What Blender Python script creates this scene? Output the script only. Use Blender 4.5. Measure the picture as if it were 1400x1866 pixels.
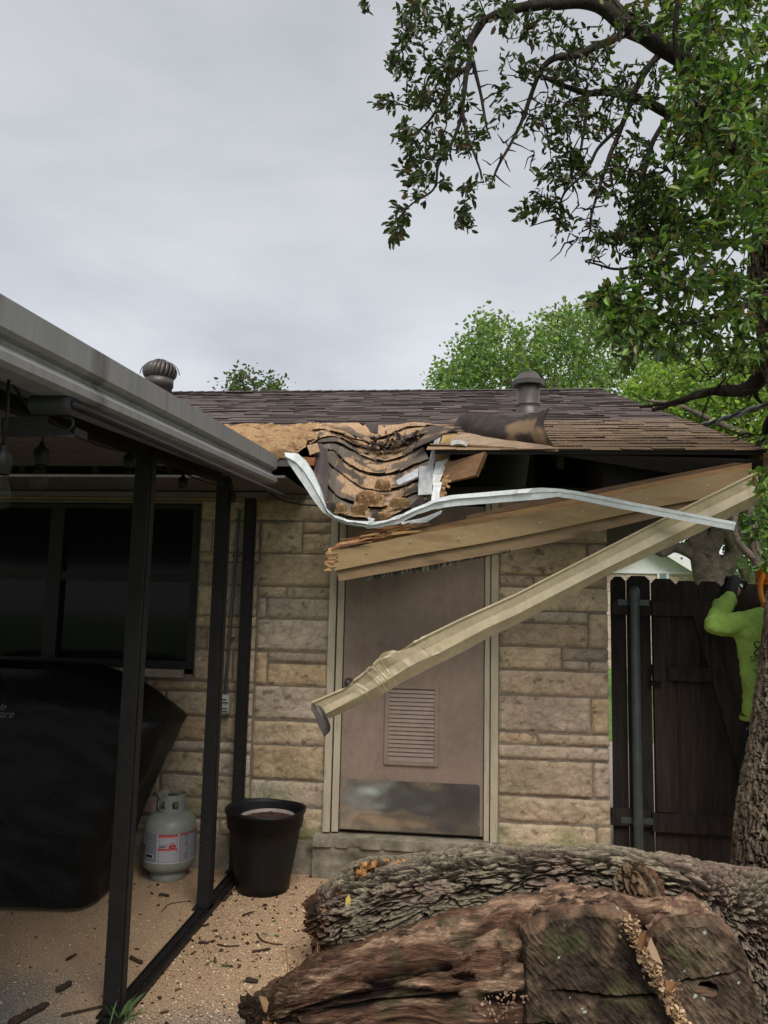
import bpy, bmesh, math, random
import numpy as np
from math import sin, cos, pi, radians, sqrt
from mathutils import Vector, Matrix
for o in list(bpy.data.objects): bpy.data.objects.remove(o)
S = bpy.context.scene
COL = S.collection
random.seed(7); RNG = np.random.default_rng(7)
# ---------------------------------------------------------------- camera
F = 1402.0; PITCH = radians(6.8); YAW = radians(6.0); ROLL = radians(1.25); H = 1.69
_f = np.array([-sin(YAW)*cos(PITCH), cos(YAW)*cos(PITCH), sin(PITCH)])
_r = np.array([cos(YAW), sin(YAW), 0.0]); _u = np.cross(_r, _f)
_r, _u = _r*cos(ROLL)+_u*sin(ROLL), _u*cos(ROLL)-_r*sin(ROLL)
cd = bpy.data.cameras.new('camera'); cam = bpy.data.objects.new('camera', cd); COL.objects.link(cam)
cd.sensor_fit = 'VERTICAL'; cd.sensor_height = 36.0; cd.sensor_width = 27.0; cd.lens = F/1866*36
cd.clip_start = 0.05; cd.clip_end = 2000
m4 = Matrix.Identity(4)
for i in range(3):
    m4[i][0] = _r[i]; m4[i][1] = _u[i]; m4[i][2] = -_f[i]
m4[0][3] = 0; m4[1][3] = 0; m4[2][3] = H
cam.matrix_world = m4
S.camera = cam
# ---------------------------------------------------------------- world, sun, exposure
SUN_EL, SUN_AZ = radians(52), radians(166)      # azimuth clockwise from +Y: behind the camera
w = bpy.data.worlds.new('World'); S.world = w; w.use_nodes = True
nt = w.node_tree; nt.nodes.clear()
def N(nt, t, **k):
    n = nt.nodes.new(t)
    for a, b in k.items():
        setattr(n, a, b)
    return n
sky = N(nt, 'ShaderNodeTexSky', sky_type='NISHITA', sun_disc=False, sun_elevation=SUN_EL, sun_rotation=SUN_AZ)
bg1 = N(nt, 'ShaderNodeBackground'); bg1.inputs[1].default_value = 0.05
nt.links.new(sky.outputs[0], bg1.inputs[0])
tc = N(nt, 'ShaderNodeTexCoord'); mp = N(nt, 'ShaderNodeMapping'); mp.inputs['Scale'].default_value = (1.1, 1.1, 3.2)
mp.inputs['Rotation'].default_value = (0, 0.25, 0.4)
nz = N(nt, 'ShaderNodeTexNoise'); nz.inputs['Scale'].default_value = 1.9; nz.inputs['Detail'].default_value = 6.0; nz.inputs['Roughness'].default_value = 0.5
nz.inputs['Distortion'].default_value = 0.3
nt.links.new(tc.outputs['Generated'], mp.inputs[0]); nt.links.new(mp.outputs[0], nz.inputs[0])
sep = N(nt, 'ShaderNodeSeparateXYZ'); nt.links.new(tc.outputs['Generated'], sep.inputs[0])
grad = N(nt, 'ShaderNodeValToRGB')      # cloud deck: pale towards the horizon, greyer overhead
el = grad.color_ramp.elements
el[0].position = 0.0; el[0].color = (0.57, 0.585, 0.615, 1)
el[1].position = 0.75; el[1].color = (0.37, 0.385, 0.405, 1)
e = el.new(0.3); e.color = (0.52, 0.535, 0.565, 1)
nt.links.new(sep.outputs[2], grad.inputs[0])
ramp = N(nt, 'ShaderNodeValToRGB'); ramp.color_ramp.elements[0].position = 0.33; ramp.color_ramp.elements[0].color = (0.77, 0.78, 0.80, 1)
ramp.color_ramp.elements[1].position = 0.66; ramp.color_ramp.elements[1].color = (1.09, 1.085, 1.075, 1)
nt.links.new(nz.outputs[0], ramp.inputs[0])
mul = N(nt, 'ShaderNodeMix', data_type='RGBA', blend_type='MULTIPLY'); mul.inputs[0].default_value = 1
nt.links.new(grad.outputs[0], mul.inputs[6]); nt.links.new(ramp.outputs[0], mul.inputs[7])
bg2 = N(nt, 'ShaderNodeBackground'); bg2.inputs[1].default_value = 0.57
nt.links.new(mul.outputs[2], bg2.inputs[0])
mixs = N(nt, 'ShaderNodeMixShader'); mixs.inputs[0].default_value = 0.92
out = N(nt, 'ShaderNodeOutputWorld')
nt.links.new(bg1.outputs[0], mixs.inputs[1]); nt.links.new(bg2.outputs[0], mixs.inputs[2]); nt.links.new(mixs.outputs[0], out.inputs[0])
sl = bpy.data.lights.new('sun', 'SUN'); sl.energy = 1.5; sl.angle = radians(40); sl.color = (1, 0.96, 0.9)
so = bpy.data.objects.new('sun', sl); COL.objects.link(so)
sd = Vector((sin(SUN_AZ)*cos(SUN_EL), cos(SUN_AZ)*cos(SUN_EL), sin(SUN_EL)))
so.rotation_euler = sd.to_track_quat('Z', 'Y').to_euler()
S.view_settings.view_transform = 'Standard'; S.view_settings.look = 'None'; S.view_settings.exposure = 1.36; S.view_settings.gamma = 1.0
S.render.engine = 'CYCLES'
S.cycles.max_bounces = 5; S.cycles.diffuse_bounces = 3; S.cycles.transparent_max_bounces = 6

# ---------------------------------------------------------------- measuring helpers (photo pixel -> metres on a known plane)
def ray(px, py): return _f + _r*(px-700)/F - _u*(py-933)/F
def PY(px, py, Y):
    d = ray(px, py); return np.array([0, 0, H]) + d*Y/d[1]
def PZ(px, py, Z=0.0):
    d = ray(px, py); return np.array([0, 0, H]) + d*(Z-H)/d[2]
EY, EZ, MS, RIDGE = 4.32, 2.565, 0.352, 9.35        # eave Y, eave z, roof pitch, ridge Y
W = 5.0                                             # wall plane
def roofz(Y): return EZ + MS*(Y-EY)
def RP(px, py, dz=0.0):
    d = ray(px, py); t = (EZ+dz-H-MS*EY)/(d[2]-MS*d[1]); return np.array([0, 0, H])+t*d
# ---------------------------------------------------------------- noise
_perm = RNG.permutation(512); _perm = np.concatenate([_perm, _perm, _perm])
_g = RNG.normal(size=(512, 3)); _g /= np.linalg.norm(_g, axis=1)[:, None]
def _h(i, j, k): return _perm[(_perm[(_perm[i & 511] + j) & 511] + k) & 511]
def pn(p):
    p = np.asarray(p, float); i = np.floor(p).astype(int); f = p-i; u = f*f*f*(f*(f*6-15)+10); r = 0
    for a in (0, 1):
        for b in (0, 1):
            for c in (0, 1):
                g = _g[_h(i[..., 0]+a, i[..., 1]+b, i[..., 2]+c)]
                d = (g*(f-np.array([a, b, c]))).sum(-1)
                wt = (u[..., 0] if a else 1-u[..., 0])*(u[..., 1] if b else 1-u[..., 1])*(u[..., 2] if c else 1-u[..., 2])
                r = r+d*wt
    return r*1.5
def fbm(p, o=4, l=2.03, g=0.5):
    s = 0; a = 1; p = np.asarray(p, float)
    for _ in range(o):
        s = s+a*pn(p); p = p*l+3.7; a *= g
    return s
def voro(p):
    p = np.asarray(p, float); i = np.floor(p).astype(int); f1 = np.full(p.shape[:-1], 9.0); f2 = f1.copy(); idd = np.zeros(p.shape[:-1])
    for a in (-1, 0, 1):
        for b in (-1, 0, 1):
            for c in (-1, 0, 1):
                h = _h(i[..., 0]+a, i[..., 1]+b, i[..., 2]+c); q = i+np.array([a, b, c])+0.5+0.45*_g[h]
                d = np.sqrt(((q-p)**2).sum(-1)); m = d < f1
                f2 = np.where(m, f1, np.minimum(f2, d)); idd = np.where(m, h/512, idd); f1 = np.where(m, d, f1)
    return f1, f2, idd
def sst(x, a, b):
    t = np.clip((x-a)/(b-a), 0, 1); return t*t*(3-2*t)
def mixc(a, b, t):
    t = np.asarray(t)[..., None]; return np.asarray(a)*(1-t)+np.asarray(b)*t
# ---------------------------------------------------------------- mesh helpers
class MB:
    def __init__(s): s.v = []; s.f = []; s.c = []; s.n = 0
    def add(s, v, f, c=(1, 1, 1)):
        """v Nx3, f list/array of faces, c one colour or per-vertex Nx3"""
        v = np.asarray(v, float).reshape(-1, 3); c = np.asarray(c, float)
        if c.ndim == 0: c = np.full(3, float(c))
        if c.ndim == 1: c = np.tile(c, (len(v), 1))
        s.v.append(v); s.c.append(c); s.f.append([np.asarray(q)+s.n for q in f] if not isinstance(f, np.ndarray) else f+s.n); s.n += len(v)
        return s
    def box(s, lo, hi, c=(1, 1, 1), M=None):
        x0, y0, z0 = lo; x1, y1, z1 = hi
        v = np.array([(x0, y0, z0), (x1, y0, z0), (x1, y1, z0), (x0, y1, z0), (x0, y0, z1), (x1, y0, z1), (x1, y1, z1), (x0, y1, z1)], float)
        if M is not None: v = v@np.asarray(M)[:3, :3].T+np.asarray(M)[:3, 3]
        return s.add(v, np.array([(0, 3, 2, 1), (4, 5, 6, 7), (0, 1, 5, 4), (1, 2, 6, 5), (2, 3, 7, 6), (3, 0, 4, 7)]), c)
    def hexa(s, v8, c=(1, 1, 1)):
        return s.add(v8, np.array([(0, 3, 2, 1), (4, 5, 6, 7), (0, 1, 5, 4), (1, 2, 6, 5), (2, 3, 7, 6), (3, 0, 4, 7)]), c)
    def grid(s, P, c=(1, 1, 1), wrap=False, flip=False):
        P = np.asarray(P, float); a, b = P.shape[:2]; idx = np.arange(a*b).reshape(a, b)
        if wrap: idx = np.concatenate([idx, idx[:, :1]], 1)
        q = np.stack([idx[:-1, :-1], idx[:-1, 1:], idx[1:, 1:], idx[1:, :-1]], -1).reshape(-1, 4)
        if flip: q = q[:, ::-1]
        c = np.asarray(c, float); c = c.reshape(-1, 3) if c.ndim > 1 else c
        return s.add(P.reshape(-1, 3), q, c)
    def tube(s, pts, rad, n=8, c=(1, 1, 1), caps=True):
        P = np.asarray(pts, float); k = len(P); R = np.full(k, rad) if np.isscalar(rad) else np.asarray(rad, float)
        T = np.gradient(P, axis=0); T /= np.linalg.norm(T, axis=1)[:, None]+1e-9
        up = np.array([0, 0, 1.0]) if abs(T[0][2]) < 0.9 else np.array([1.0, 0, 0]); A = []
        a = np.cross(T[0], up); a /= np.linalg.norm(a)
        for t in T:
            a = a-t*(a@t); a /= np.linalg.norm(a)+1e-9; A.append(a.copy())
        A = np.array(A); B = np.cross(T, A); th = np.arange(n)*2*pi/n
        G = P[:, None]+R[:, None, None]*(A[:, None]*np.cos(th)[None, :, None]+B[:, None]*np.sin(th)[None, :, None])
        st = s.n; s.grid(G, c, wrap=True)
        if caps:
            s.f.append([np.arange(n)[::-1]+st, np.arange(n)+st+(k-1)*n])
        return s
    def lathe(s, prof, c0=(0, 0, 0), n=32, c=(1, 1, 1), wob=0):
        prof = np.asarray(prof, float); th = np.arange(n)*2*pi/n
        G = np.stack([prof[:, 0][:, None]*np.cos(th), prof[:, 0][:, None]*np.sin(th), np.repeat(prof[:, 1][:, None], n, 1)], -1)+np.asarray(c0)
        return s.grid(G, c, wrap=True)
    def build(s, name, mat, parent=None, smooth=False, bevel=0, solid=0, loc=None):
        v = np.concatenate(s.v); c = np.concatenate(s.c)
        if parent is not None: v = v-np.array(ROOT.get(parent.name, (0, 0, 0)))
        fl = []; 
        loops = []; starts = []; tot = []; n = 0
        for blk in s.f:
            if isinstance(blk, np.ndarray):
                k = blk.shape[1]; loops.append(blk.ravel()); starts.append(n+np.arange(len(blk))*k); tot.append(np.full(len(blk), k)); n += blk.size
            else:
                for q in blk:
                    loops.append(np.asarray(q)); starts.append(np.array([n])); tot.append(np.array([len(q)])); n += len(q)
        loops = np.concatenate(loops); starts = np.concatenate(starts); tot = np.concatenate(tot)
        me = bpy.data.meshes.new(name); me.vertices.add(len(v)); me.vertices.foreach_set('co', v.ravel())
        me.loops.add(len(loops)); me.loops.foreach_set('vertex_index', loops.astype(np.int32))
        me.polygons.add(len(starts)); me.polygons.foreach_set('loop_start', starts.astype(np.int32)); me.polygons.foreach_set('loop_total', tot.astype(np.int32))
        me.update(calc_edges=True)
        at = me.color_attributes.new('Col', 'FLOAT_COLOR', 'POINT'); at.data.foreach_set('color', np.concatenate([c, np.ones((len(c), 1))], 1).ravel().astype(np.float32))
        me.polygons.foreach_set('use_smooth', np.full(len(starts), bool(smooth)))
        me.materials.append(mat); me.validate()
        o = bpy.data.objects.new(name, me); COL.objects.link(o)
        if parent is not None: o.parent = parent; ROOT[o.name] = ROOT.get(parent.name, (0, 0, 0))
        if solid: m = o.modifiers.new('solid', 'SOLIDIFY'); m.thickness = solid; m.offset = 0
        if bevel: m = o.modifiers.new('bevel', 'BEVEL'); m.width = bevel; m.segments = 2; m.limit_method = 'ANGLE'
        return o
    def build_each(s, name, mat, parent=None, **k):
        n = 0
        for v, c, f in zip(s.v, s.c, s.f):
            m = MB(); m.v, m.c, m.n = [v], [c], len(v); m.f = [f-n if isinstance(f, np.ndarray) else [q-n for q in f]]; m.build(name, mat, parent, **k); n += len(v)
ROOT = {}
def tag(o, label=None, cat=None, group=None, kind=None):
    if label: o['label'] = label
    if cat: o['category'] = cat
    if group: o['group'] = group
    if kind: o['kind'] = kind
    return o
def thing(name, label, cat, loc=(0, 0, 0), group=None):
    o = bpy.data.objects.new(name, None); COL.objects.link(o); o.location = loc; o.empty_display_size = 0.2
    ROOT[o.name] = tuple(float(x) for x in loc)
    return tag(o, label, cat, group)
def spl(pts, n):
    """Catmull-Rom through the points, n samples"""
    P = np.asarray(pts, float); k = len(P); Q = np.vstack([2*P[0]-P[1], P, 2*P[-1]-P[-2]]); t = np.linspace(0, k-1-1e-9, n); i = t.astype(int); u = (t-i)[:, None]
    a, b, c, d = Q[i], Q[i+1], Q[i+2], Q[i+3]
    return 0.5*((2*b)+(c-a)*u+(2*a-5*b+4*c-d)*u*u+(3*b-a-3*c+d)*u**3)
def lin(pts, n):
    P = np.asarray(pts, float); t = np.linspace(0, len(P)-1, n); i = np.minimum(t.astype(int), len(P)-2); u = (t-i)[:, None]
    return P[i]*(1-u)+P[i+1]*u
def pxs(lst):
    """[(px,py,Y)] -> points"""
    return np.array([PY(*q) for q in lst])
# ---------------------------------------------------------------- materials
def mat(name, col=(0.5, 0.5, 0.5), rough=0.8, attr=False, nscale=20, namt=0.15, bump=0.3, bscale=None, metal=0, spec=0.3, ndetail=6, stretch=(1, 1, 1), bdist=0.01, extra=None, col2=None, c2scale=3, c2lo=0.5, c2hi=0.65, fine=0.12):
    m = bpy.data.materials.new(name); m.use_nodes = True; nt = m.node_tree; b = nt.nodes['Principled BSDF']
    b.inputs['Roughness'].default_value = rough; b.inputs['Metallic'].default_value = metal; b.inputs['Specular IOR Level'].default_value = spec
    tc = N(nt, 'ShaderNodeTexCoord'); mp = N(nt, 'ShaderNodeMapping'); mp.inputs['Scale'].default_value = stretch
    nt.links.new(tc.outputs['Object'], mp.inputs[0])
    nz = N(nt, 'ShaderNodeTexNoise'); nz.inputs['Scale'].default_value = nscale; nz.inputs['Detail'].default_value = ndetail; nz.inputs['Roughness'].default_value = 0.65
    nt.links.new(mp.outputs[0], nz.inputs[0])
    if attr:
        a = N(nt, 'ShaderNodeAttribute', attribute_name='Col'); src = a.outputs['Color']
        if tuple(col) != (1, 1, 1):
            mm = N(nt, 'ShaderNodeMix', data_type='RGBA', blend_type='MULTIPLY'); mm.inputs[0].default_value = 1; mm.inputs[7].default_value = (*col, 1)
            nt.links.new(src, mm.inputs[6]); src = mm.outputs[2]
    else:
        rgb = N(nt, 'ShaderNodeRGB'); rgb.outputs[0].default_value = (*col, 1); src = rgb.outputs[0]
    if col2:
        n2 = N(nt, 'ShaderNodeTexNoise'); n2.inputs['Scale'].default_value = c2scale; n2.inputs['Detail'].default_value = 5; nt.links.new(mp.outputs[0], n2.inputs[0])
        r2 = N(nt, 'ShaderNodeMapRange'); r2.inputs[1].default_value = c2lo; r2.inputs[2].default_value = c2hi; nt.links.new(n2.outputs[0], r2.inputs[0])
        mm = N(nt, 'ShaderNodeMix', data_type='RGBA'); mm.inputs[7].default_value = (*col2, 1)
        nt.links.new(r2.outputs[0], mm.inputs[0]); nt.links.new(src, mm.inputs[6]); src = mm.outputs[2]
    mr = N(nt, 'ShaderNodeMapRange'); mr.inputs[1].default_value = 0.25; mr.inputs[2].default_value = 0.75; mr.inputs[3].default_value = 1-namt*1.6; mr.inputs[4].default_value = 1+namt*1.6
    nt.links.new(nz.outputs[0], mr.inputs[0])
    nf = N(nt, 'ShaderNodeTexNoise'); nf.inputs['Scale'].default_value = nscale*9; nf.inputs['Detail'].default_value = 3; nf.inputs['Roughness'].default_value = 0.8; nt.links.new(mp.outputs[0], nf.inputs[0])
    mf = N(nt, 'ShaderNodeMapRange'); mf.inputs[1].default_value = 0.3; mf.inputs[2].default_value = 0.7; mf.inputs[3].default_value = 1-fine; mf.inputs[4].default_value = 1+fine; nt.links.new(nf.outputs[0], mf.inputs[0])
    mk = N(nt, 'ShaderNodeMath', operation='MULTIPLY'); nt.links.new(mr.outputs[0], mk.inputs[0]); nt.links.new(mf.outputs[0], mk.inputs[1])
    vm = N(nt, 'ShaderNodeVectorMath', operation='SCALE'); nt.links.new(src, vm.inputs[0]); nt.links.new(mk.outputs[0], vm.inputs['Scale'])
    nt.links.new(vm.outputs[0], b.inputs['Base Color'])
    if bump:
        nb = N(nt, 'ShaderNodeTexNoise'); nb.inputs['Scale'].default_value = bscale or nscale*2; nb.inputs['Detail'].default_value = 8; nb.inputs['Roughness'].default_value = 0.7
        nt.links.new(mp.outputs[0], nb.inputs[0])
        bp = N(nt, 'ShaderNodeBump'); bp.inputs['Strength'].default_value = bump; bp.inputs['Distance'].default_value = bdist
        nt.links.new(nb.outputs[0], bp.inputs['Height']); nt.links.new(bp.outputs[0], b.inputs['Normal'])
    return m
M = {}
M['stone'] = mat('limestone', (1.42, 1.40, 1.39), 0.9, attr=True, nscale=11, namt=0.17, bump=0.8, bscale=38, bdist=0.016, spec=0.12, fine=0.22)
M['mortar'] = mat('mortar', (0.22, 0.18, 0.135), 0.95, nscale=30, namt=0.25, bump=0.6, bscale=120)
M['concrete'] = mat('concrete_step', (0.26, 0.225, 0.175), 0.9, nscale=14, namt=0.28, bump=0.5, bscale=60, col2=(0.13, 0.12, 0.08), c2scale=4)
M['trim'] = mat('cream_trim_paint', (0.45, 0.395, 0.29), 0.55, nscale=6, namt=0.1, bump=0.08, stretch=(6, 6, 1), col2=(0.30, 0.26, 0.19), c2scale=9, c2lo=0.6, c2hi=0.75)
M['door'] = mat('door_paint', (0.265, 0.195, 0.155), 0.5, nscale=3, namt=0.10, bump=0.05, bscale=90, stretch=(1, 1, 0.6), col2=(0.22, 0.16, 0.122), c2scale=7, c2lo=0.55, c2hi=0.8)
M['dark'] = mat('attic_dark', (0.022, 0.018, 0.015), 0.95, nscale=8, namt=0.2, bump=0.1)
M['shingle'] = mat('asphalt_shingle', (1, 1, 1), 0.95, attr=True, nscale=160, namt=0.22, bump=0.5, bscale=300, bdist=0.004, spec=0.1)
M['sawdust'] = mat('sawdust', (0.50, 0.32, 0.17), 1.0, nscale=70, namt=0.3, bump=1.0, bscale=110, bdist=0.02, spec=0.05, col2=(0.30, 0.17, 0.09), c2scale=14)
M['lumber'] = mat('raw_lumber', (1, 1, 1), 0.8, attr=True, nscale=12, namt=0.22, bump=0.3, bscale=30, stretch=(0.6, 4, 4))
M['fascia'] = mat('tan_fascia_paint', (0.29, 0.20, 0.098), 0.6, nscale=5, namt=0.12, bump=0.1, stretch=(0.6, 3, 3), col2=(0.20, 0.125, 0.06), c2scale=5, c2lo=0.56, c2hi=0.72)
M['fascia2'] = mat('brown_frieze_paint', (0.215, 0.14, 0.075), 0.65, nscale=5, namt=0.12, bump=0.1, stretch=(0.6, 3, 3), col2=(0.13, 0.08, 0.04), c2scale=6, c2lo=0.58, c2hi=0.7)
M['gutter'] = mat('beige_gutter_paint', (0.35, 0.285, 0.175), 0.42, nscale=5, namt=0.12, bump=0.1, bscale=14, spec=0.5, col2=(0.25, 0.2, 0.12), c2scale=7, c2lo=0.58, c2hi=0.75)
M['whitemetal'] = mat('white_drip_edge', (0.62, 0.65, 0.66), 0.38, nscale=5, namt=0.06, bump=0.12, bscale=10, spec=0.5, col2=(0.4, 0.36, 0.30), c2scale=10, c2lo=0.62, c2hi=0.75)
M['greymetal'] = mat('weathered_flashing', (0.36, 0.36, 0.36), 0.55, nscale=20, namt=0.2, bump=0.2, metal=0.2)
M['ventmetal'] = mat('dark_vent_metal', (0.085, 0.074, 0.068), 0.45, nscale=12, namt=0.15, bump=0.05, metal=0.3, spec=0.5)
M['fence'] = mat('dark_stained_wood', (1, 1, 1), 0.85, attr=True, nscale=6, namt=0.35, bump=0.4, bscale=20, stretch=(5, 5, 0.5), spec=0.12)
M['pipe'] = mat('galvanised_pipe', (0.085, 0.098, 0.098), 0.5, nscale=8, namt=0.15, bump=0.05, metal=0.6, spec=0.5)
M['post'] = mat('dark_post_paint', (0.014, 0.0125, 0.012), 0.5, nscale=9, namt=0.2, bump=0.05, spec=0.22, col2=(0.045, 0.04, 0.037), c2scale=60, c2lo=0.66, c2hi=0.7)
M['alum'] = mat('weathered_aluminium', (0.235, 0.224, 0.22), 0.55, nscale=5, namt=0.16, bump=0.03, bscale=30, stretch=(1, 2.2, 0.3), spec=0.3, col2=(0.10, 0.092, 0.088), c2scale=5, c2lo=0.56, c2hi=0.74, fine=0.06)
M['ceil'] = mat('patio_ceiling', (0.15, 0.12, 0.113), 0.7, nscale=4, namt=0.12, bump=0.05)
M['black'] = mat('black_plastic', (0.008, 0.008, 0.008), 0.5, nscale=9, namt=0.2, bump=0.1, spec=0.25)
M['cover'] = mat('black_vinyl_cover', (0.006, 0.006, 0.006), 0.42, nscale=6, namt=0.2, bump=0.4, bscale=7, bdist=0.03, spec=0.2)
M['tank'] = mat('grey_tank_enamel', (0.235, 0.25, 0.215), 0.4, nscale=7, namt=0.1, bump=0.05, spec=0.4, col2=(0.22, 0.2, 0.17), c2scale=9, c2lo=0.6, c2hi=0.8)
M['label'] = mat('printed_label', (1, 1, 1), 0.5, attr=True, nscale=30, namt=0.06, bump=0.03)
M['bark'] = mat('oak_bark', (1.1, 1.08, 1.0), 0.95, attr=True, nscale=45, namt=0.3, bump=0.9, bscale=80, bdist=0.016, spec=0.08, fine=0.25)
M['rot'] = mat('rotten_wood', (1, 1, 1), 0.9, attr=True, nscale=22, namt=0.4, bump=0.9, bscale=50, bdist=0.02, stretch=(0.25, 3, 3), spec=0.12, fine=0.4)
M['cut'] = mat('old_sawn_wood', (1, 1, 1), 0.85, attr=True, nscale=10, namt=0.35, bump=0.8, bscale=50, bdist=0.012, spec=0.12, fine=0.3)
M['limb'] = mat('dark_limb_bark', (0.05, 0.04, 0.034), 0.95, nscale=25, namt=0.35, bump=0.9, bscale=35, bdist=0.03, spec=0.1)
M['farbark'] = mat('grey_trunk_bark', (0.13, 0.105, 0.082), 0.95, nscale=8, namt=0.35, bump=0.9, bscale=10, bdist=0.08)
M['glass'] = mat('dark_window_glass', (0.006, 0.006, 0.007), 0.10, nscale=3, namt=0.1, bump=0, spec=0.12)
M['lime'] = mat('lime_shirt', (0.36, 0.56, 0.12), 0.8, nscale=9, namt=0.10, bump=0.9, bscale=6.5, bdist=0.05, fine=0.06, stretch=(1.3, 1, 0.8), spec=0.15)
M['glove'] = mat('black_glove', (0.012, 0.012, 0.013), 0.7, nscale=30, namt=0.2, bump=0.3)
M['jean'] = mat('dark_trousers', (0.012, 0.014, 0.02), 0.85, nscale=30, namt=0.2, bump=0.3)
M['orange'] = mat('orange_plastic', (0.62, 0.20, 0.02), 0.4, nscale=8, namt=0.1, bump=0)
M['skin'] = mat('skin', (0.30, 0.16, 0.10), 0.6, nscale=20, namt=0.1, bump=0.1)
M['siding'] = mat('white_siding', (0.60, 0.60, 0.58), 0.7, nscale=4, namt=0.06, bump=0.1)
M['greyroof'] = mat('pale_grey_shingles', (0.50, 0.51, 0.54), 0.9, nscale=14, namt=0.14, bump=0.3, stretch=(1, 4, 4))
M['wirem'] = mat('cable_rubber', (0.035, 0.035, 0.037), 0.6, nscale=30, namt=0.1, bump=0)
M['outlet'] = mat('outlet_plastic', (0.40, 0.41, 0.36), 0.5, nscale=20, namt=0.1, bump=0.05)
M['ink'] = mat('print_ink', (0.02, 0.05, 0.02), 0.7, nscale=20, namt=0.1, bump=0)
M['greyink'] = mat('grey_print', (0.12, 0.12, 0.12), 0.6, nscale=20, namt=0.1, bump=0)
def leafmat(name, trans=0.35, rough=0.45, spec=0.4):
    m = mat(name, (1, 1, 1), rough, attr=True, nscale=12, namt=0.1, bump=0, spec=spec); nt = m.node_tree; b = nt.nodes['Principled BSDF']
    o = nt.nodes['Material Output']; t = N(nt, 'ShaderNodeBsdfTranslucent'); a = N(nt, 'ShaderNodeAttribute', attribute_name='Col')
    vm = N(nt, 'ShaderNodeMix', data_type='RGBA', blend_type='MULTIPLY'); vm.inputs[0].default_value = 1; vm.inputs[7].default_value = (1.3, 1.5, 0.5, 1)
    nt.links.new(a.outputs['Color'], vm.inputs[6]); nt.links.new(vm.outputs[2], t.inputs[0])
    mx = N(nt, 'ShaderNodeMixShader'); mx.inputs[0].default_value = trans
    nt.links.new(b.outputs[0], mx.inputs[1]); nt.links.new(t.outputs[0], mx.inputs[2]); nt.links.new(mx.outputs[0], o.inputs[0]); return m
M['leaf'] = leafmat('oak_leaves', 0.3, 0.42)
M['farleaf'] = leafmat('distant_leaves', 0.4, 0.6, 0.2)
def brickmat(name, c1, c2, mo, sc=3.0):
    m = bpy.data.materials.new(name); m.use_nodes = True; nt = m.node_tree; b = nt.nodes['Principled BSDF']; b.inputs['Roughness'].default_value = 0.9
    tc = N(nt, 'ShaderNodeTexCoord'); sp = N(nt, 'ShaderNodeSeparateXYZ'); cb = N(nt, 'ShaderNodeCombineXYZ'); ad = N(nt, 'ShaderNodeMath', operation='ADD')
    nt.links.new(tc.outputs['Object'], sp.inputs[0]); nt.links.new(sp.outputs[0], ad.inputs[0]); nt.links.new(sp.outputs[1], ad.inputs[1])
    nt.links.new(ad.outputs[0], cb.inputs[0]); nt.links.new(sp.outputs[2], cb.inputs[1])
    br = N(nt, 'ShaderNodeTexBrick'); br.inputs['Scale'].default_value = sc; br.inputs['Color1'].default_value = (*c1, 1); br.inputs['Color2'].default_value = (*c2, 1); br.inputs['Mortar'].default_value = (*mo, 1)
    br.inputs['Bias'].default_value = -0.1
    nt.links.new(cb.outputs[0], br.inputs[0]); nt.links.new(br.outputs[0], b.inputs['Base Color'])
    bp = N(nt, 'ShaderNodeBump'); bp.inputs['Strength'].default_value = 0.5; nt.links.new(br.outputs['Fac'], bp.inputs['Height']); bp.invert = True; nt.links.new(bp.outputs[0], b.inputs['Normal']); return m
M['brick'] = brickmat('pale_brick', (0.42, 0.34, 0.26), (0.26, 0.17, 0.12), (0.5, 0.46, 0.4), 3.5)
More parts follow.
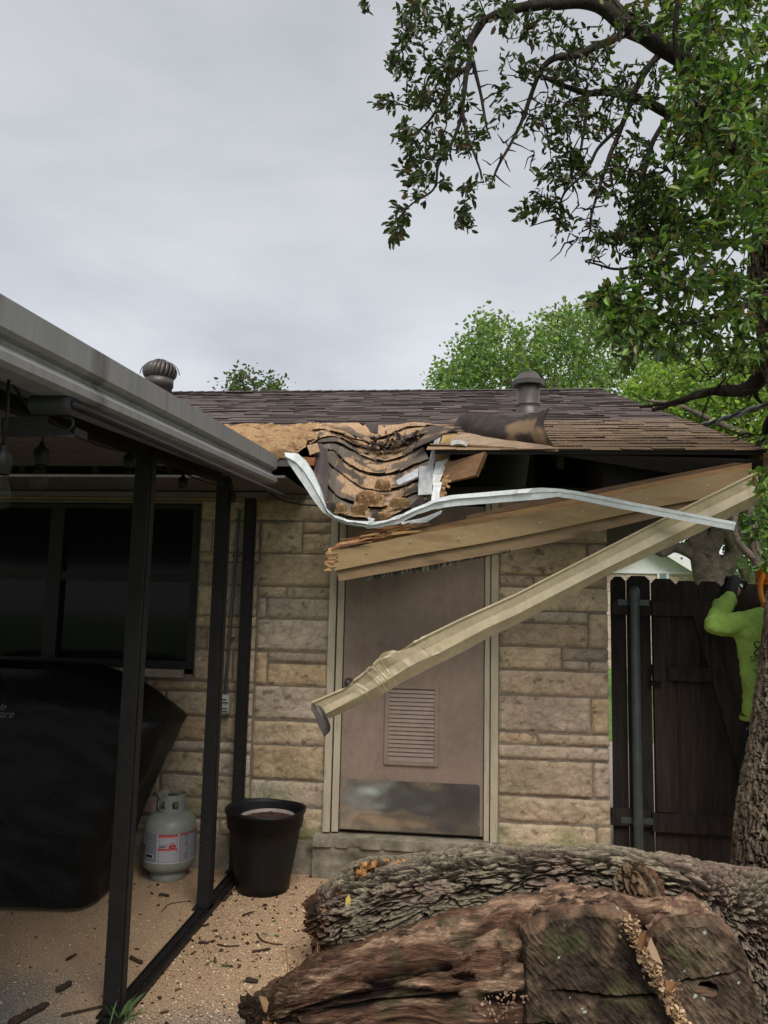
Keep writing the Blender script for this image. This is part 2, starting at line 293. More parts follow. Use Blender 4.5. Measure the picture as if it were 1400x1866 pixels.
def patiomat():
    m = mat('patio_concrete', (0.16, 0.168, 0.168), 0.85, nscale=18, namt=0.18, bump=0.7, bscale=90, bdist=0.02); nt = m.node_tree; b = nt.nodes['Principled BSDF']
    src = b.inputs['Base Color'].links[0].from_socket; tc = N(nt, 'ShaderNodeTexCoord')
    n1 = N(nt, 'ShaderNodeTexNoise'); n1.inputs['Scale'].default_value = 1.1; n1.inputs['Detail'].default_value = 3; nt.links.new(tc.outputs['Object'], n1.inputs[0])
    n2 = N(nt, 'ShaderNodeTexNoise'); n2.inputs['Scale'].default_value = 110; n2.inputs['Detail'].default_value = 4; nt.links.new(tc.outputs['Object'], n2.inputs[0])
    sp = N(nt, 'ShaderNodeSeparateXYZ'); nt.links.new(tc.outputs['Object'], sp.inputs[0])
    # dust thins out towards the patio's near left corner
    mr = N(nt, 'ShaderNodeMapRange'); mr.inputs[1].default_value = 3.0; mr.inputs[2].default_value = 4.1; mr.inputs[3].default_value = -0.32; mr.inputs[4].default_value = 0.5
    nt.links.new(sp.outputs[1], mr.inputs[0])
    mx = N(nt, 'ShaderNodeMapRange'); mx.inputs[1].default_value = -2.4; mx.inputs[2].default_value = -1.3; mx.inputs[3].default_value = -0.12; mx.inputs[4].default_value = 0.13
    nt.links.new(sp.outputs[0], mx.inputs[0])
    a1 = N(nt, 'ShaderNodeMath', operation='ADD'); nt.links.new(mr.outputs[0], a1.inputs[0]); nt.links.new(mx.outputs[0], a1.inputs[1])
    a2 = N(nt, 'ShaderNodeMath', operation='MULTIPLY_ADD'); nt.links.new(n1.outputs[0], a2.inputs[0]); a2.inputs[1].default_value = 1.1; nt.links.new(a1.outputs[0], a2.inputs[2])
    a3 = N(nt, 'ShaderNodeMath', operation='MULTIPLY_ADD'); nt.links.new(n2.outputs[0], a3.inputs[0]); a3.inputs[1].default_value = 1.4; nt.links.new(a2.outputs[0], a3.inputs[2])
    r = N(nt, 'ShaderNodeMapRange'); r.inputs[1].default_value = 1.12; r.inputs[2].default_value = 1.42; nt.links.new(a3.outputs[0], r.inputs[0])
    n3 = N(nt, 'ShaderNodeTexNoise'); n3.inputs['Scale'].default_value = 230; nt.links.new(tc.outputs['Object'], n3.inputs[0])
    cr = N(nt, 'ShaderNodeValToRGB'); cr.color_ramp.elements[0].position = 0.36; cr.color_ramp.elements[0].color = (0.25, 0.15, 0.085, 1); cr.color_ramp.elements[1].position = 0.6; cr.color_ramp.elements[1].color = (0.70, 0.50, 0.32, 1)
    nt.links.new(n3.outputs[0], cr.inputs[0])
    mxx = N(nt, 'ShaderNodeMix', data_type='RGBA'); nt.links.new(r.outputs[0], mxx.inputs[0]); nt.links.new(src, mxx.inputs[6]); nt.links.new(cr.outputs[0], mxx.inputs[7])
    nt.links.new(mxx.outputs[2], b.inputs['Base Color']); return m
M['patio'] = patiomat()
M['grass'] = mat('lawn', (0.11, 0.19, 0.045), 0.9, nscale=5, namt=0.3, bump=0.5, bscale=60, col2=(0.17, 0.24, 0.07), c2scale=0.6)
M['drive'] = mat('far_driveway', (0.36, 0.30, 0.27), 0.9, nscale=5, namt=0.12, bump=0.2)
M['soil'] = mat('potting_soil', (0.09, 0.05, 0.035), 1.0, nscale=30, namt=0.5, bump=1.0, bscale=60, bdist=0.03)
# ================================================================ SETTING
g = MB(); g.add([(-150, -60, -0.04), (150, -60, -0.04), (150, 300, -0.04), (-150, 300, -0.04)], [(0, 1, 2, 3)])
tag(g.build('ground', M['grass']), kind='structure')
g = MB(); g.box((-8, -4, -0.2), (4.2, 5.35, 0.0)); tag(g.build('patio', M['patio']), kind='structure')
g = MB(); g.box((0.9, 5.4, -0.2), (6.0, 10.5, -0.02)); tag(g.build('driveway', M['drive']), kind='structure')

# ================================================================ HOUSE
house = thing('stone_house', 'tan stone house with a caved-in shingle eave above its brown utility door', 'house', (0, W, 0))
STC = [(0.36, 0.285, 0.195), (0.33, 0.255, 0.18), (0.39, 0.305, 0.205), (0.31, 0.245, 0.185), (0.37, 0.275, 0.17), (0.34, 0.28, 0.22), (0.29, 0.24, 0.19), (0.40, 0.32, 0.225)]
wall = MB()
def stone(x0, x1, z0, z1, seed=0):
    """one rough-faced stone with its own relief"""
    g0 = 0.006; x0 += g0; x1 -= g0; z0 += g0; z1 -= g0
    if x1-x0 < 0.015 or z1-z0 < 0.015: return
    r = random.Random(int(seed*7919+x0*1000+z0*10007)); res = 0.010
    nx = max(4, int((x1-x0)/res)); nz = max(4, int((z1-z0)/res))
    X, Z = np.meshgrid(np.linspace(x0, x1, nx), np.linspace(z0, z1, nz)); o = r.random()*90
    e = np.minimum(np.minimum(X-x0, x1-X), np.minimum(Z-z0, z1-Z)); edge = sst(e, -0.004, 0.016)
    q = np.stack([X*5+o, Z*8, X*0+o*1.7], -1); rough = r.uniform(0.5, 1.5)
    h = 0.014+0.007*fbm(q, 3)*rough+0.0045*rough*np.abs(fbm(q*4.1+7, 3))
    cell = voro(q*2.3)[1]-voro(q*2.3)[0]; h = h-0.006*rough*(1-sst(cell, 0.0, 0.25))*(fbm(q*0.9+5, 2) > 0.12)
    h = h+r.uniform(-0.004, 0.006)
    wob = 0.004*pn(np.stack([X*14, Z*14, X*0+o], -1))*(1-edge)
    P = np.stack([X+wob, W+0.004-h*edge-0.002, Z+wob], -1)
    # border skirt back to the mortar
    base = np.array(r.choice(STC))*r.uniform(0.88, 1.12); pit = sst(fbm(q*3.3, 3), 0.45, 0.7)
    tone = 1+0.13*fbm(q*0.7+3, 2); c = base*tone[..., None]
    c = mixc(c, (0.40, 0.30, 0.19), 0.25*sst(fbm(q*0.5+11, 2), 0.1, 0.5))
    c = mixc(c, (0.09, 0.072, 0.055), 0.7*pit); c = c*(0.8+0.2*sst(cell, 0, 0.2))[..., None]
    mo = sst(-Z, -0.80, -0.25)*sst(fbm(np.stack([X*2.2, Z*3.5, X*0+2], -1), 3)+0.12, -0.05, 0.5)
    c = mixc(c, (0.15, 0.165, 0.07), 0.70*mo)
    wall.grid(P, c, flip=False)
    ring = [P[0], P[:, -1], P[-1][::-1], P[::-1, 0]]
    for L in ring:
        B = L.copy(); B[:, 1] = W+0.01; wall.grid(np.stack([L, B], 0), base*0.8, flip=True)
def pz(px, py): p = PY(px, py, W); return p[0], p[2]
def rowsL(cy): return pz(500, 880+cy/2.593)[1]
def xL(cx, cy): return pz(340+cx/2.593, 880+cy/2.593)[0]
DX0, DX1 = pz(590, 1500)[0], pz(906, 1500)[0]; DZ0, DZ1 = pz(700, 1518)[1], 2.33
WX1 = -1.765
XA = xL(330, 700)       # start of the strip behind post 3
rows = [(185, 330), (335, 485), (490, 540), (545, 635), (645, 790), (800, 955), (960, 1115), (1125, 1235), (1240, 1400), (1405, 1520), (1530, 1675)]
for i, (a, b) in enumerate(rows):
    z1, z0 = rowsL(a-3), rowsL(b+3); sp = {0: 552, 2: 475, 3: 380, 5: 385}.get(i)
    xr = DX0
    if sp is None: stone(XA, xr, z0, z1, i)
    elif i == 0:
        xs = xL(sp, a); stone(XA, xs, z0, z1, i); stone(xs, xr, rowsL(235), z1, i+20); stone(xs, xr, z0, rowsL(235), i+30)
    elif i == 5:
        xs = xL(sp, a); stone(XA, xs, z0, z1, i); stone(xs, xr, rowsL(850), z1, i+20); stone(xs, xr, z0, rowsL(850), i+30)
    else:
        xs = xL(sp, a); stone(XA, xs, z0, z1, i); stone(xs, xr, z0, z1, i+20)
rows2 = [(180, 330, 0), (333, 375, 1), (378, 482, 0), (486, 632, 1), (636, 684, 0), (688, 792, 1), (796, 946, 0), (950, 994, 1), (998, 1112, 0), (1116, 1230, 1), (1234, 1284, 0), (1288, 1392, 1), (1396, 1504, 0), (1508, 1600, 1), (1604, 1675, 0)]
for i, (a, b, k) in enumerate(rows2):
    z1, z0 = rowsL(a-2), rowsL(b+2); zm = (z0+z1)/2
    xs = -1.50+0.09*((i*37) % 5-2)
    if zm > 1.25: stone(WX1, xs, z0, z1, 50+i); stone(xs, XA, z0, z1, 80+i)
    else:
        xx = -4.6
        while xx < XA-0.05:
            nx_ = min(XA, xx+random.choice([0.28, 0.42, 0.55, 0.7]))
            if XA-nx_ < 0.16: nx_ = XA
            stone(xx, nx_, z0, z1, 110+i); xx = nx_
def rowR(cy): return pz(920, 960+cy/2.692)[1]
def xR(cx): return pz(880+cx/2.692, 1300)[0]
XE = pz(1112, 1300)[0]
Rr = [(78, 520, 80, 235), (520, 640, 80, 235), (78, 250, 238, 291), (250, 640, 238, 291), (78, 640, 294, 407), (78, 522, 411, 466), (522, 640, 418, 582), (78, 522, 470, 582),
      (78, 388, 586, 696), (388, 640, 588, 646), (388, 525, 649, 697), (525, 640, 649, 697), (78, 640, 701, 821), (78, 532, 826, 1002), (532, 640, 826, 1002), (78, 270, 1006, 1062), (270, 640, 1006, 1062),
      (78, 640, 1066, 1134), (78, 538, 1139, 1313), (538, 640, 1139, 1313), (78, 640, 1318, 1443), (78, 553, 1449, 1608), (553, 640, 1449, 1608)]
for i, (a, b, c, d) in enumerate(Rr): stone(DX1+0.002 if a == 78 else xR(a), XE if b == 640 else xR(b), rowR(d+2), rowR(c-2), 200+i)
ZT = rowsL(180)
for (xa, xb) in ((WX1, DX0), (DX1, XE)):        # courses up to the wall top
    zz = ZT if xa < 0 else rowR(78)
    while zz < 2.36:
        z2 = min(2.4, zz+random.choice([0.1, 0.15])); xx = xa
        while xx < xb-0.01:
            nx_ = xx+random.uniform(0.3, 0.6)
            if xb-nx_ < 0.15: nx_ = xb
            stone(xx, nx_, zz, z2, 300); xx = nx_
        zz = z2
wl, wr_ = MB(), MB(); n0 = 0
for v, c, f in zip(wall.v, wall.c, wall.f):
    t_ = wl if v[:, 0].mean() < -0.3 else wr_; t_.add(v, f-n0, c); n0 += len(v)
wl.build('stone_wall', M['stone'], house, smooth=True); wr_.build('stone_wall', M['stone'], house, smooth=True)
# backing wall with mortar, sides and back of the house
b = MB()
b.box((-4.6, W, 0), (WX1, W+0.18, 1.20)); b.box((-8, W, 0), (-4.6, W+0.18, 2.4)); b.box((WX1, W, 0), (DX0+0.01, W+0.18, 2.4)); b.box((DX1-0.01, W, 0), (XE-0.012, W+0.18, 2.4))
b.box((-4.6, W, 2.335), (WX1, W+0.18, 2.4)); b.box((DX0+0.01, W, 2.36), (DX1-0.01, W+0.18, 2.4))
b.box((XE-0.2, W+0.18, 0), (XE-0.012, 13.6, 2.4)); b.box((-8, W+0.18, 0), (-7.82, 13.6, 2.4)); b.box((-7.8, 13.42, 0), (XE-0.2, 13.6, 2.4))
b.build('mortar_wall', M['mortar'], house)
for xg in (XE-0.02, -7.9):
    b = MB(); b.add([(xg, W, 2.4), (xg, 13.6, 2.4), (xg, RIDGE, roofz(RIDGE)-0.12)], [(0, 1, 2)]); b.build('gable', M['fascia2'], house, solid=0.02)
# foundation and door step
b = MB()
def slabgrid(x0, x1, y0, z0, z1, amp=0.006, seed=0):
    nx = int((x1-x0)/0.02); nz = max(3, int((z1-z0)/0.02)); X, Z = np.meshgrid(np.linspace(x0, x1, nx), np.linspace(z0, z1, nz))
    q = np.stack([X*6+seed, Z*6, X*0], -1); Y = y0-amp*fbm(q, 4)
    crack = np.abs(Z-(z1-0.075)-0.025*fbm(np.stack([X*7, X*0, X*0+seed], -1), 3)) < 0.012
    Y = Y+crack*0.02*(X > DX0-0.1)
    b.grid(np.stack([X, Y, Z], -1), (1, 1, 1)); T = np.stack([np.stack([X[-1], Y[-1], Z[-1]], -1), np.stack([X[-1], X[-1]*0+W+0.1, Z[-1]], -1)], 0); b.grid(T)
slabgrid(-8, DX0-0.03, W-0.035, -0.02, rowsL(1680), 0.008)
slabgrid(DX0-0.045, DX1+0.02, W-0.11, 0.195, DZ0-0.012, 0.006, 3); slabgrid(DX0-0.05, DX1+0.03, W-0.085, -0.02, 0.195, 0.012, 8)
slabgrid(DX1+0.02, XE, W-0.03, -0.02, rowR(1612), 0.008, 5)
b.build('foundation', M['concrete'], house, smooth=True)
# door
door = MB(); dl, dr = pz(619, 1500)[0], pz(880, 1500)[0]
door.box((dl, W-0.012, DZ0+0.012), (dr, W+0.03, DZ1)); doo = door.build('door', M['door'], house, bevel=0.002)
fr = MB()
for (a, c) in ((590, 603), (605.5, 617.5)):
    xa, xb = pz(a, 1500)[0], pz(c, 1500)[0]; fr.box((xa, W-(0.045 if a < 600 else 0.03), DZ0), (xb, W+0.03, DZ1+0.02))
for (a, c) in ((893, 906.5), (881.5, 891)):
    xa, xb = pz(a, 1500)[0], pz(c, 1500)[0]; fr.box((xa, W-(0.045 if a > 890 else 0.03), DZ0-0.01), (xb, W+0.03, DZ1+0.02))
fr.box((DX0+0.0, W-0.047, DZ1+0.021), (DX1, W+0.03, DZ1+0.07)); fr.box((DX0, W+0.031, DZ0), (DX1, W+0.05, DZ1))
fr.build('door_frame', M['trim'], house, bevel=0.002)
kp = MB(); kz1 = pz(700, 1421)[1]; kz0 = DZ0+0.02
X, Z = np.meshgrid(np.linspace(dl+0.01, dr-0.02, 60), np.linspace(kz0, kz1, 30)); q = np.stack([X*3.2+2, Z*4.5, X*0], -1)
kp.grid(np.stack([X, W-0.020-0.009*fbm(q, 2), Z], -1)); 
km = mat('kick_plate_steel', (0.60, 0.58, 0.53), 0.17, nscale=3, namt=0.12, bump=0.05, bscale=5, metal=0.9)
kpo = kp.build('kick_plate', km, doo, smooth=True)
sc = MB()
for px_, py_ in ((622, 1424), (704, 1424), (781, 1428), (874, 1431), (620, 1476), (702, 1484), (782, 1487), (872, 1500)):
    x, z = pz(px_, py_); sc.lathe([(0.0001, 0.004), (0.003, 0.003), (0.0045, 0)], (0, 0, 0), 8); v = sc.v[-1]; v[:] = np.stack([v[:, 0]+x, W-0.021-v[:, 2], v[:, 1]+z], -1)
sc.build_each('screw', M['greymetal'], doo)
lv = MB(); x0, z1 = pz(703, 1247); x1, z0 = pz(799, 1396)
bw = 0.028
for lo, hi in (((x0, z0), (x0+bw, z1)), ((x1-bw, z0), (x1, z1)), ((x0+bw, z0), (x1-bw, z0+bw*1.1)), ((x0+bw, z1-bw*0.8), (x1-bw, z1))):
    lv.box((lo[0], W-0.028, lo[1]), (hi[0], W-0.012, hi[1]))
lv.build('vent_frame', M['door'], doo, bevel=0.003)
lv = MB(); n = 17; hh = (z1-bw*0.8-z0-bw*1.1)/n
for i in range(n):
    zb = z0+bw*1.1+i*hh
    lv.hexa([(x0+bw, W-0.025, zb), (x1-bw, W-0.025, zb), (x1-bw, W-0.021, zb), (x0+bw, W-0.021, zb), (x0+bw, W-0.0165, zb+hh*0.86), (x1-bw, W-0.0165, zb+hh*0.86), (x1-bw, W-0.0125, zb+hh*0.86), (x0+bw, W-0.0125, zb+hh*0.86)])
lv.build('vent_louver', M['door'], doo)
lv = MB(); lv.box((x0+bw, W-0.0135, z0+bw), (x1-bw, W-0.0122, z1-bw*0.8)); lv.build('vent_backing', M['dark'], doo)
kn = MB(); kx, kz = pz(637, 1243); kn.lathe([(0.0001, 0.06), (0.018, 0.058), (0.025, 0.045), (0.022, 0.032), (0.010, 0.028), (0.010, 0.01), (0.03, 0.006), (0.03, 0)], (0, 0, 0), 20)
v = kn.v[-1]; v[:] = np.stack([v[:, 0]+kx, W-0.012-v[:, 2], v[:, 1]+kz], -1); kn.build('door_knob', M['ventmetal'], doo, smooth=True)
# window under the patio cover
WX0 = -4.4; WZ0, WZ1 = 1.235, 2.325
wd = MB()
for a, c in ((WX1-0.05, WX1), (WX1-1.06, WX1-0.96), (WX0, WX0+0.05)): wd.box((a, W-0.01, WZ0), (c, W+0.06, WZ1))
wd.box((WX0, W-0.012, WZ1-0.03), (WX1, W+0.06, WZ1)); wd.box((WX0, W-0.012, WZ0), (WX1, W+0.06, WZ0+0.05))
zm = pz(200, 1050)[1]; wd.box((WX0, W-0.006, zm-0.03), (WX1-0.04, W+0.05, zm+0.03))
wn = wd.build('window', mat('black_window_frame', (0.012, 0.012, 0.012), 0.5), house)
gl = MB(); gl.box((WX0, W+0.03, WZ0+0.03), (WX1-0.01, W+0.035, WZ1-0.02)); gl.build('pane', M['glass'], wn)
si = MB(); si.box((WX0-0.05, W-0.06, WZ0-0.055), (WX1-0.06, W+0.0, WZ0-0.002)); si.build('sill', mat('window_sill_stone', (0.33, 0.27, 0.2), 0.9, nscale=12, namt=0.2, bump=0.5, bscale=60), wn, bevel=0.006)

# ---- roof: deck, shingle tabs, ridge, sagging bay
XR, XL = 1.655, -8.4
HX0, HX1, HYT = -0.99, -0.17, 5.12           # the caved-in bay
def inbay(x, y): return HX0 < x < HX1 and y < HYT
dk = MB()
nrm = np.array([0, -MS, 1])/sqrt(1+MS*MS)
def slab(xa, xb, ya, yb, top=0.0, th=0.02, m=dk, c=(1, 1, 1)):
    v = []
    for z_ in (top-th, top):
        for (x, y) in ((xa, ya), (xb, ya), (xb, yb), (xa, yb)): v.append(np.array([x, y, roofz(y)])+nrm*z_)
    m.hexa(v, c)
slab(XL, HX0, EY+0.01, HYT, -0.004); slab(HX1, XR-0.01, EY+0.01, HYT, -0.004); slab(XL, XR-0.01, HYT, RIDGE, -0.004)
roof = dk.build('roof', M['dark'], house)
rb = MB(); BY = 2*RIDGE-EY; rb.hexa([(XL, RIDGE, roofz(RIDGE)-0.03), (XR, RIDGE, roofz(RIDGE)-0.03), (XR, BY, EZ-0.03), (XL, BY, EZ-0.03), (XL, RIDGE, roofz(RIDGE)), (XR, RIDGE, roofz(RIDGE)), (XR, BY, EZ), (XL, BY, EZ)][:4]+[(XL, RIDGE, roofz(RIDGE)), (XR, RIDGE, roofz(RIDGE)), (XR, BY, EZ), (XL, BY, EZ)], (0.09, 0.075, 0.07))
rb.build('back_slope', M['shingle'], roof)
sh = MB(); EXP = 0.128; SLP = sqrt(1+MS*MS); nc = int((RIDGE-EY)*SLP/EXP)+1
SHC = [(0.098, 0.079, 0.076), (0.108, 0.088, 0.083), (0.088, 0.070, 0.068), (0.118, 0.095, 0.086), (0.095, 0.073, 0.067)]
TAN = np.array((0.40, 0.265, 0.16))
for k in range(nc):
    s0 = k*EXP; y0 = EY+s0/SLP; x = XL-random.random()*0.2
    while x < XR:
        wd_ = random.choice([0.13, 0.17, 0.25, 0.33]); xa, xb = x+0.001, min(x+wd_-0.001, XR); x += wd_
        if xb <= XL or xa > XR: continue
        y1 = min(RIDGE, y0+(EXP+0.02)/SLP)
        if inbay((xa+xb)/2, y0+0.01): continue
        yy0 = y0+random.uniform(-0.004, 0.003)*(k > 0); t = random.choice([0.004, 0.006, 0.009, 0.011]); lift = random.random() < 0.06
        if lift: t += 0.005
        dist = (y0-EY)
        # sawdust lies thick by the eave, thins upslope
        amt = max(0, 1-dist/1.7)**0.75*0.95 if xa > HX1 else max(0, 1-dist/1.35)
        amt = max(0.0, min(0.93, amt+0.22*float(pn(np.array([xa*1.5, y0*2.2, 1.0]))))) if dist < 2.6 else 0.0
        if xa < -3.4: amt *= 0.3
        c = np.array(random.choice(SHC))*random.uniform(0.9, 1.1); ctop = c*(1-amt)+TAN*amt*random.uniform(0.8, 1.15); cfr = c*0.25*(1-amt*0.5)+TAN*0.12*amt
        v = []
        jl, jr = random.uniform(-0.002, 0.003), random.uniform(-0.002, 0.003)
        for (tt, yy) in ((-0.002, None),):
            pass
        P = lambda xx, yy, tt: np.array([xx, yy, roofz(yy)])+nrm*tt
        v = [P(xa, yy0, 0.0), P(xb, yy0, 0.0), P(xb, y1, -0.001), P(xa, y1, -0.001), P(xa, yy0, t+jl), P(xb, yy0, t+jr), P(xb, y1, 0.003), P(xa, y1, 0.003)]
        # top face and front face coloured apart: butt and side edges are far darker
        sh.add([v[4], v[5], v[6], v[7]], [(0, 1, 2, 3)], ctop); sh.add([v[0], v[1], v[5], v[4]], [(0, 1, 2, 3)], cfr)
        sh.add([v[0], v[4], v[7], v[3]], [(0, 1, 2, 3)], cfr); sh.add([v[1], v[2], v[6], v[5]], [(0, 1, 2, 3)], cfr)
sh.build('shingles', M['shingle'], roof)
rc = MB(); x = XL
while x < XR:
    x2 = min(XR, x+0.14); v = []
    rz = roofz(RIDGE)+0.012
    rc.add([(x, RIDGE-0.13, rz-0.13*MS+0.002), (x2+0.01, RIDGE-0.13, rz-0.13*MS+0.008), (x2+0.01, RIDGE, rz+0.012), (x, RIDGE, rz+0.004), (x, RIDGE+0.13, rz-0.13*MS), (x2+0.01, RIDGE+0.13, rz-0.13*MS+0.006)], [(0, 1, 2, 3), (3, 2, 5, 4)], np.array(random.choice(SHC))*0.9)
    x = x2
rc.build('ridge_cap', M['shingle'], roof)
# framing under the deck: rafters, top plate, ceiling
fm = MB()
for i in range(21):
    x = XL+0.5+i*0.47
    if HX0-0.02 < x < HX1+0.02 or x > XE+0.5: continue
    ys = EY+0.1 if x < 0 else EY+0.34
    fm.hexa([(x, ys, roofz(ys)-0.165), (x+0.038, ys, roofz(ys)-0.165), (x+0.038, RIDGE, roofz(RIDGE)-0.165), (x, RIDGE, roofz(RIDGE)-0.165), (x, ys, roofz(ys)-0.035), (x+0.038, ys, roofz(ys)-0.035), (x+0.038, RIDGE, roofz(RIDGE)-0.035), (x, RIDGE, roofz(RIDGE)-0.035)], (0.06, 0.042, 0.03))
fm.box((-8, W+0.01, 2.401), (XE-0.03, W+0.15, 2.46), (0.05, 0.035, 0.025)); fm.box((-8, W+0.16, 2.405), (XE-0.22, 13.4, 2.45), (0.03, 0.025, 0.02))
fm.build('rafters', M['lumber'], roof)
# soffit and fascia left of the bay, still in place
b = MB(); b.box((-8.3, EY+0.02, 2.405), (HX0-0.05, W-0.01, 2.42)); b.build('soffit', M['ceil'], house)
b = MB(); b.box((-8.3, EY+0.0, 2.47), (HX0+0.03, EY+0.02, 2.545)); b.build('fascia', M['ventmetal'], house)
# rake board on the right gable
b = MB(); x = XR-0.03
b.hexa([(x, EY, EZ-0.14), (x+0.02, EY, EZ-0.14), (x+0.02, RIDGE, roofz(RIDGE)-0.14), (x, RIDGE, roofz(RIDGE)-0.14), (x, EY, EZ-0.012), (x+0.02, EY, EZ-0.012), (x+0.02, RIDGE, roofz(RIDGE)-0.012), (x, RIDGE, roofz(RIDGE)-0.012)])
b.hexa([(XE, EY+0.5, 2.6), (x, EY+0.5, 2.6), (x, RIDGE, roofz(RIDGE)-0.13), (XE, RIDGE, roofz(RIDGE)-0.13), (XE, EY+0.5, 2.61), (x, EY+0.5, 2.61), (x, RIDGE, roofz(RIDGE)-0.12), (XE, RIDGE, roofz(RIDGE)-0.12)])
b.build('rake_board', M['fascia2'], house)
b = MB(); y1_ = 9.0; b.hexa([(XE-0.1, 4.56, 2.40), (XR-0.035, 4.56, 2.40), (XR-0.035, y1_, 2.40), (XE-0.1, y1_, 2.40), (XE-0.1, 4.56, roofz(4.56)-0.03), (XR-0.035, 4.56, roofz(4.56)-0.03), (XR-0.035, y1_, roofz(y1_)-0.03), (XE-0.1, y1_, roofz(y1_)-0.03)]); b.build('eave_return', M['dark'], house)

# caved-in bay: courses hanging like a hammock
def cc(l, Y, s=4.667, ox=560, oy=740):
    return [(ox+a/s, oy+b_/s, Y if np.isscalar(Y) else Y[i]) for i, (a, b_) in enumerate(l)]
arcs = [
 ([(10, 165), (130, 150), (270, 148), (420, 145), (600, 165), (760, 160), (900, 140), (1060, 150), (1230, 170)], 5.18),
 ([(20, 235), (130, 205), (240, 240), (430, 290), (560, 300), (700, 270), (830, 200), (1010, 180), (1200, 195)], 5.02),
 ([(60, 300), (160, 270), (270, 275), (410, 345), (540, 372), (680, 370), (800, 330), (890, 262), (960, 275)], 4.93),
 ([(105, 322), (215, 318), (300, 345), (410, 400), (520, 455), (640, 478), (760, 458), (870, 415), (985, 340)], 4.83),
 ([(130, 400), (225, 380), (275, 440), (350, 500), (455, 565), (600, 598), (760, 580), (900, 520), (1040, 465)], 4.70),
 ([(125, 440), (160, 460), (240, 540), (390, 655), (520, 718), (700, 718), (820, 695), (920, 650), (1050, 610)], 4.56),
 ([(135, 640), (180, 700), (265, 785), (370, 835), (500, 865), (660, 868), (790, 810), (920, 750), (1050, 700)], 4.42),
 ([(150, 850), (200, 885), (290, 938), (400, 955), (500, 962), (640, 966), (760, 930), (880, 865), (1020, 815)], 4.32)]
A3 = [spl(pxs(cc(a, y)), 90) for a, y in arcs]
sg = MB(); GR = []
for k in range(len(A3)-1):
    up, lo = A3[k], A3[k+1]; nr = 14; cuts = [0]
    while cuts[-1] < 89: cuts.append(min(89, cuts[-1]+random.choice([7, 9, 12, 14])))
    if cuts[-1]-cuts[-2] < 4: cuts.pop(-2)
    for ti in range(len(cuts)-1):
        a_i, b_i = cuts[ti], cuts[ti+1]; r1, r2, r3, r4 = [random.uniform(-1, 1) for _ in range(4)]
        u_ = np.linspace(a_i, b_i-0.12, 12); ii = np.arange(90)
        UP = np.stack([np.interp(u_, ii, up[:, d]) for d in range(3)], -1); LO = np.stack([np.interp(u_, ii, lo[:, d]) for d in range(3)], -1)
        T = np.linspace(-0.30 if k > 0 else 0, 1+0.06*r1, nr)[:, None, None]; G = UP[None]*(1-T)+LO[None]*T; Tc = np.clip(T, 0, 1)
        w_ = np.linspace(-1, 1, 12)[None, :, None]
        lift = Tc**1.6*(0.019+0.009*r2+0.006*r3*w_); G = G+lift*np.array([0, -0.8, 0.6])+0.004*fbm(G*13, 3)[..., None]*np.array([0, -0.7, 0.7])-np.clip(-T, 0, 1)*np.array([0, -0.10, 0.03])
        bowl = np.exp(-(((u_/89)-0.55)/0.27)**2)[None]
        c = np.broadcast_to(np.array((0.128, 0.104, 0.086))*(1+0.28*r4), G.shape).copy(); dust = fbm(G*9+2, 4)+0.85*bowl-0.55+(0.75 if k < 2 else (0.1 if k == 2 else -0.05))+0.12*(Tc[..., 0]-0.4)
        c = mixc(c, TAN*1.2, sst(dust, -0.02, 0.16)*0.9); edge_ = np.zeros(G.shape[:2]); edge_[:, 0] = 0.8*(random.random() < 0.6); c = mixc(c, TAN, edge_*(Tc[..., 0] > 0.1))
        c = c*(1+0.3*fbm(G*70, 2))[..., None]; sg.grid(G, c, flip=True); GR.append((G[4:], dust[4:]))
        sg.grid(np.stack([G[-1], G[-1]+np.array([0, 0.012, -0.010])], 0), (0.018, 0.015, 0.013), flip=True); sg.grid(np.stack([G[:, -1], G[:, -1]+np.array([0, 0.012, -0.006])], 0), (0.02, 0.016, 0.014), flip=True)
sg.build('sagging_shingles', M['shingle'], roof, smooth=False, solid=0.003)
# broken, curled shingle flaps around the bay
def flap(pts, c=(0.10, 0.08, 0.072), curl=0.02, mb=None, dust=0.3, rows=8):
    """pts: top edge list and bottom edge list of (px,py,Y)"""
    a, b_ = spl(pxs(pts[0]), 20), spl(pxs(pts[1]), 20); T = np.linspace(0, 1, rows)[:, None, None]
    G = a[None]*(1-T)+b_[None]*T; G = G+np.sin(T*pi)*curl*np.array([0, -1, 0.4])+0.004*fbm(G*15, 3)[..., None]
    cc_ = np.array(c)*(1+0.3*fbm(G*40, 2))[..., None]; cc_ = mixc(cc_, TAN, sst(fbm(G*10+5, 3)+dust-0.35, 0, 0.3)*0.85); mb.grid(G, cc_, flip=True)
fl = MB()
flap(([(583, 812, 4.5), (598, 818, 4.5)], [(590, 930, 4.3), (597, 905, 4.32)]), (0.085, 0.07, 0.068), 0.01, fl, 0.0)
flap(([(571, 836, 4.45), (584, 808, 4.46), (599, 845, 4.44)], [(578, 895, 4.3), (588, 932, 4.26), (598, 905, 4.30)]), (0.088, 0.07, 0.07), 0.015, fl, 0.0)
flap(([(663, 770, 5.0), (690, 773, 5.0)], [(676, 788, 4.95), (690, 790, 4.95)]), (0.09, 0.075, 0.07), 0.01, fl, 0.0)
flap(([(652, 768, 5.05), (664, 772, 5.0)], [(660, 776, 4.99), (664, 774, 4.99)]), (0.04, 0.03, 0.03), 0.0, fl, 0)
flap(([(760, 785, 4.95), (790, 776, 4.97), (845, 778, 4.9)], [(762, 806, 4.86), (795, 793, 4.9), (838, 783, 4.88)]), (0.115, 0.092, 0.08), 0.01, fl, 0.15)
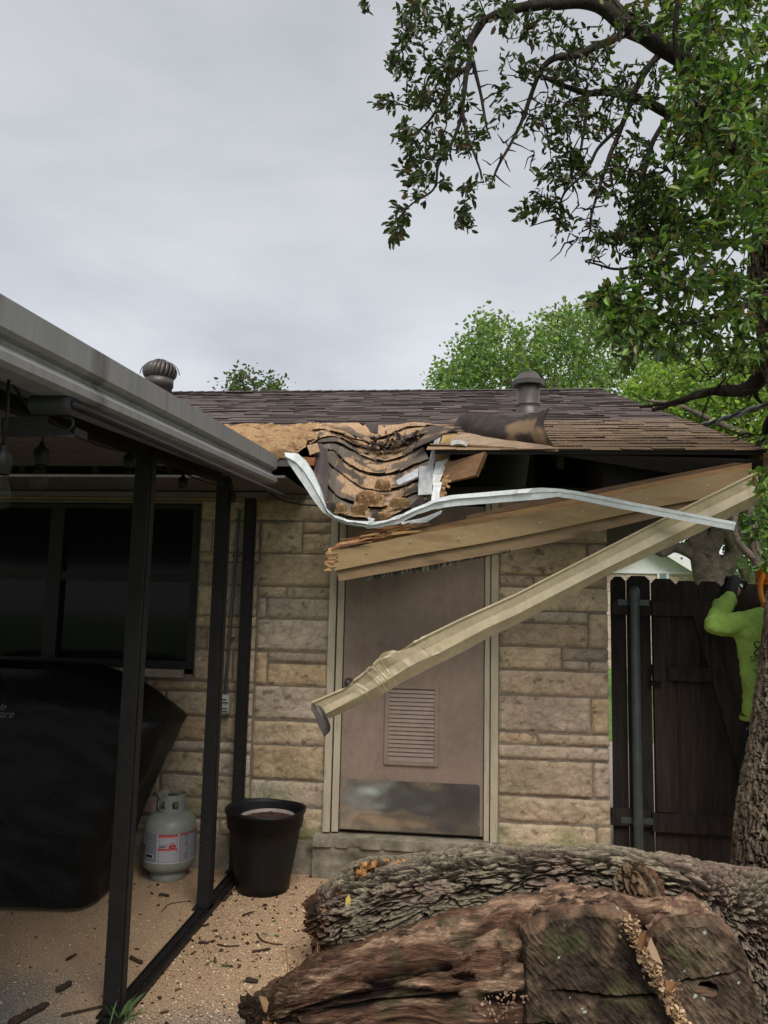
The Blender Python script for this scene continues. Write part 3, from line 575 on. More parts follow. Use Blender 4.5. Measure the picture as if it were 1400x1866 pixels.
flap(([(612, 773, 5.0), (640, 780, 4.98), (655, 796, 4.95)], [(600, 779, 4.97), (632, 787, 4.92), (650, 800, 4.88)]), (0.2, 0.14, 0.1), 0.02, fl, 0.5)
flap(([(745, 925, 4.27), (768, 903, 4.26)], [(762, 930, 4.25), (778, 917, 4.24)]), (0.05, 0.04, 0.04), 0.005, fl, 0.0)
flap(([(597, 918, 4.25), (610, 916, 4.24)], [(594, 934, 4.23), (613, 926, 4.22)]), (0.04, 0.035, 0.033), 0.006, fl, 0.0)
flap(([(668, 929, 4.26), (688, 930, 4.25)], [(666, 945, 4.24), (690, 946, 4.22)]), (0.06, 0.05, 0.045), 0.01, fl, 0.1)
flap(([(560, 812, 4.44), (578, 808, 4.45)], [(566, 829, 4.36), (584, 823, 4.38)]), (0.30, 0.20, 0.12), 0.01, fl, 0.6)
flap(([(790, 778, 4.9), (830, 782, 4.85)], [(752, 818, 4.72), (795, 800, 4.7)]), (0.10, 0.08, 0.07), 0.012, fl, 0.1)
fl.build_each('curled_shingle', M['shingle'], roof, solid=0.006)
# tumble of broken scraps in the crease
tb = MB()
for i in range(120):
    px_ = random.gauss(712, 28); py_ = 808+random.gauss(0, 9)-0.0035*(px_-705)**2*0.6+(8 if px_ < 705 else 0)*0; p = PY(px_, py_, 4.86+random.uniform(-0.06, 0.05)); s = random.uniform(0.004, 0.017)
    Mx = Matrix.Translation(p) @ Matrix.Rotation(random.uniform(0, 6), 4, (random.random(), random.random(), random.random()+0.1))
    tb.box((-s, -s*0.7, -0.003), (s, s*0.7, 0.004), random.choice([(0.09, 0.07, 0.06), (0.30, 0.19, 0.12), (0.05, 0.035, 0.03), (0.36, 0.24, 0.15)]), Mx)
for (px_, py_, rz_, rx_, sx, sy) in ((668, 800, 0.3, 0.5, 0.055, 0.03), (690, 812, -0.2, 0.7, 0.05, 0.035), (715, 806, 0.1, 0.4, 0.06, 0.03), (735, 800, 0.5, 0.6, 0.05, 0.03), (752, 792, -0.4, 0.5, 0.06, 0.035), (700, 822, 0.05, 0.5, 0.055, 0.028), (728, 818, -0.25, 0.6, 0.045, 0.03), (650, 792, 0.4, 0.5, 0.05, 0.03), (775, 788, -0.3, 0.3, 0.06, 0.03)):
    p = PY(px_, py_, 4.88); Mx = Matrix.Translation(p) @ Matrix.Rotation(rz_, 4, 'Y') @ Matrix.Rotation(rx_, 4, 'X') @ Matrix.Rotation(random.uniform(-0.4, 0.4), 4, 'Z'); c = random.choice([(0.10, 0.08, 0.07), (0.30, 0.2, 0.13), (0.13, 0.105, 0.085)]); tb.box((-sx, -sy, -0.003), (sx, sy, 0.003), c, Mx)
tag(tb.build('broken_scraps', M['shingle'], roof), kind='stuff')
# torn ply, flashing, white underlay beside the bay
ply = MB()
flap(([(806, 795, 4.72), (834, 793, 4.72)], [(793, 843, 4.5), (816, 842, 4.52)]), (0.42, 0.27, 0.10), 0.0, ply, -1)
flap(([(815, 841, 4.51), (818, 838, 4.53)], [(800, 914, 4.34), (806, 905, 4.36)]), (0.30, 0.17, 0.08), 0.0, ply, -1)
for i in range(26):
    t = i/25; p = PY(817-16*t+random.uniform(-3, 3), 838+72*t, 4.5-0.16*t); L = random.uniform(0.01, 0.04)
    Mx = Matrix.Translation(p) @ Matrix.Rotation(random.uniform(-0.6, 0.9), 4, 'Y'); ply.box((-L*0.5, -0.004, -0.004), (L, 0.004, 0.003), random.choice([(0.36, 0.2, 0.09), (0.2, 0.1, 0.05), (0.5, 0.32, 0.15)]), Mx)
ply.build('torn_plywood', M['lumber'], roof, solid=0.012)
fs = MB()
flap(([(792, 803, 4.66), (803, 797, 4.68)], [(779, 850, 4.47), (790, 852, 4.47)]), (0.42, 0.42, 0.42), 0.0, fs, -1)
flap(([(764, 850, 4.50), (791, 848, 4.46)], [(763, 902, 4.33), (787, 901, 4.31)]), (0.44, 0.44, 0.45), 0.003, fs, -0.3)
flap(([(722, 876, 4.40), (762, 853, 4.42)], [(727, 884, 4.37), (763, 868, 4.38)]), (0.50, 0.52, 0.56), 0.0, fs, -0.1)
fs.build_each('step_flashing', mat('flashing_sheet', (1, 1, 1), 0.6, attr=True, nscale=30, namt=0.12, bump=0.2), roof, solid=0.003)
wp = MB()
flap(([(795, 842, 4.44), (817, 836, 4.47)], [(790, 862, 4.40), (806, 866, 4.42)]), (0.75, 0.75, 0.76), 0.004, wp, -1)
flap(([(789, 863, 4.40), (807, 865, 4.41)], [(788, 884, 4.36), (800, 885, 4.38)]), (0.80, 0.80, 0.8), 0.01, wp, -1)
flap(([(790, 882, 4.36), (806, 878, 4.38)], [(786, 914, 4.29), (800, 908, 4.31)]), (0.78, 0.78, 0.8), 0.004, wp, -1)
flap(([(668, 940, 4.245), (684, 945, 4.235)], [(672, 952, 4.225), (680, 953, 4.22)]), (0.5, 0.5, 0.5), 0.01, wp, -1)
wp.build_each('torn_underlay', mat('white_underlay', (1, 1, 1), 0.6, attr=True, nscale=40, namt=0.1, bump=0.4), roof, solid=0.002)
# cracked rafter tail poking out
rt = MB()
q = [PY(810, 868, 4.35), PY(812, 876, 4.35), PY(868, 872-4, 4.62), PY(883, 826, 4.62)]
a1, a2 = PY(806, 846, 4.45), PY(808, 880, 4.44); b1, b2 = PY(884, 823, 4.30), PY(866, 866, 4.30)
rt.hexa([a2, b2, b2+np.array([0.02, 0.05, 0]), a2+np.array([0, 0.05, 0]), a1, b1, b1+np.array([0.02, 0.05, 0]), a1+np.array([0, 0.05, 0])], (0.30, 0.165, 0.085))
a1, a2 = PY(548, 832, 4.36), PY(556, 846, 4.36); b1, b2 = PY(575, 834, 4.36), PY(572, 848, 4.36)
rt.hexa([a2, b2, b2+np.array([0.0, 0.05, 0]), a2+np.array([0, 0.05, 0]), a1, b1, b1+np.array([0.0, 0.05, 0]), a1+np.array([0, 0.05, 0])], (0.26, 0.10, 0.045))
rt.build_each('snapped_rafter', M['lumber'], roof)
# the peeled, rolled-back sheet of shingles
rl = MB(); Tt = [(829, 773), (846, 753), (867, 756), (900, 757), (943, 760), (978, 754), (1001, 744)]; Bb = [(829, 777), (845, 783), (864, 797), (900, 804), (943, 808), (980, 812), (1014, 817)]
ta = spl([(*q, 0) for q in Tt], 60)[:, :2]; ba = spl([(*q, 0) for q in Bb], 60)[:, :2]
nr = 20; G = np.zeros((nr, 60, 3))
for j in range(60):
    t = j/59; base = RP(ba[j][0], ba[j][1], 0.01); Yb = max(4.40, base[1])
    for i in range(nr):
        s = i/(nr-1); px_ = ta[j][0]*(1-s)+ba[j][0]*s; py_ = ta[j][1]*(1-s)+ba[j][1]*s
        px_ -= sin(s*pi)*16*sst(np.array(t), 0.72, 1.0)
        G[i, j] = PY(px_, py_, Yb+0.10*(1-s)-0.085*sin(s*pi)*(0.4+0.6*sst(np.array(t), 0, 0.3)))
c = np.array((0.085, 0.068, 0.062))*(1+0.25*fbm(G*20, 3))[..., None]
T_, S_ = np.meshgrid(np.linspace(0, 1, 60), np.linspace(0, 1, nr))
c = mixc(c, TAN*0.9, sst(fbm(G*6+9, 3)+1.1*np.exp(-((T_-0.78)/0.17)**2)*np.exp(-((S_-0.42)/0.3)**2)-0.35, 0, 0.4)*0.85)
G = G+0.008*fbm(G*8, 3)[..., None]*np.array([0, -1, 0.5])
rl.grid(G, c, flip=True); rl.build('rolled_back_shingles', M['shingle'], roof, smooth=True, solid=0.009)
pl = MB()
flap(([(824, 799, 4.52), (851, 791, 4.55), (897, 800, 4.47), (979, 811, 4.38), (1018, 817, 4.35)], [(822, 811, 4.44), (851, 812, 4.42), (905, 815, 4.38), (965, 819, 4.34), (1018, 822, 4.32)]), (0.46, 0.32, 0.22), 0.004, pl, -0.6)
flap(([(820, 806, 4.41), (835, 804, 4.41), (851, 808, 4.41)], [(822, 812, 4.40), (836, 810, 4.39), (851, 814, 4.40)]), (0.6, 0.57, 0.52), 0.004, pl, -1)
pl.build_each('split_decking', M['lumber'], roof, solid=0.012)

# vents on the roof
def vent_turbine(px_, py_):
    p = RP(px_, py_); 
    x, y = p[0], min(p[1], RIDGE-0.25); z = roofz(y)
    b = MB(); b.lathe([(0.150, -0.12), (0.150, 0.10), (0.157, 0.10), (0.157, 0.115), (0.168, 0.12), (0.168, 0.21), (0.13, 0.22)], (x, y, z), 32); tb_ = b.build('turbine_vent', M['ventmetal'], roof, smooth=True)
    b = MB(); n = 22; zc = z+0.30
    for i in range(n):
        th = i*2*pi/n; A = np.linspace(-1.25, 1.5, 12); prof = [(0.205*cos(a)**0.75 if cos(a) > 0 else 0.001, 0.125*sin(a)) for a in A]
        L1 = np.array([(max(r, 0.03)*cos(th+a*0.12), max(r, 0.03)*sin(th+a*0.12), h) for (r, h), a in zip(prof, A)]); th2 = th+2*pi/n*1.15
        L2 = np.array([(max(r, 0.03)*0.88*cos(th2+a*0.12), max(r, 0.03)*0.88*sin(th2+a*0.12), h) for (r, h), a in zip(prof, A)])
        b.grid(np.stack([L1, (L1+L2)/2*1.06, L2], 0)+np.array([x, y, zc]))
    b.lathe([(0.0001, 0.15), (0.07, 0.145), (0.08, 0.13)], (x, y, zc), 20)
    hd = b.build('turbine_head', M['ventmetal'], tb_, smooth=True, solid=0.004)
    b = MB(); 
    for rot in (0.2, 1.77): b.tube([(x+0.235*cos(a)*cos(rot), y+0.235*cos(a)*sin(rot), zc-0.03+0.18*sin(a)) for a in np.linspace(0, pi, 14)], 0.006, 6)
    b.build('wire_brace', M['ventmetal'], tb_)
vent_turbine(289, 722)
p = RP(963, 752); b = MB(); wpx = (p[1]/cos(YAW))/F
R_ = 21.5*wpx*0.99; tz = 57*wpx
b.lathe([(R_*1.15, -0.05), (R_*1.1, 0.01), (R_, 0.025), (R_, 12*wpx), (R_*1.03, 12.5*wpx), (R_*1.03, 15*wpx), (R_*0.98, 15.5*wpx), (R_*0.98, tz), (0.001, tz)], p, 32)
fv = b.build('flue_vent', M['ventmetal'], roof, smooth=True)
b = MB(); b.lathe([(R_*1.02, tz-7*wpx), (R_*1.36, tz-7*wpx), (R_*1.40, tz+1*wpx), (R_*0.86, tz+13*wpx), (R_*0.84, tz+16*wpx), (0.001, tz+16.5*wpx)], p, 8)
b.build('flue_cap', M['ventmetal'], fv, solid=0.003)

# fallen eave board: subfascia, fascia and frieze hinged down from the right corner
def board(pts_top, pts_bot, th, n=40, c=(1, 1, 1), mb=None, wob=0.0):
    a, b_ = lin(pxs(pts_top), n), lin(pxs(pts_bot), n); D = np.array([0, th, 0])
    if wob: b_ = b_+wob*fbm(b_*30, 3)[:, None]*np.array([0, 0, 1])
    G = np.stack([a+D, a, b_, b_+D, a+D], 0); mb.grid(G, c, flip=True); mb.add([a[0], b_[0], b_[0]+D, a[0]+D], [(0, 1, 2, 3)], c if np.ndim(c) == 1 else c[0]); mb.add([a[-1], b_[-1], b_[-1]+D, a[-1]+D], [(3, 2, 1, 0)], c if np.ndim(c) == 1 else c[0])
eb = MB(); board([(598, 1006, 4.24), (760, 973, 4.245), (874, 954, 4.25), (988, 932, 4.26), (1217, 882, 4.28), (1370, 853, 4.30)], [(610, 1040, 4.24), (760, 1010, 4.245), (874, 991, 4.25), (988, 969, 4.26), (1217, 920, 4.28), (1372, 893, 4.30)], 0.022, mb=eb)
# replace straight run by one even curve
eave = eb.build('fallen_eave_board', M['fascia'], house)
eb = MB(); board([(612, 1036, 4.262), (760, 1006, 4.267), (874, 987, 4.272), (988, 965, 4.282), (1217, 918, 4.302), (1372, 891, 4.322)], [(618, 1059, 4.262), (760, 1034, 4.267), (874, 1014, 4.272), (988, 993, 4.282), (1217, 938, 4.302), (1372, 910, 4.322)], 0.02, mb=eb)
eb.build('frieze_board', M['fascia2'], eave)
eb = MB(); board([(640, 985, 4.29), (740, 970, 4.29), (830, 950, 4.29), (988, 921, 4.29), (1217, 873, 4.31), (1370, 843, 4.33)], [(640, 1002, 4.285), (740, 982, 4.285), (830, 964, 4.285), (988, 935, 4.285), (1217, 884, 4.305), (1370, 856, 4.325)], 0.04, c=(0.30, 0.175, 0.08), mb=eb, wob=0.004)
board([(850, 940, 4.32), (930, 921, 4.32), (988, 911, 4.32), (1217, 866, 4.34), (1365, 838, 4.35)], [(850, 948, 4.315), (930, 931, 4.315), (988, 921, 4.315), (1217, 875, 4.335), (1365, 846, 4.35)], 0.035, c=(0.12, 0.07, 0.04), mb=eb, wob=0.004)
eb.build('subfascia', M['lumber'], eave)
sp = MB()          # splinters at the broken end
for i in range(120):
    t = random.random(); px_ = 598+150*t; py_ = 1004-42*t**0.8+random.uniform(-8, 5)*(0.4+t*0.6); p = PY(px_, py_, 4.25+random.uniform(-0.01, 0.06)); L = random.uniform(0.05, 0.19); wv = random.uniform(0.003, 0.010)
    Mx = Matrix.Translation(p) @ Matrix.Rotation(-0.20+random.uniform(-0.16, 0.14), 4, 'Y') @ Matrix.Rotation(random.uniform(-0.2, 0.2), 4, 'Z')
    c = random.choice([(0.42, 0.22, 0.10), (0.30, 0.13, 0.06), (0.55, 0.33, 0.17), (0.16, 0.07, 0.04), (0.48, 0.28, 0.12)])
    v = np.array([(0, -wv, -wv), (L, -wv*0.2, -wv*0.2), (L, wv*0.2, -wv*0.2), (0, wv, -wv), (0, -wv, wv), (L, -wv*0.2, wv*0.2), (L, wv*0.2, wv*0.2), (0, wv, wv)])
    if random.random() < 0.5 and px_ > 650: v[:, 0] *= -1
    Ma = np.array(Mx); sp.hexa(v@Ma[:3, :3].T+Ma[:3, 3], c)
for i in range(16):     # split end grain of the painted board
    p = PY(603+random.uniform(-6, 6), 1006+i*2.2, 4.238); sp.box(p-np.array([0.02, 0.003, 0.003]), p+np.array([random.uniform(0.0, 0.05), 0.001, 0.004]), random.choice([(0.42, 0.25, 0.11), (0.22, 0.12, 0.06)]))
tag(sp.build('splinters', M['lumber'], eave), kind='stuff')
rg = MB()          # torn vent strip under the board
for i in range(90):
    px_ = 668+i*2.9; t = (px_-668)/260; base = np.interp(px_, [612, 760, 874, 988], [1059, 1034, 1014, 993]); hh = (9 if px_ < 830 else 4)*random.uniform(0.5, 1.3)
    a = PY(px_, base-2, 4.275); b_ = PY(px_+random.uniform(-2, 2), base+hh, 4.29); a2 = PY(px_+4.2, base-3, 4.275); b2 = PY(px_+3+random.uniform(-1, 1), base+hh*random.uniform(0.7, 1)-1, 4.285)
    rg.add([a, b_, b2, a2], [(0, 1, 2, 3)], random.choice([(0.03, 0.028, 0.025), (0.05, 0.045, 0.04), (0.16, 0.15, 0.11)]))
rg.build('torn_vent_strip', M['lumber'], eave, solid=0.003)
nl = MB()
for px_ in (668, 748, 836, 905, 985, 1062, 1180, 1290):
    yy_ = np.interp(px_, [598, 760, 874, 988, 1217, 1370], [1022, 990, 972, 950, 900, 872])+random.uniform(-6, 10); p = PY(px_, yy_, 4.235); nl.lathe([(0.0001, 0.004), (0.0045, 0.003), (0.005, 0)], (0, 0, 0), 8); v = nl.v[-1]; v[:] = np.stack([v[:, 0]+p[0], p[1]-v[:, 2], v[:, 1]+p[2]], -1)
nl.build_each('nail_head', M['greymetal'], eave)
cb_ = MB(); q = [PY(1368, 858, 4.28), PY(1387, 851, 4.28), PY(1388, 906, 4.28), PY(1372, 906, 4.28)]
D = np.array([0, 0.3, 0]); cb_.hexa([q[3], q[2], q[2]+D, q[3]+D, q[0], q[1], q[1]+D, q[0]+D]); cb_.build('corner_return', M['fascia2'], house, bevel=0.003)
cb_ = MB(); q = [PY(1000, 826, 4.36), PY(1392, 838, 4.34), PY(1388, 850, 4.36), PY(1260, 868, 4.42)]
cb_.add([np.array(a) for a in q], [(0, 1, 2, 3)]); cb_.build('soffit_remnant', M['dark'], house, solid=0.01)

# sawdust on the roof: lumpy pile left of the bay and mounds in it
def pile(fn, nx, ny, name, thick, seed, edgefall=0.15, rnd=False):
    U, V = np.meshgrid(np.linspace(0, 1, nx), np.linspace(0, 1, ny)); P, nn = fn(U, V)
    e = np.minimum(np.minimum(U, 1-U), np.minimum(V, 1-V)); e = 0.42-np.sqrt((U-0.5)**2+(V-0.5)**2) if rnd else e; e = e+0.12*fbm(np.stack([U*5+seed, V*5, U*0], -1), 3)
    m_ = sst(e, 0.0, edgefall); h = thick*m_*(0.75+0.55*fbm(P*7+seed, 4))+0.004*fbm(P*60, 2)-(0.03 if rnd else 0.010)*(1-sst(m_, 0.0, 0.12))
    return P+nn*h[..., None]
sd_ = MB()
def fnL(U, V):
    X = -2.35+(HX0+0.035+2.35)*U; Y = EY-0.03+1.0*V; return np.stack([X, Y, EZ+MS*(Y-EY)+0.006], -1), nrm
G = pile(fnL, 150, 100, '', 0.055, 1, 0.10); sd_.grid(G)
lip = G[0].copy(); lip[:, 2] -= 0.05; lip[:, 1] += 0.02; sd_.grid(np.stack([lip, G[0]], 0))
for (cx_, cy_, Y_, rx, rz, s_) in ((672, 904, 4.36, 0.085, 0.038, 3), (655, 924, 4.31, 0.055, 0.018, 5), (697, 880, 4.46, 0.05, 0.020, 8), (728, 914, 4.31, 0.07, 0.012, 11), (622, 923, 4.27, 0.04, 0.012, 12), (700, 940, 4.26, 0.06, 0.010, 17)):
    c0 = PY(cx_, cy_, Y_)
    def fnm(U, V): return c0+np.stack([(U-0.5)*2*rx, (V-0.5)*0.9*rz*2, (V-0.5)*2*rz], -1), np.array([0, -0.6, 0.8])
    sd_.grid(pile(fnm, 60, 40, '', 0.028, s_, 0.2, True))
rg0 = np.random.default_rng(8); pts_ = []
for Gq, dq in GR:
    m_ = dq.ravel() > -0.12+rg0.uniform(-0.15, 0.2, dq.size); pts_.append(Gq.reshape(-1, 3)[m_]+np.array([0, -0.002, 0.003]))
pts_ = np.concatenate(pts_); pts_ = pts_[rg0.integers(0, len(pts_), 5200)]+rg0.normal(size=(5200, 3))*np.array([0.012, 0.004, 0.004])
xs_ = rg0.uniform(-2.3, HX0+0.02, 5200); ys_ = EY+rg0.uniform(0, 1, 5200)**1.3*1.15; e1 = np.stack([xs_, ys_, roofz(ys_)+0.045*np.clip((ys_-EY)*8, 0.1, 1)*np.clip((EY+1.0-ys_)*5, 0.1, 1)], -1)
xs_ = rg0.uniform(HX1+0.3, XR, 1500); ys_ = EY+rg0.uniform(0, 1, 1500)**1.3*1.5; e2 = np.stack([xs_, ys_, roofz(ys_)+0.012], -1); AP = np.concatenate([pts_, e1, e2]); n_ = len(AP)
d1 = rg0.normal(size=(n_, 3)); d1 /= np.linalg.norm(d1, axis=1)[:, None]; d2 = np.cross(d1, rg0.normal(size=(n_, 3))); d2 /= np.linalg.norm(d2, axis=1)[:, None]; sz0 = rg0.uniform(0.002, 0.0055, n_)[:, None]
Vq = np.stack([AP-d1*sz0, AP-d2*sz0*0.5, AP+d1*sz0, AP+d2*sz0*0.5], 1); gm = MB(); gm.add(Vq.reshape(-1, 3), np.arange(n_*4).reshape(n_, 4), np.repeat(np.array([(0.60, 0.40, 0.23), (0.48, 0.30, 0.16), (0.68, 0.50, 0.32), (0.30, 0.17, 0.09)])[rg0.integers(0, 4, n_)], 4, 0))
tag(gm.build('sawdust_grains', M['lumber']), 'loose tan chips sprinkled over the shingles round the caved-in bay', 'sawdust', kind='stuff')
tag(sd_.build('roof_sawdust', M['sawdust'], smooth=False), 'tan sawdust heaped on the roof edge and inside the caved-in bay', 'sawdust', kind='stuff')
# ================================================================ PATIO COVER
GS = 0.0515                                   # the cover falls away from the house
def gz(y): return 2.515+GS*(y-4.35)           # top of the edge beam
PXE = -1.055
cov = thing('patio_cover', 'metal patio cover with weathered edge beam on dark square posts, left of the door', 'patio cover', (-3.5, 3.5, 0))
YA, YB = -1.6, 4.20
b = MB(); prof = [(0.0, 0.0), (0.0, -0.072), (-0.012, -0.082), (-0.028, -0.088), (-0.028, -0.098), (0.004, -0.128), (0.004, -0.150), (-0.012, -0.160), (-0.15, -0.160), (-0.15, -0.145)]
ys = np.linspace(YA, YB, 9)
G = np.array([[(PXE+dx, y, gz(y)+dz) for y in ys] for dx, dz in [(-0.14, 0.0)]+prof])
b.grid(G); b.add(G[:, -1], [tuple(range(len(G)))[::-1]]); b.build('edge_beam', M['alum'], cov, smooth=False)
b = MB()                                      # ribbed pan ceiling, ribs run down the fall
xx = PXE-0.14
while xx > -7:
    for a, c, dz in ((0, 0.105, -0.05), (0.105, 0.115, -0.035)):
        b.hexa([(xx-c, YA, gz(YA)+dz), (xx-a, YA, gz(YA)+dz), (xx-a, W-0.08, gz(W-0.08)+dz), (xx-c, W-0.08, gz(W-0.08)+dz)]+[(xx-c, YA, gz(YA)-0.015), (xx-a, YA, gz(YA)-0.015), (xx-a, W-0.08, gz(W-0.08)-0.015), (xx-c, W-0.08, gz(W-0.08)-0.015)] if xx-c < PXE-0.2 or True else [])
    xx -= 0.115
v = np.concatenate(b.v); yw = 4.30; m_ = (v[:, 1] > yw)&(v[:, 0] > -99)
for q in b.v: q[q[:, 1] > yw, 1] = 4.28; 
for q in b.v:
    k = q[:, 1] == 4.28; q[k, 2] = q[k, 2]-GS*(W-0.08-4.28)
b.build('roof_panel', M['ceil'], cov)
b = MB(); b.hexa([(-7, YA, gz(YA)-0.015), (PXE-0.13, YA, gz(YA)-0.015), (PXE-0.13, YB, gz(YB)-0.015), (-7, YB, gz(YB)-0.015), (-7, YA, gz(YA)-0.006), (PXE-0.13, YA, gz(YA)-0.006), (PXE-0.13, YB, gz(YB)-0.006), (-7, YB, gz(YB)-0.006)]); b.build('roof_skin', M['alum'], cov)
b = MB(); b.hexa([(-1.43, YA, gz(YA)-0.145), (-1.37, YA, gz(YA)-0.145), (-1.37, YB, gz(YB)-0.145), (-1.43, YB, gz(YB)-0.145), (-1.43, YA, gz(YA)-0.055), (-1.37, YA, gz(YA)-0.055), (-1.37, YB, gz(YB)-0.055), (-1.43, YB, gz(YB)-0.055)])
b.hexa([(-1.21, YA, gz(YA)-0.16), (-1.15, YA, gz(YA)-0.16), (-1.15, YB, gz(YB)-0.16), (-1.21, YB, gz(YB)-0.16), (-1.21, YA, gz(YA)-0.02), (-1.15, YA, gz(YA)-0.02), (-1.15, YB, gz(YB)-0.02), (-1.21, YB, gz(YB)-0.02)])
b.build('side_beam', M['post'], cov)
for (px_, py_, Yt) in ((208, 1850, 3.23), (360, 1655, 4.35), (0, 0, 4.93)):
    x, y = (-1.402, 3.235) if Yt == 3.23 else ((-1.444, 4.35) if Yt == 4.35 else (-1.40, 4.925))
    x = -1.405; hw = 0.035 if Yt < 4.9 else 0.032
    b = MB(); top = gz(y)-0.10
    if Yt > 4.9: top = 2.395
    b.box((x-hw, y-hw, 0), (x+hw, y+hw, top)); b.box((x+hw, y-hw+0.012, 0.02), (x+hw+0.006, y+hw-0.012, top)); po = b.build('post', M['post'], cov, bevel=0.003)
    b = MB(); b.box((x-hw-0.02, y-hw-0.008, 0.0), (x+hw+0.008, y+hw+0.01, 0.012)); b.build('post_foot', M['post'], po)
b = MB(); b.box((-1.425, 3.0, 0.0), (-1.34, 4.9, 0.012)); b.box((-1.425, 3.0, 0.012), (-1.419, 4.9, 0.024)); b.box((-1.386, 3.0, 0.012), (-1.380, 4.9, 0.022)); b.box((-1.346, 3.0, 0.012), (-1.34, 4.9, 0.03)); b.build('floor_track', M['post'], cov)
b = MB(); b.box((-7, W-0.09, 2.345), (-1.3, W-0.03, 2.394)); b.build('ledger', M['fascia2'], cov)
b = MB(); z0 = PY(100, 905, W-0.1)[2]; z1 = PY(100, 886, W-0.1)[2]; b.box((-7, W-0.14, z0), (-1.27, W-0.092, 2.394)); b.build('header', M['ceil'], cov)
# electric conduit with fitting and bent bracket, up under the edge beam near the camera
jb = thing('junction_fitting', 'dark conduit fitting and open channel bracket under the patio cover, far left', 'electrical fitting', tuple(PY(60, 760, 2.0)))
p0 = PY(62, 738, 1.9); 
b = MB(); a0, a1 = PY(60, 738, 1.95), PY(130, 737, 1.95); b.tube([a0-(a1-a0)*0.02, a0, a0+(a1-a0)*0.1, a0+(a1-a0)*0.9, a1], [0.012, 0.026, 0.029, 0.029, 0.022], 14); b.build('conduit_body', M['wirem'], jb, smooth=True)
b = MB(); a2 = PY(520, 905, 4.1); b.tube([a1, a1+(a2-a1)*0.05, (a1+a2)/2, a2], 0.011, 12); b.build('conduit', M['post'], jb, smooth=True)
b = MB(); q = [PY(2, 760, 1.9), PY(88, 758, 1.95), PY(88, 772, 1.95), PY(136, 792, 2.0), PY(136, 796, 2.0), PY(2, 796, 1.9)]
q = [np.array(x) for x in q]; D = np.array([0, 0.07, 0.0]); b.add(q+[x+D for x in q], [(0, 1, 2, 3, 4, 5)], 1)
b.add([q[2], q[3], q[3]+D, q[2]+D], [(0, 1, 2, 3)]); b.add([q[3], PY(137, 778, 2.0), PY(137, 778, 2.0)+D, q[3]+D], [(0, 1, 2, 3)]); b.build('channel_bracket', M['post'], jb, solid=0.003)
b = MB(); b.tube(spl([PY(115, 760, 2.0), PY(130, 762, 2.0), PY(133, 775, 2.0), PY(122, 786, 2.0)], 14), 0.004, 6); b.build('wire', M['wirem'], jb)
# string lights
sl_ = thing('string_lights', 'string of clear bulbs hanging from the patio beam', 'string lights', tuple(PY(240, 790, 3.0)))
bulbs = [(6, 812, 1.75, 30), (77, 806, 2.25, 0), (236, 822, 3.05, 0), (334, 864, 3.75, 0), (424, 893, 4.35, 0)]
top = []
glass = bpy.data.materials.new('bulb_glass'); glass.use_nodes = True; gb = glass.node_tree.nodes['Principled BSDF']; gb.inputs['Roughness'].default_value = 0.05; gb.inputs['Alpha'].default_value = 0.10; gb.inputs['Base Color'].default_value = (0.05, 0.045, 0.04, 1)
for (px_, py_, Y_, _) in bulbs:
    p = PY(px_, py_, Y_); tz = gz(Y_)-0.15
    bw_ = MB(); bw_.tube([(p[0], p[1], tz), (p[0]+0.004, p[1], (tz+p[2])/2), (p[0], p[1], p[2])], 0.004, 6); top.append((p[0], p[1], tz))
    bw_.lathe([(0.006, 0.0), (0.010, -0.012), (0.022, -0.024), (0.024, -0.05), (0.020, -0.068), (0.019, -0.072)], p, 14)
    so_ = bw_.build('socket', M['black'], sl_, smooth=True)
    bb = MB(); bb.lathe([(0.014, -0.070), (0.017, -0.085), (0.027, -0.112), (0.029, -0.13), (0.024, -0.148), (0.012, -0.158), (0.001, -0.160)], p, 18); bb.build('bulb', glass, so_, smooth=True)
P_ = []
for a, c in zip(top[:-1], top[1:]):
    a, c = np.array(a), np.array(c)
    for t in np.linspace(0, 1, 8)[:-1]: P_.append(a*(1-t)+c*t-np.array([0, 0, 0.025*sin(t*pi)]))
b = MB(); b.tube(P_+[top[-1]], 0.004, 6); b.build('cord', M['black'], sl_)

# ---- outlet and its conduit on the stone
ou = thing('wall_outlet', 'grey weatherproof outlet box with conduit on the stone between two posts', 'outlet', tuple(PY(409, 1283, W-0.03)))
a, c = PY(399, 1265, W-0.055), PY(419, 1300, W-0.055); b = MB(); b.box((a[0], W-0.085, c[2]), (c[0], W-0.02, a[2])); ob = b.build('outlet_box', M['outlet'], ou, bevel=0.004)
for (ya, yb) in ((1268, 1281), (1284, 1297)):
    a1, c1 = PY(401.5, ya, W-0.09), PY(416.5, yb, W-0.09); b = MB(); b.box((a1[0], W-0.096, c1[2]), (c1[0], W-0.086, a1[2])); cv_ = b.build('flip_cover', M['outlet'], ob, bevel=0.003)
    b = MB(); b.box((a1[0]+0.012, W-0.0985, (a1[2]+c1[2])/2-0.004), (c1[0]-0.01, W-0.0965, (a1[2]+c1[2])/2+0.002)); b.box((a1[0]+0.004, W-0.0985, c1[2]+0.003), (c1[0]-0.004, W-0.0965, c1[2]+0.006)); 
    o_ = b.build('hinge_slot', M['black'], ob)
b = MB(); t0, t1 = PY(436, 930, W-0.035), PY(411, 1266, W-0.045); b.tube([t0, (t0*0.98+t1*0.02), t1], 0.0105, 10)
for f in (0.25, 0.7): q = t0*(1-f)+t1*f; b.box(q-np.array([0.025, -0.002, 0.008]), q+np.array([0.025, 0.03, 0.008]))
b.build('conduit', M['pipe'], ou, smooth=False)
cb2 = MB(); cb2.tube(spl([PY(486, 890, 4.6), PY(500, 905, 4.7), PY(540, 918, 4.9), PY(610, 922, 4.93), PY(660, 918, 4.93)], 30), 0.006, 6)
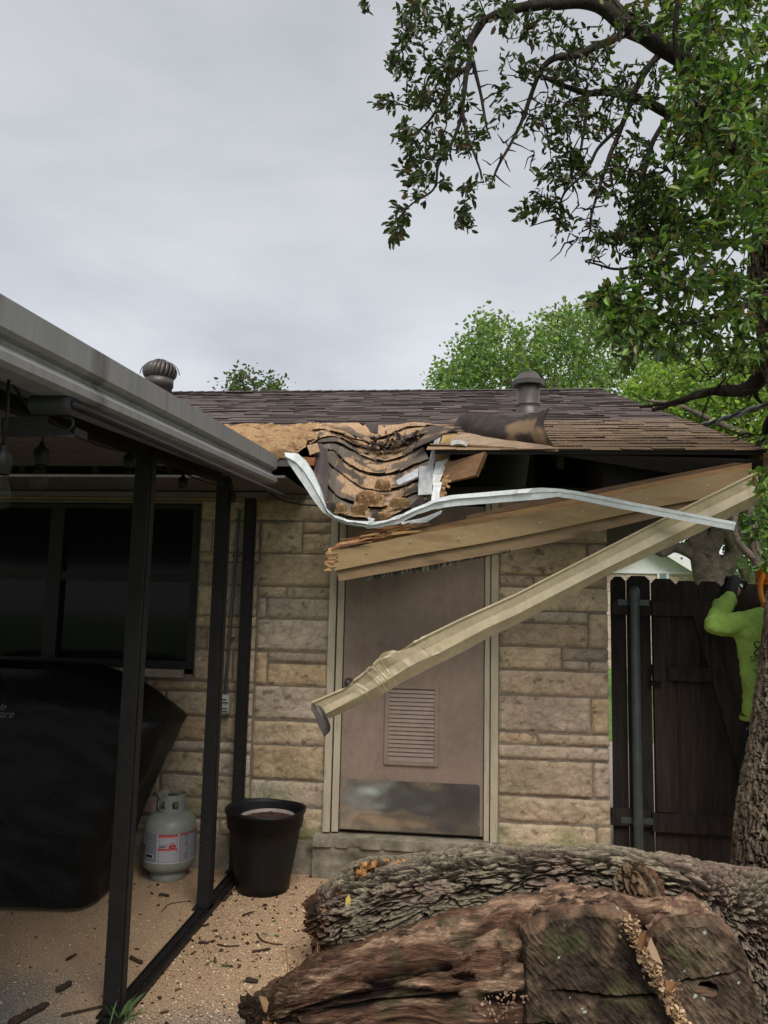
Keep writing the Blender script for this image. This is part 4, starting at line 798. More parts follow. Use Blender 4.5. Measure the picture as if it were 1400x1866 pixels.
tag(cb2.build('loose_cable', M['wirem']), 'thin dark cable drooping along the wall under the caved-in roof', 'cable')

# ================================================================ COVERED GRILL
X0g, Y0g, Y1g = -3.35, 4.12, 4.80
prof = [(0.03, -2.0), (0.25, -1.96), (0.5, -1.88), (0.75, -1.77), (0.93, -1.68), (0.985, -1.655), (1.0, -1.66), (1.12, -1.84), (1.20, -1.98), (1.255, -2.14), (1.275, -2.22)]
gzs = np.linspace(0.03, 1.275, 70); xr = np.interp(gzs, [p[0] for p in prof], [p[1] for p in prof])
gr = MB(); nn = 160; G = []
for z, xm in zip(gzs, xr):
    ysh = 0.10*sst(z, 1.05, 1.27); y0, y1 = Y0g+ysh+0.03*(z/1.27), Y1g-ysh*0.5; row = []
    per = np.linspace(0, 1, nn, endpoint=False)
    hx, hy = (xm-X0g)/2, (y1-y0)/2; cx, cy = (xm+X0g)/2, (y0+y1)/2
    th = per*2*pi; n_ = 5.0
    sx = np.sign(np.cos(th))*np.abs(np.cos(th))**(2/n_); sy = np.sign(np.sin(th))*np.abs(np.sin(th))**(2/n_)
    P = np.stack([cx+hx*sx, cy+hy*sy, th*0+z], -1)
    fold = 0.022*fbm(np.stack([P[:, 0]*6, P[:, 1]*6, P[:, 2]*0.9], -1), 3)*(1-0.6*z/1.3)+0.012*pn(np.stack([P[:, 0]*5+P[:, 2]*6, P[:, 1]*5, P[:, 2]*6], -1))
    nv = np.stack([np.cos(th), np.sin(th), th*0], -1); G.append(P+nv*fold[:, None])
G = np.array(G); gr.grid(G, wrap=True)
cen = G[-1].mean(0)+np.array([0, 0, 0.012]); L = [G[-1]*(1-t)+cen*t+np.array([0, 0, 0.015*sin(t*pi/2)]) for t in (0, 0.3, 0.6, 0.95)]; gr.grid(np.array(L), wrap=True)
grl = thing('covered_grill', 'barbecue grill under a black vinyl cover by the dark window', 'grill', (-2.6, 4.5, 0))
gr.build('grill_cover', M['cover'], grl, smooth=True)
def text(s, size, p, rot, m, parent, name, shear=0.0, ext=0.001):
    c = bpy.data.curves.new('t', 'FONT'); c.body = s; c.size = size; c.extrude = ext; c.shear = shear; o = bpy.data.objects.new('t', c); COL.objects.link(o)
    dg = bpy.context.evaluated_depsgraph_get(); me = bpy.data.meshes.new_from_object(o.evaluated_get(dg)); bpy.data.objects.remove(o)
    o = bpy.data.objects.new(name, me); COL.objects.link(o); me.materials.clear(); me.materials.append(m); o.parent = parent
    o.location = np.array(p)-np.array(ROOT.get(parent.name, (0, 0, 0))); o.rotation_euler = rot; return o
pt = PY(-14, 1292, Y0g); text('mple', 0.055, (pt[0]-0.02, Y0g-0.02, pt[2]), (pi/2, 0, 0), M['greyink'], grl, 'cover_print', 0.5)
pt = PY(-22, 1302, Y0g); text('erware', 0.062, (pt[0]-0.02, Y0g-0.02, pt[2]-0.01), (pi/2, 0, 0), M['greyink'], grl, 'cover_print', 0.5)

# ================================================================ PROPANE TANK
tk = PZ(304, 1608, 0.0); tx, ty = tk[0]-0.032, tk[1]+0.10; tank = thing('propane_tank', 'grey propane tank with red hazard label beside the covered grill', 'gas tank', (tx, ty, 0))
R = 0.158; rb_ = R
b = MB(); b.lathe([(0.001, 0.045), (0.09, 0.048), (0.135, 0.062), (0.157, 0.09), (R, 0.12), (R, 0.215), (R+0.003, 0.218), (R+0.003, 0.226), (R, 0.23), (R, 0.30), (0.152, 0.335), (0.128, 0.368), (0.09, 0.388), (0.05, 0.395), (0.001, 0.397)], (tx, ty, 0), 48); body = b.build('tank_body', M['tank'], tank, smooth=True)
b = MB(); b.lathe([(0.105, 0.0), (0.108, 0.004), (0.105, 0.055), (0.098, 0.055), (0.098, 0.0)], (tx, ty, 0), 40); b.build('foot_ring', M['tank'], tank, smooth=True)
b = MB(); n = 96; zs = np.array([0.385, 0.40, 0.415, 0.43, 0.445, 0.46, 0.47, 0.48, 0.488, 0.495]); rr = 0.083
for i in range(n):
    for j in range(len(zs)-1):
        a = (i+0.5)*2*pi/n; z = (zs[j]+zs[j+1])/2; d = math.degrees(a) % 360
        # openings of the guard ring: wide slot, then round hole, back gap
        if (222 < d < 262 and 0.413 < z < 0.455) or ((d-308)**2/15.0**2+((z-0.437)/0.026)**2 < 1) or (60 < d < 120) or (z > 0.48 and 225 < d < 262): continue
        a0, a1 = i*2*pi/n, (i+1)*2*pi/n; r0 = rr*(1-0.0*(z-0.4))
        b.add([(tx+r0*cos(a0), ty+r0*sin(a0), zs[j]), (tx+r0*cos(a1), ty+r0*sin(a1), zs[j]), (tx+r0*cos(a1), ty+r0*sin(a1), zs[j+1]), (tx+r0*cos(a0), ty+r0*sin(a0), zs[j+1])], [(0, 1, 2, 3)])
b.build('guard_ring', M['tank'], tank, solid=0.005)
b = MB(); b.tube([(tx, ty, 0.395), (tx, ty, 0.47)], 0.016, 12); b.tube([(tx, ty, 0.45), (tx-0.05, ty-0.02, 0.45)], 0.013, 10); b.lathe([(0.0, 0.47), (0.024, 0.472), (0.024, 0.487), (0, 0.489)], (tx, ty, 0), 12); b.build('valve', M['ventmetal'], tank)
lb = MB()
# label wrap: measured in degrees around the tank (0 = facing the camera), heights in metres
face = math.degrees(math.atan2(-ty, -tx))
def cp(a0, a1, z0, z1, c, k=0):
    A = np.radians(face+np.linspace(a0, a1, max(3, int(abs(a1-a0)/3)+1))); r = R+0.0022+0.0008*k
    G = np.stack([np.stack([tx+r*np.cos(A), ty+r*np.sin(A), A*0+z], -1) for z in (z0, z1)], 0); lb.grid(G, c)
GREY, LG, RED, PINK, BLK, WHT = (0.20, 0.20, 0.24), (0.33, 0.33, 0.36), (0.45, 0.02, 0.03), (0.55, 0.17, 0.14), (0.02, 0.02, 0.025), (0.50, 0.50, 0.52)
cp(-62, 78, 0.125, 0.292, GREY); cp(-62, 78, 0.122, 0.128, WHT, 1); cp(-58, -34, 0.15, 0.172, WHT, 1); cp(-56, -36, 0.153, 0.169, BLK, 2)
cp(-27, -25, 0.125, 0.292, WHT, 1); cp(-24, 17, 0.13, 0.286, LG, 1); cp(18, 20, 0.125, 0.292, WHT, 1); cp(44, 45.5, 0.13, 0.285, WHT, 1)
cp(-24, 17, 0.279, 0.287, RED, 2); cp(-24, 17, 0.272, 0.2785, PINK, 2); cp(-24, 17, 0.203, 0.2095, RED, 2); cp(-24, 17, 0.1965, 0.2025, PINK, 2); cp(22, 70, 0.283, 0.289, RED, 2); cp(-24, -2, 0.211, 0.228, (0.42, 0.42, 0.44), 2)
rl_ = random.Random(3)
for z in np.arange(0.265, 0.235, -0.0065): cp(-21, 15-rl_.random()*8, z, z+0.0022, WHT, 2)
for z in (0.224, 0.219, 0.214): cp(-22, -5-rl_.random()*5, z, z+0.0028, BLK, 3)
for z in np.arange(0.190, 0.135, -0.0062): cp(-21, 15-rl_.random()*8, z, z+0.002, WHT, 2)
for z in np.arange(0.272, 0.135, -0.0062):
    cp(22, 41-rl_.random()*9, z, z+0.002, WHT, 2); cp(47, 70-rl_.random()*9, z, z+0.002, WHT, 2)
def dia(ac, zc, s, c, k):
    r = R+0.0022+0.0008*k; L = []
    for da, dz in ((-s, 0), (0, -s), (s, 0), (0, s)):
        a = radians(face+ac)+da/R; L.append((tx+r*cos(a), ty+r*sin(a), zc+dz))
    lb.add(L, [(0, 1, 2, 3)], c)
dia(6, 0.222, 0.0245, (0.5, 0.5, 0.5), 4); dia(6, 0.222, 0.0225, RED, 6)
cp(3.5, 8.5, 0.219, 0.2215, WHT, 7.5); cp(5, 7, 0.229, 0.236, WHT, 7.5); cp(5.4, 6.6, 0.205, 0.209, WHT, 7.5)
lb.build('warning_label', M['label'], tank)

# ================================================================ PLANT POT
pp = PZ(480, 1606, 0.0); bx, by = pp[0]+0.025, 4.70; R0, R1 = 0.155, 0.232
pot = thing('plant_pot', 'large black plastic plant pot against the wall left of the door', 'plant pot', (bx, by, 0))
zt = PY(482, 1462, by)[2]; zt = 0.46
b = MB(); n = 64; pr = [(0.001, 0.01), (R0, 0.0), (R0+0.008, 0.06), (R0+0.045, zt*0.6), (R1-0.022, zt*0.78), (R1-0.010, zt*0.785), (R1-0.006, zt-0.02), (R1+0.003, zt-0.018), (R1+0.004, zt), (R1-0.006, zt+0.002), (R1-0.010, zt-0.02), (R1-0.03, zt*0.78), (R0+0.03, zt*0.62)]
b.lathe(pr, (bx, by, 0), n)
for q in b.v:
    t = np.clip((q[:, 2]-zt*0.7)/(zt*0.3), 0, 1); q[:, 0] += (q[:, 0]-bx)*0.035*t; q[:, 1] -= (q[:, 1]-by)*0.05*t; q[:, 2] += t*0.004*np.sin(3*np.arctan2(q[:, 1]-by, q[:, 0]-bx)+1)
b.build('pot_shell', M['black'], pot, smooth=True)
b = MB(); zi = zt-0.055; b.lathe([(0.155, zi-0.05), (0.165, zi+0.006), (0.158, zi+0.007), (0.152, zi-0.012)], (bx+0.01, by+0.015, 0), 40, (1, 1, 1)); b.build('inner_rim', mat('pale_inner_pot', (0.30, 0.25, 0.23), 0.6), pot, smooth=True)
b = MB(); U, V = np.meshgrid(np.linspace(0, 2*pi, 50), np.linspace(0.01, 0.156, 18)); P = np.stack([bx+0.01+V*np.cos(U), by+0.015+V*np.sin(U), zi-0.014+0.012*fbm(np.stack([V*np.cos(U)*22, V*np.sin(U)*22, U*0], -1), 3)], -1); b.grid(P); b.build('soil', M['soil'], pot)
cn = thing('upright_liner', '', '') if False else None

# ================================================================ TORN GUTTER AND DRIP EDGE
tl = [(568, 1281), (624, 1257), (666, 1225), (694, 1199), (734, 1182), (768, 1164), (840, 1129), (889, 1107), (940, 1084), (1100, 1002), (1240, 930), (1386, 858)]
ml = [(592, 1299), (653, 1267), (690, 1246), (722, 1226), (759, 1197+6), (800, 1187), (850, 1160), (889, 1140), (940, 1117), (1110, 1030), (1245, 963), (1388, 893)]
bl = [(598, 1311), (660, 1284), (700, 1264), (728, 1247), (770, 1225), (810, 1205), (850, 1185), (889, 1163), (945, 1137), (1112, 1046), (1252, 982), (1388, 915)]
def gy(px_): return 3.92+0.26*(px_-568)/820
n = 140
a_, m_, b_ = [lin([(x, y, gy(x)) for x, y in L], n) for L in (tl, ml, bl)]
A, Mm, Bq = [np.array([PY(*q) for q in L]) for L in (a_, m_, b_)]
uu = np.linspace(0, 1, n); dent = np.exp(-((uu-0.30)/0.12)**2)+0.6*np.exp(-((uu-0.12)/0.06)**2)
rk = np.random.default_rng(12); kn0 = np.sort(rk.uniform(0, 1, 64)); kn0[0], kn0[-1] = 0, 1
def facet(a): return np.interp(uu, kn0, rk.normal(size=64))*a
jag = 0.007*dent*facet(1.0)
dn = np.array([0, 0, 1.0]); back = np.array([0, 1.0, 0])
rows_g = []
rows_g.append(A+back*0.024-dn*0.004)
rows_g.append(A+back*0.022+dn*0.004+dn*jag[:, None])
rows_g.append(A+back*0.006+dn*0.006+dn*jag[:, None]*1.5)
rows_g.append(A-dn*0.002)
rows_g.append(A*0.85+Mm*0.15+back*0.008)
rows_g.append(A*0.4+Mm*0.6+back*(0.012))
rows_g.append(Mm-dn*0.0+back*0.004)
rows_g.append(Mm*0.85+Bq*0.15+back*0.002)
rows_g.append(Mm*0.5+Bq*0.5+back*0.016)
rows_g.append(Bq+back*0.034)
rows_g.append(Bq+back*0.10+dn*0.004)
G = np.array(rows_g); G = G+(dent[None, :]*np.array([facet(1.0)*wr__ for wr__ in (0.004, 0.005, 0.006, 0.005, 0.006, 0.005, 0.003, 0.003, 0.004, 0.002, 0.001)]))[..., None]*np.array([0, -1, 0.5])+0.0015*fbm(G*5, 2)[..., None]*np.array([0, -1, 0])
gut = thing('torn_gutter', 'long beige gutter torn loose, slanting across the door from the roof corner', 'gutter', tuple(G[3, -1]))
b = MB(); b.grid(G, flip=True); b.build('gutter_channel', M['gutter'], gut, smooth=False, solid=0.0018)
b = MB(); yl = 3.90
q1 = spl([PY(568, 1281, yl), PY(567, 1292, yl-0.01), PY(574, 1304, yl-0.01), PY(583, 1326, yl-0.005), PY(591, 1343, yl)], 20); q2 = spl([PY(578, 1284, yl+0.03), PY(589, 1292, yl+0.02), PY(596, 1305, yl+0.01), PY(602, 1322, yl+0.01), PY(601, 1333, yl+0.02)], 20)
T = np.linspace(0, 1, 6)[:, None, None]; b.grid(q1[None]*(1-T)+q2[None]*T+np.sin(T*pi)*np.array([0, 0.02, 0]), flip=True); b.build('bent_end', mat('gutter_inside', (0.075, 0.062, 0.055), 0.5, nscale=12, namt=0.2, bump=0.1, metal=0.3), gut, smooth=True, solid=0.002)
tp = [(518, 825), (541, 826), (557, 840), (571, 862), (584, 892), (594, 925), (606, 938), (630, 947), (655, 950), (679, 952), (706, 948), (729, 938), (768, 921), (794, 909), (824, 902), (900, 896), (985, 889), (1020, 891), (1053, 896), (1150, 915), (1250, 934), (1345, 952)]
bt = [(524, 841), (538, 862), (553, 884), (570, 910), (588, 933), (603, 943), (617, 950), (640, 957), (656, 960), (672, 962), (700, 960), (728, 953), (761, 937), (790, 927), (830, 922), (900, 916), (985, 909), (1015, 905), (1048, 909), (1150, 930), (1250, 949), (1342, 967)]
def dy(x): return float(np.interp(x, [518, 560, 600, 690, 985, 1345], [4.20, 4.24, 4.235, 4.19, 4.13, 3.98]))
n = 200; a_ = lin([(x, y, dy(x)) for x, y in tp], n); b_ = lin([(x, y, dy(x)) for x, y in bt], n)
def smooth(L, k=3):
    K = np.ones(k)/k; P = np.vstack([np.repeat(L[:1], k//2, 0), L, np.repeat(L[-1:], k//2, 0)]); return np.stack([np.convolve(P[:, i], K, 'valid') for i in range(L.shape[1])], -1)
A, Bq = np.array([PY(*q) for q in smooth(a_)]), np.array([PY(*q) for q in smooth(b_)])
uu = np.linspace(0, 1, n); fl_ = (0.45-0.1*uu)[:, None]
rows_g = [A+back*0.030+dn*0.004, A-back*0.002, A*(1-fl_)+Bq*fl_-back*0.010+np.array([0, 1, 0])*0.01*(uu > 0.75)[:, None], A*(1-fl_-0.06)+Bq*(fl_+0.06)+back*0.004, Bq+back*0.010]
kn0 = np.sort(rk.uniform(0, 1, 64)); kn0[0], kn0[-1] = 0, 1; uu = np.linspace(0, 1, n); G = np.array(rows_g); G = G+(np.array([facet(0.0035)*(0.4+1.2*np.exp(-((uu-0.4)/0.25)**2)) for _ in range(5)])+0.002*fbm(G*9, 2))[..., None]*np.array([0, -1, 0.3])
de = MB(); de.grid(G, flip=True)
tag(de.build('drip_edge', M['whitemetal'], None, smooth=False, solid=0.0015), 'bent white metal drip edge looping under the caved-in bay and out to the right', 'metal flashing')
de = MB(); q1 = lin([PY(730, 952, 4.27), PY(770, 944, 4.27), PY(806, 930, 4.27)], 10); q2 = lin([PY(740, 962, 4.25), PY(775, 953, 4.25), PY(804, 936, 4.25)], 10); de.grid(np.stack([q1, q2], 0), flip=True)
de.grid(np.stack([q2, q2+np.array([0, 0.04, 0.01])], 0), flip=True)
tag(de.build('drip_edge', M['whitemetal'], None, solid=0.0015), 'short folded scrap of drip edge behind the long white one, above the board', 'metal flashing')

# ================================================================ FENCE, GATE, STEEL POST
FC = [(0.029, 0.023, 0.020), (0.034, 0.026, 0.022), (0.025, 0.020, 0.018), (0.036, 0.027, 0.022)]
def fboard(x0, x1, zt, y, name, parent, c, z0=0.06):
    """dog-eared picket"""
    b = MB(); e = 0.03; x0 -= 0.0015*(name == 'picket'); x1 += 0.0005; o = [(x0, z0), (x1, z0), (x1, zt-e), (x1-e, zt), (x0+e, zt), (x0, zt-e)]
    v = [(x, y, z) for x, z in o]+[(x, y+0.016, z) for x, z in o]; n = 6
    b.add(v, [tuple(range(n)), tuple(range(n, 2*n))[::-1]]+[(i, i+n, (i+1) % n+n, (i+1) % n) for i in range(n)], c); return b.build(name, M['fence'], parent)
YF = 5.06
fen = thing('wooden_fence', 'dark stained privacy fence panel between stone wall and gate', 'fence', (1.05, YF, 0))
gate = thing('wooden_gate', 'dark stained wooden gate with diagonal brace, worker leaning over it', 'gate', (1.6, YF, 0))
def zx(px_, py_, Y=YF): p = PY(px_, py_, Y); return p[0], p[2]
for (pa, pb, pt_) in ((1112, 1140, 1050), (1141, 1184, 1049)):
    x0, zt = zx(pa, pt_); x1, _ = zx(pb, pt_); fboard(x0+0.004, x1, zt, YF, 'picket', fen, random.choice(FC))
b = MB()
for (ya, yb) in ((1092, 1122), (1473, 1507)):
    xa, za = zx(1110, ya, YF-0.03); xb, zb = zx(1187, yb, YF-0.03); b = MB(); b.box((xa+0.012, YF-0.04, zb), (xb, YF-0.002, za), FC[0]); b.build('rail', M['fence'], fen, bevel=0.003)
for (pa, pb, pt_) in ((1187, 1230, 1054), (1230, 1272.3, 1058), (1272.5, 1314.3, 1059), (1314.5, 1351.8, 1061), (1352, 1392.8, 1064), (1393, 1436.8, 1066), (1437, 1478, 1067)):
    x0, zt = zx(pa, pt_); x1, _ = zx(pb, pt_); fboard(x0, x1, zt, YF, 'picket', gate, random.choice(FC))
for (pa, pb, ya, yb) in ((1188, 1480, 1095, 1122), (1217, 1315, 1214, 1240), (1188, 1480, 1482, 1515)):
    xa, za = zx(pa, ya, YF-0.03); xb, zb = zx(pb, yb, YF-0.03); zb2 = zx(pa, yb, YF-0.03)[1]; b = MB(); b.box((xa, YF-0.04, zb2), (xb, YF-0.002, za), random.choice(FC)); b.build('rail', M['fence'], gate, bevel=0.003)
b = MB(); q = [PY(1262, 1122, YF-0.02), PY(1290, 1122, YF-0.02), PY(1400, 1482, YF-0.02), PY(1368, 1482, YF-0.02)]; D = np.array([0, 0.03, 0]); b.hexa([q[3]-D*0.6, q[2]-D*0.6, q[2]+D*0.3, q[3]+D*0.3, q[0]-D*0.6, q[1]-D*0.6, q[1]+D*0.3, q[0]+D*0.3], FC[1]); b.build('brace', M['fence'], gate)
b = MB(); x0, z1 = zx(1216, 1123); x1, z0 = zx(1229, 1480); b.box((zx(1188, 1123)[0]+0.002, YF-0.022, z0), (x1, YF-0.003, z1-0.004), FC[3]); b.build('stile', M['fence'], gate, bevel=0.002)
b = MB(); p = PY(1188, 1240, YF-0.03); b.box((p[0]-0.01, YF-0.05, p[2]-0.03), (p[0]+0.05, YF-0.024, p[2]), (0.01, 0.01, 0.01)); b.tube([(p[0], YF-0.045, p[2]+0.1), (p[0]+0.005, YF-0.05, p[2]), (p[0]+0.035, YF-0.05, p[2]-0.01)], 0.008, 8, (0.01, 0.01, 0.01)); b.build('latch', M['fence'], gate)
for i in range(17):        # fence running on to the right behind the tree
    x0 = zx(1480, 1067)[0]+0.005+i*0.145; fboard(x0, x0+0.14, 1.78+random.uniform(-0.01, 0.01), YF, 'picket', fen, random.choice(FC))
b = MB(); b.box((zx(1480, 1)[0], YF-0.04, 1.5), (4.6, YF-0.002, 1.6), FC[0]); b.build('rail', M['fence'], fen)
sp_ = thing('steel_post', 'grey galvanised steel fence post standing before the dark pickets', 'fence post', tuple(PZ(1160, 1580, 0)))
xc, zt = zx(1156, 1077, YF-0.075); Rp = 0.030; b = MB(); b.lathe([(Rp, 0), (Rp, zt)], (xc, YF-0.078, 0), 28); b.build('pipe', M['pipe'], sp_, smooth=True)
b = MB(); b.lathe([(Rp+0.005, zt-0.045), (Rp+0.005, zt), (Rp*0.9, zt+0.018), (Rp*0.5, zt+0.030), (0.001, zt+0.033)], (xc, YF-0.078, 0), 28); b.build('post_cap', M['pipe'], sp_, smooth=True)
for ym in (1098, 1492):
    z = zx(1156, ym)[1]; b = MB(); b.lathe([(Rp+0.003, z-0.02), (Rp+0.003, z+0.02)], (xc, YF-0.078, 0), 24); b.box((xc-0.095, YF-0.046, z-0.018), (xc-Rp*0.6, YF-0.042, z+0.018)); b.box((xc+Rp*0.6, YF-0.046, z-0.018), (xc+0.095, YF-0.042, z+0.018))
    for dx in (-0.08, 0.08): b.tube([(xc+dx, YF-0.04, z), (xc+dx, YF-0.052, z)], 0.006, 8)
    b.build('pipe_strap', M['pipe'], sp_)
# ================================================================ FALLEN TREE
def frame(path):
    T = np.gradient(path, axis=0); T /= np.linalg.norm(T, axis=1)[:, None]
    up = np.array([0, 0, 1.0]) if abs(T[0][2]) < 0.85 else np.array([0, -1.0, 0]); A = np.cross(T, up); A /= np.linalg.norm(A, axis=1)[:, None]; return T, A, np.cross(A, T)
def barktube(path, rad, n, m, seed, cell=(0.055, 0.02), depth=0.016, lump=0.03, cols=None, squash=1.0):
    """tube covered in furrowed bark: plates long along the axis, dark furrows"""
    P = spl(path, n); R = np.interp(np.linspace(0, 1, n), np.linspace(0, 1, len(rad)), rad)
    T, A, B = frame(P); th = np.arange(m)*2*pi/m; s = np.concatenate([[0], np.cumsum(np.linalg.norm(np.diff(P, axis=0), axis=1))])
    ct, st_ = np.cos(th), np.sin(th); D = A[:, None]*ct[None, :, None]+B[:, None]*st_[None, :, None]*squash
    S_, TH = np.meshgrid(s, th, indexing='ij'); Rm = np.maximum(R, R.mean()*0.6)[:, None]
    q = np.stack([S_, Rm*np.cos(TH), Rm*np.sin(TH)], -1)
    q = q+np.array([0.03, 0.010, 0.010])*np.stack([pn(q*9+seed), pn(q*np.array([9, 14, 14])+31+seed), pn(q*np.array([9, 14, 14])+77+seed)], -1)+np.array([seed*3.1, 0, 0])
    qa = q/np.array([cell[0], cell[1], cell[1]]); qa = qa+0.35*np.stack([pn(qa*0.8+5), pn(qa*0.8+25), pn(qa*0.8+55)], -1)
    n1 = np.abs(fbm(qa*0.55, 2)); n2 = np.abs(fbm(qa*np.array([0.9, 0.62, 0.62])+41, 2)); n3 = np.abs(fbm(qa*np.array([1.8, 1.3, 1.3])+71, 2)); idd = 0.5+0.9*pn(qa*0.5+90)
    e = np.minimum(n1, n2*1.25); ridge = sst(e, 0.02, 0.19); r2 = sst(n3, 0.0, 0.3)
    big = fbm(q*3.2+seed, 3)
    h = depth*(ridge*(0.75+0.4*idd)+0.32*r2*ridge)+lump*big+0.003*fbm(q*60, 2)
    G = P[:, None]+D*(R[:, None]+h)[..., None]
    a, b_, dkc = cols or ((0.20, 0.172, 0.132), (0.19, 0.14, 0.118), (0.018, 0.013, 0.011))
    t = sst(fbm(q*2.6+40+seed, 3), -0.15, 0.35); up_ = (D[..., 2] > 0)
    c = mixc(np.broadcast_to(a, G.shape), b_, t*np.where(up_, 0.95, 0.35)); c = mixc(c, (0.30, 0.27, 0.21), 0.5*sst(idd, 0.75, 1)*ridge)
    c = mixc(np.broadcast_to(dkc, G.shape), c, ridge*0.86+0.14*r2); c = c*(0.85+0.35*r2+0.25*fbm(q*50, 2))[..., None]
    return G, np.clip(c, 0.006, 1), P, R, q
fall = thing('fallen_tree', 'fallen rotten tree trunk with rough bark lying across the patio in the foreground', 'fallen tree', tuple(PZ(1000, 1860, 0)))
path = [PY(578, 1688, 3.80), PY(640, 1668, 3.76), PY(730, 1640, 3.70), PY(850, 1612, 3.64), PY(960, 1598, 3.6), PY(1070, 1595, 3.57), PY(1170, 1606, 3.55), PY(1260, 1640, 3.55), PY(1340, 1690, 3.52), PY(1430, 1745, 3.48), PY(1560, 1790, 3.45), PY(1800, 1810, 3.4)]
rad = [0.10, 0.150, 0.158, 0.125, 0.104, 0.090, 0.092, 0.135, 0.24, 0.36, 0.43, 0.46]
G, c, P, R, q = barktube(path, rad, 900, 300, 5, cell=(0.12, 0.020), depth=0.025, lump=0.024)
# the snapped left end is eaten away, dark red and crumbly
U = np.linspace(0, 1, 900)[:, None]; endm = sst(-U, -0.085, -0.02)*np.ones((1, 300)); nz_ = fbm(q*14, 4)
G = G+(endm*0.035*nz_)[..., None]*np.array([1, 0, 0.5]); c = mixc(c, (0.075, 0.035, 0.024), endm*0.85); c = mixc(c, (0.25, 0.10, 0.04), endm*sst(nz_, 0.25, 0.5)*0.8)
ul = MB(); ul.grid(G, c, wrap=True, flip=True)
E0 = G[0]; cen = E0.mean(0)
L = np.array([E0*(1-t)+cen*t+np.array([0.05*sin(t*2.2), 0, 0])+0.02*fbm(E0*20+t*9, 3)[:, None]*np.array([1, 0, 0]) for t in np.linspace(0, 1, 12)]); ul.grid(L, mixc(np.broadcast_to((0.04, 0.02, 0.014), L.shape), (0.2, 0.08, 0.035), sst(fbm(L*16, 3), 0.1, 0.5)), wrap=True, flip=False)
ul.build('bark_limb', M['bark'], fall, smooth=False)
E1 = G[-1]; cen = E1.mean(0); tt = np.linspace(0, 1, 60); L = np.array([E1*(1-t)+cen*t for t in tt]); rg_c = mixc(np.broadcast_to((0.30, 0.20, 0.12), L.shape), (0.17, 0.105, 0.06), 0.5+0.5*np.sin(tt[:, None]*95+2*fbm(L*4, 2))); ce = MB(); ce.grid(L, rg_c, wrap=True, flip=False); ce.build('sawn_end', M['cut'], fall)
# crumbly crest where a limb tore off, top left
cr = MB()
for i in range(170):
    px_ = random.choice([random.gauss(672, 12), random.gauss(745, 45), random.gauss(620, 25)]); top_ = np.interp(px_, [600, 655, 700, 760, 860], [1655, 1582, 1572, 1574, 1572]); p = PY(px_, top_+random.uniform(-2, 20), 3.72+random.uniform(-0.08, 0.05)); s = random.uniform(0.006, 0.022)
    Mx = Matrix.Translation(p) @ Matrix.Rotation(random.uniform(0, 6), 4, (random.random(), random.random(), random.random()+0.1)); cr.box((-s*1.6, -s*0.6, -s*0.4), (s*1.6, s*0.6, s*0.4), random.choice([(0.06, 0.03, 0.02), (0.12, 0.05, 0.03), (0.03, 0.02, 0.015), (0.42, 0.22, 0.09), (0.09, 0.07, 0.05)]), Mx)
tag(cr.build('crumbled_bark', M['bark'], fall), kind='stuff')
kp_, kr = [PY(1163, 1640, 3.46), PY(1160, 1618, 3.44), PY(1152, 1600, 3.44), PY(1146, 1588, 3.46)], [0.07, 0.075, 0.055, 0.02]
G, c, *_ = barktube(kp_, kr, 60, 70, 9, cell=(0.07, 0.016), depth=0.018, lump=0.03, cols=((0.15, 0.10, 0.065), (0.13, 0.07, 0.045), (0.03, 0.02, 0.014))); k_ = MB(); k_.grid(G, c, wrap=True, flip=True); k_.build('knot', M['bark'], fall)
# rotten, split main stem
path = [PY(470, 1858, 3.10), PY(540, 1838, 3.12), PY(640, 1818, 3.14), PY(780, 1800, 3.16), PY(900, 1786, 3.17), PY(1040, 1772, 3.18), PY(1160, 1775, 3.2), PY(1300, 1790, 3.2)]
rad = [0.045, 0.115, 0.165, 0.21, 0.235, 0.265, 0.25, 0.22]
n, m = 700, 320; P = spl(path, n); R = np.interp(np.linspace(0, 1, n), np.linspace(0, 1, len(rad)), rad); T, A, B = frame(P); th = np.arange(m)*2*pi/m
D = A[:, None]*np.cos(th)[None, :, None]+B[:, None]*np.sin(th)[None, :, None]; s = np.linspace(0, 1.9, n)[:, None]*np.ones((1, m)); TH = np.ones((n, 1))*th
q = np.stack([s*1.0, np.cos(TH)*0.25, np.sin(TH)*0.25], -1)
wq = q+0.05*fbm(q*3, 2)[..., None]
f = fbm(wq*np.array([2.2, 15, 15]), 4); g2 = fbm(wq*np.array([7, 42, 42])+5, 3); f = 1-2*np.abs(f)
h = 0.026*f+0.015*g2+0.03*fbm(q*4, 2)+0.004*fbm(wq*np.array([14, 90, 90]), 2)
h = h-0.06*sst(fbm(wq*np.array([1.6, 10, 10])+20, 3), 0.16, 0.34)
G = P[:, None]+D*(R[:, None]+h)[..., None]
G[..., 1] = np.where(G[..., 1] < 2.98, 2.98+(G[..., 1]-2.98)*0.35, G[..., 1])
t = sst(fbm(wq*np.array([2.5, 9, 9])+13, 3), -0.2, 0.35); c = mixc(np.broadcast_to((0.145, 0.078, 0.050), G.shape), (0.36, 0.24, 0.16), t*0.9); c = c*(1+0.5*fbm(wq*np.array([9, 80, 80]), 2))[..., None]
c = mixc(c, (0.055, 0.032, 0.022), sst(g2, 0.05, 0.45)*0.8); c = mixc(c, (0.07, 0.045, 0.025), sst(-s, -0.45, -0.1)*0.6)
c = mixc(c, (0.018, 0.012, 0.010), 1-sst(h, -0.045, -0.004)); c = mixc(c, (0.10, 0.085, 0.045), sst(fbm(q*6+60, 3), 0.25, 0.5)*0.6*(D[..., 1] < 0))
rt = MB(); rt.grid(G, np.clip(c, 0.005, 1), wrap=True, flip=True)
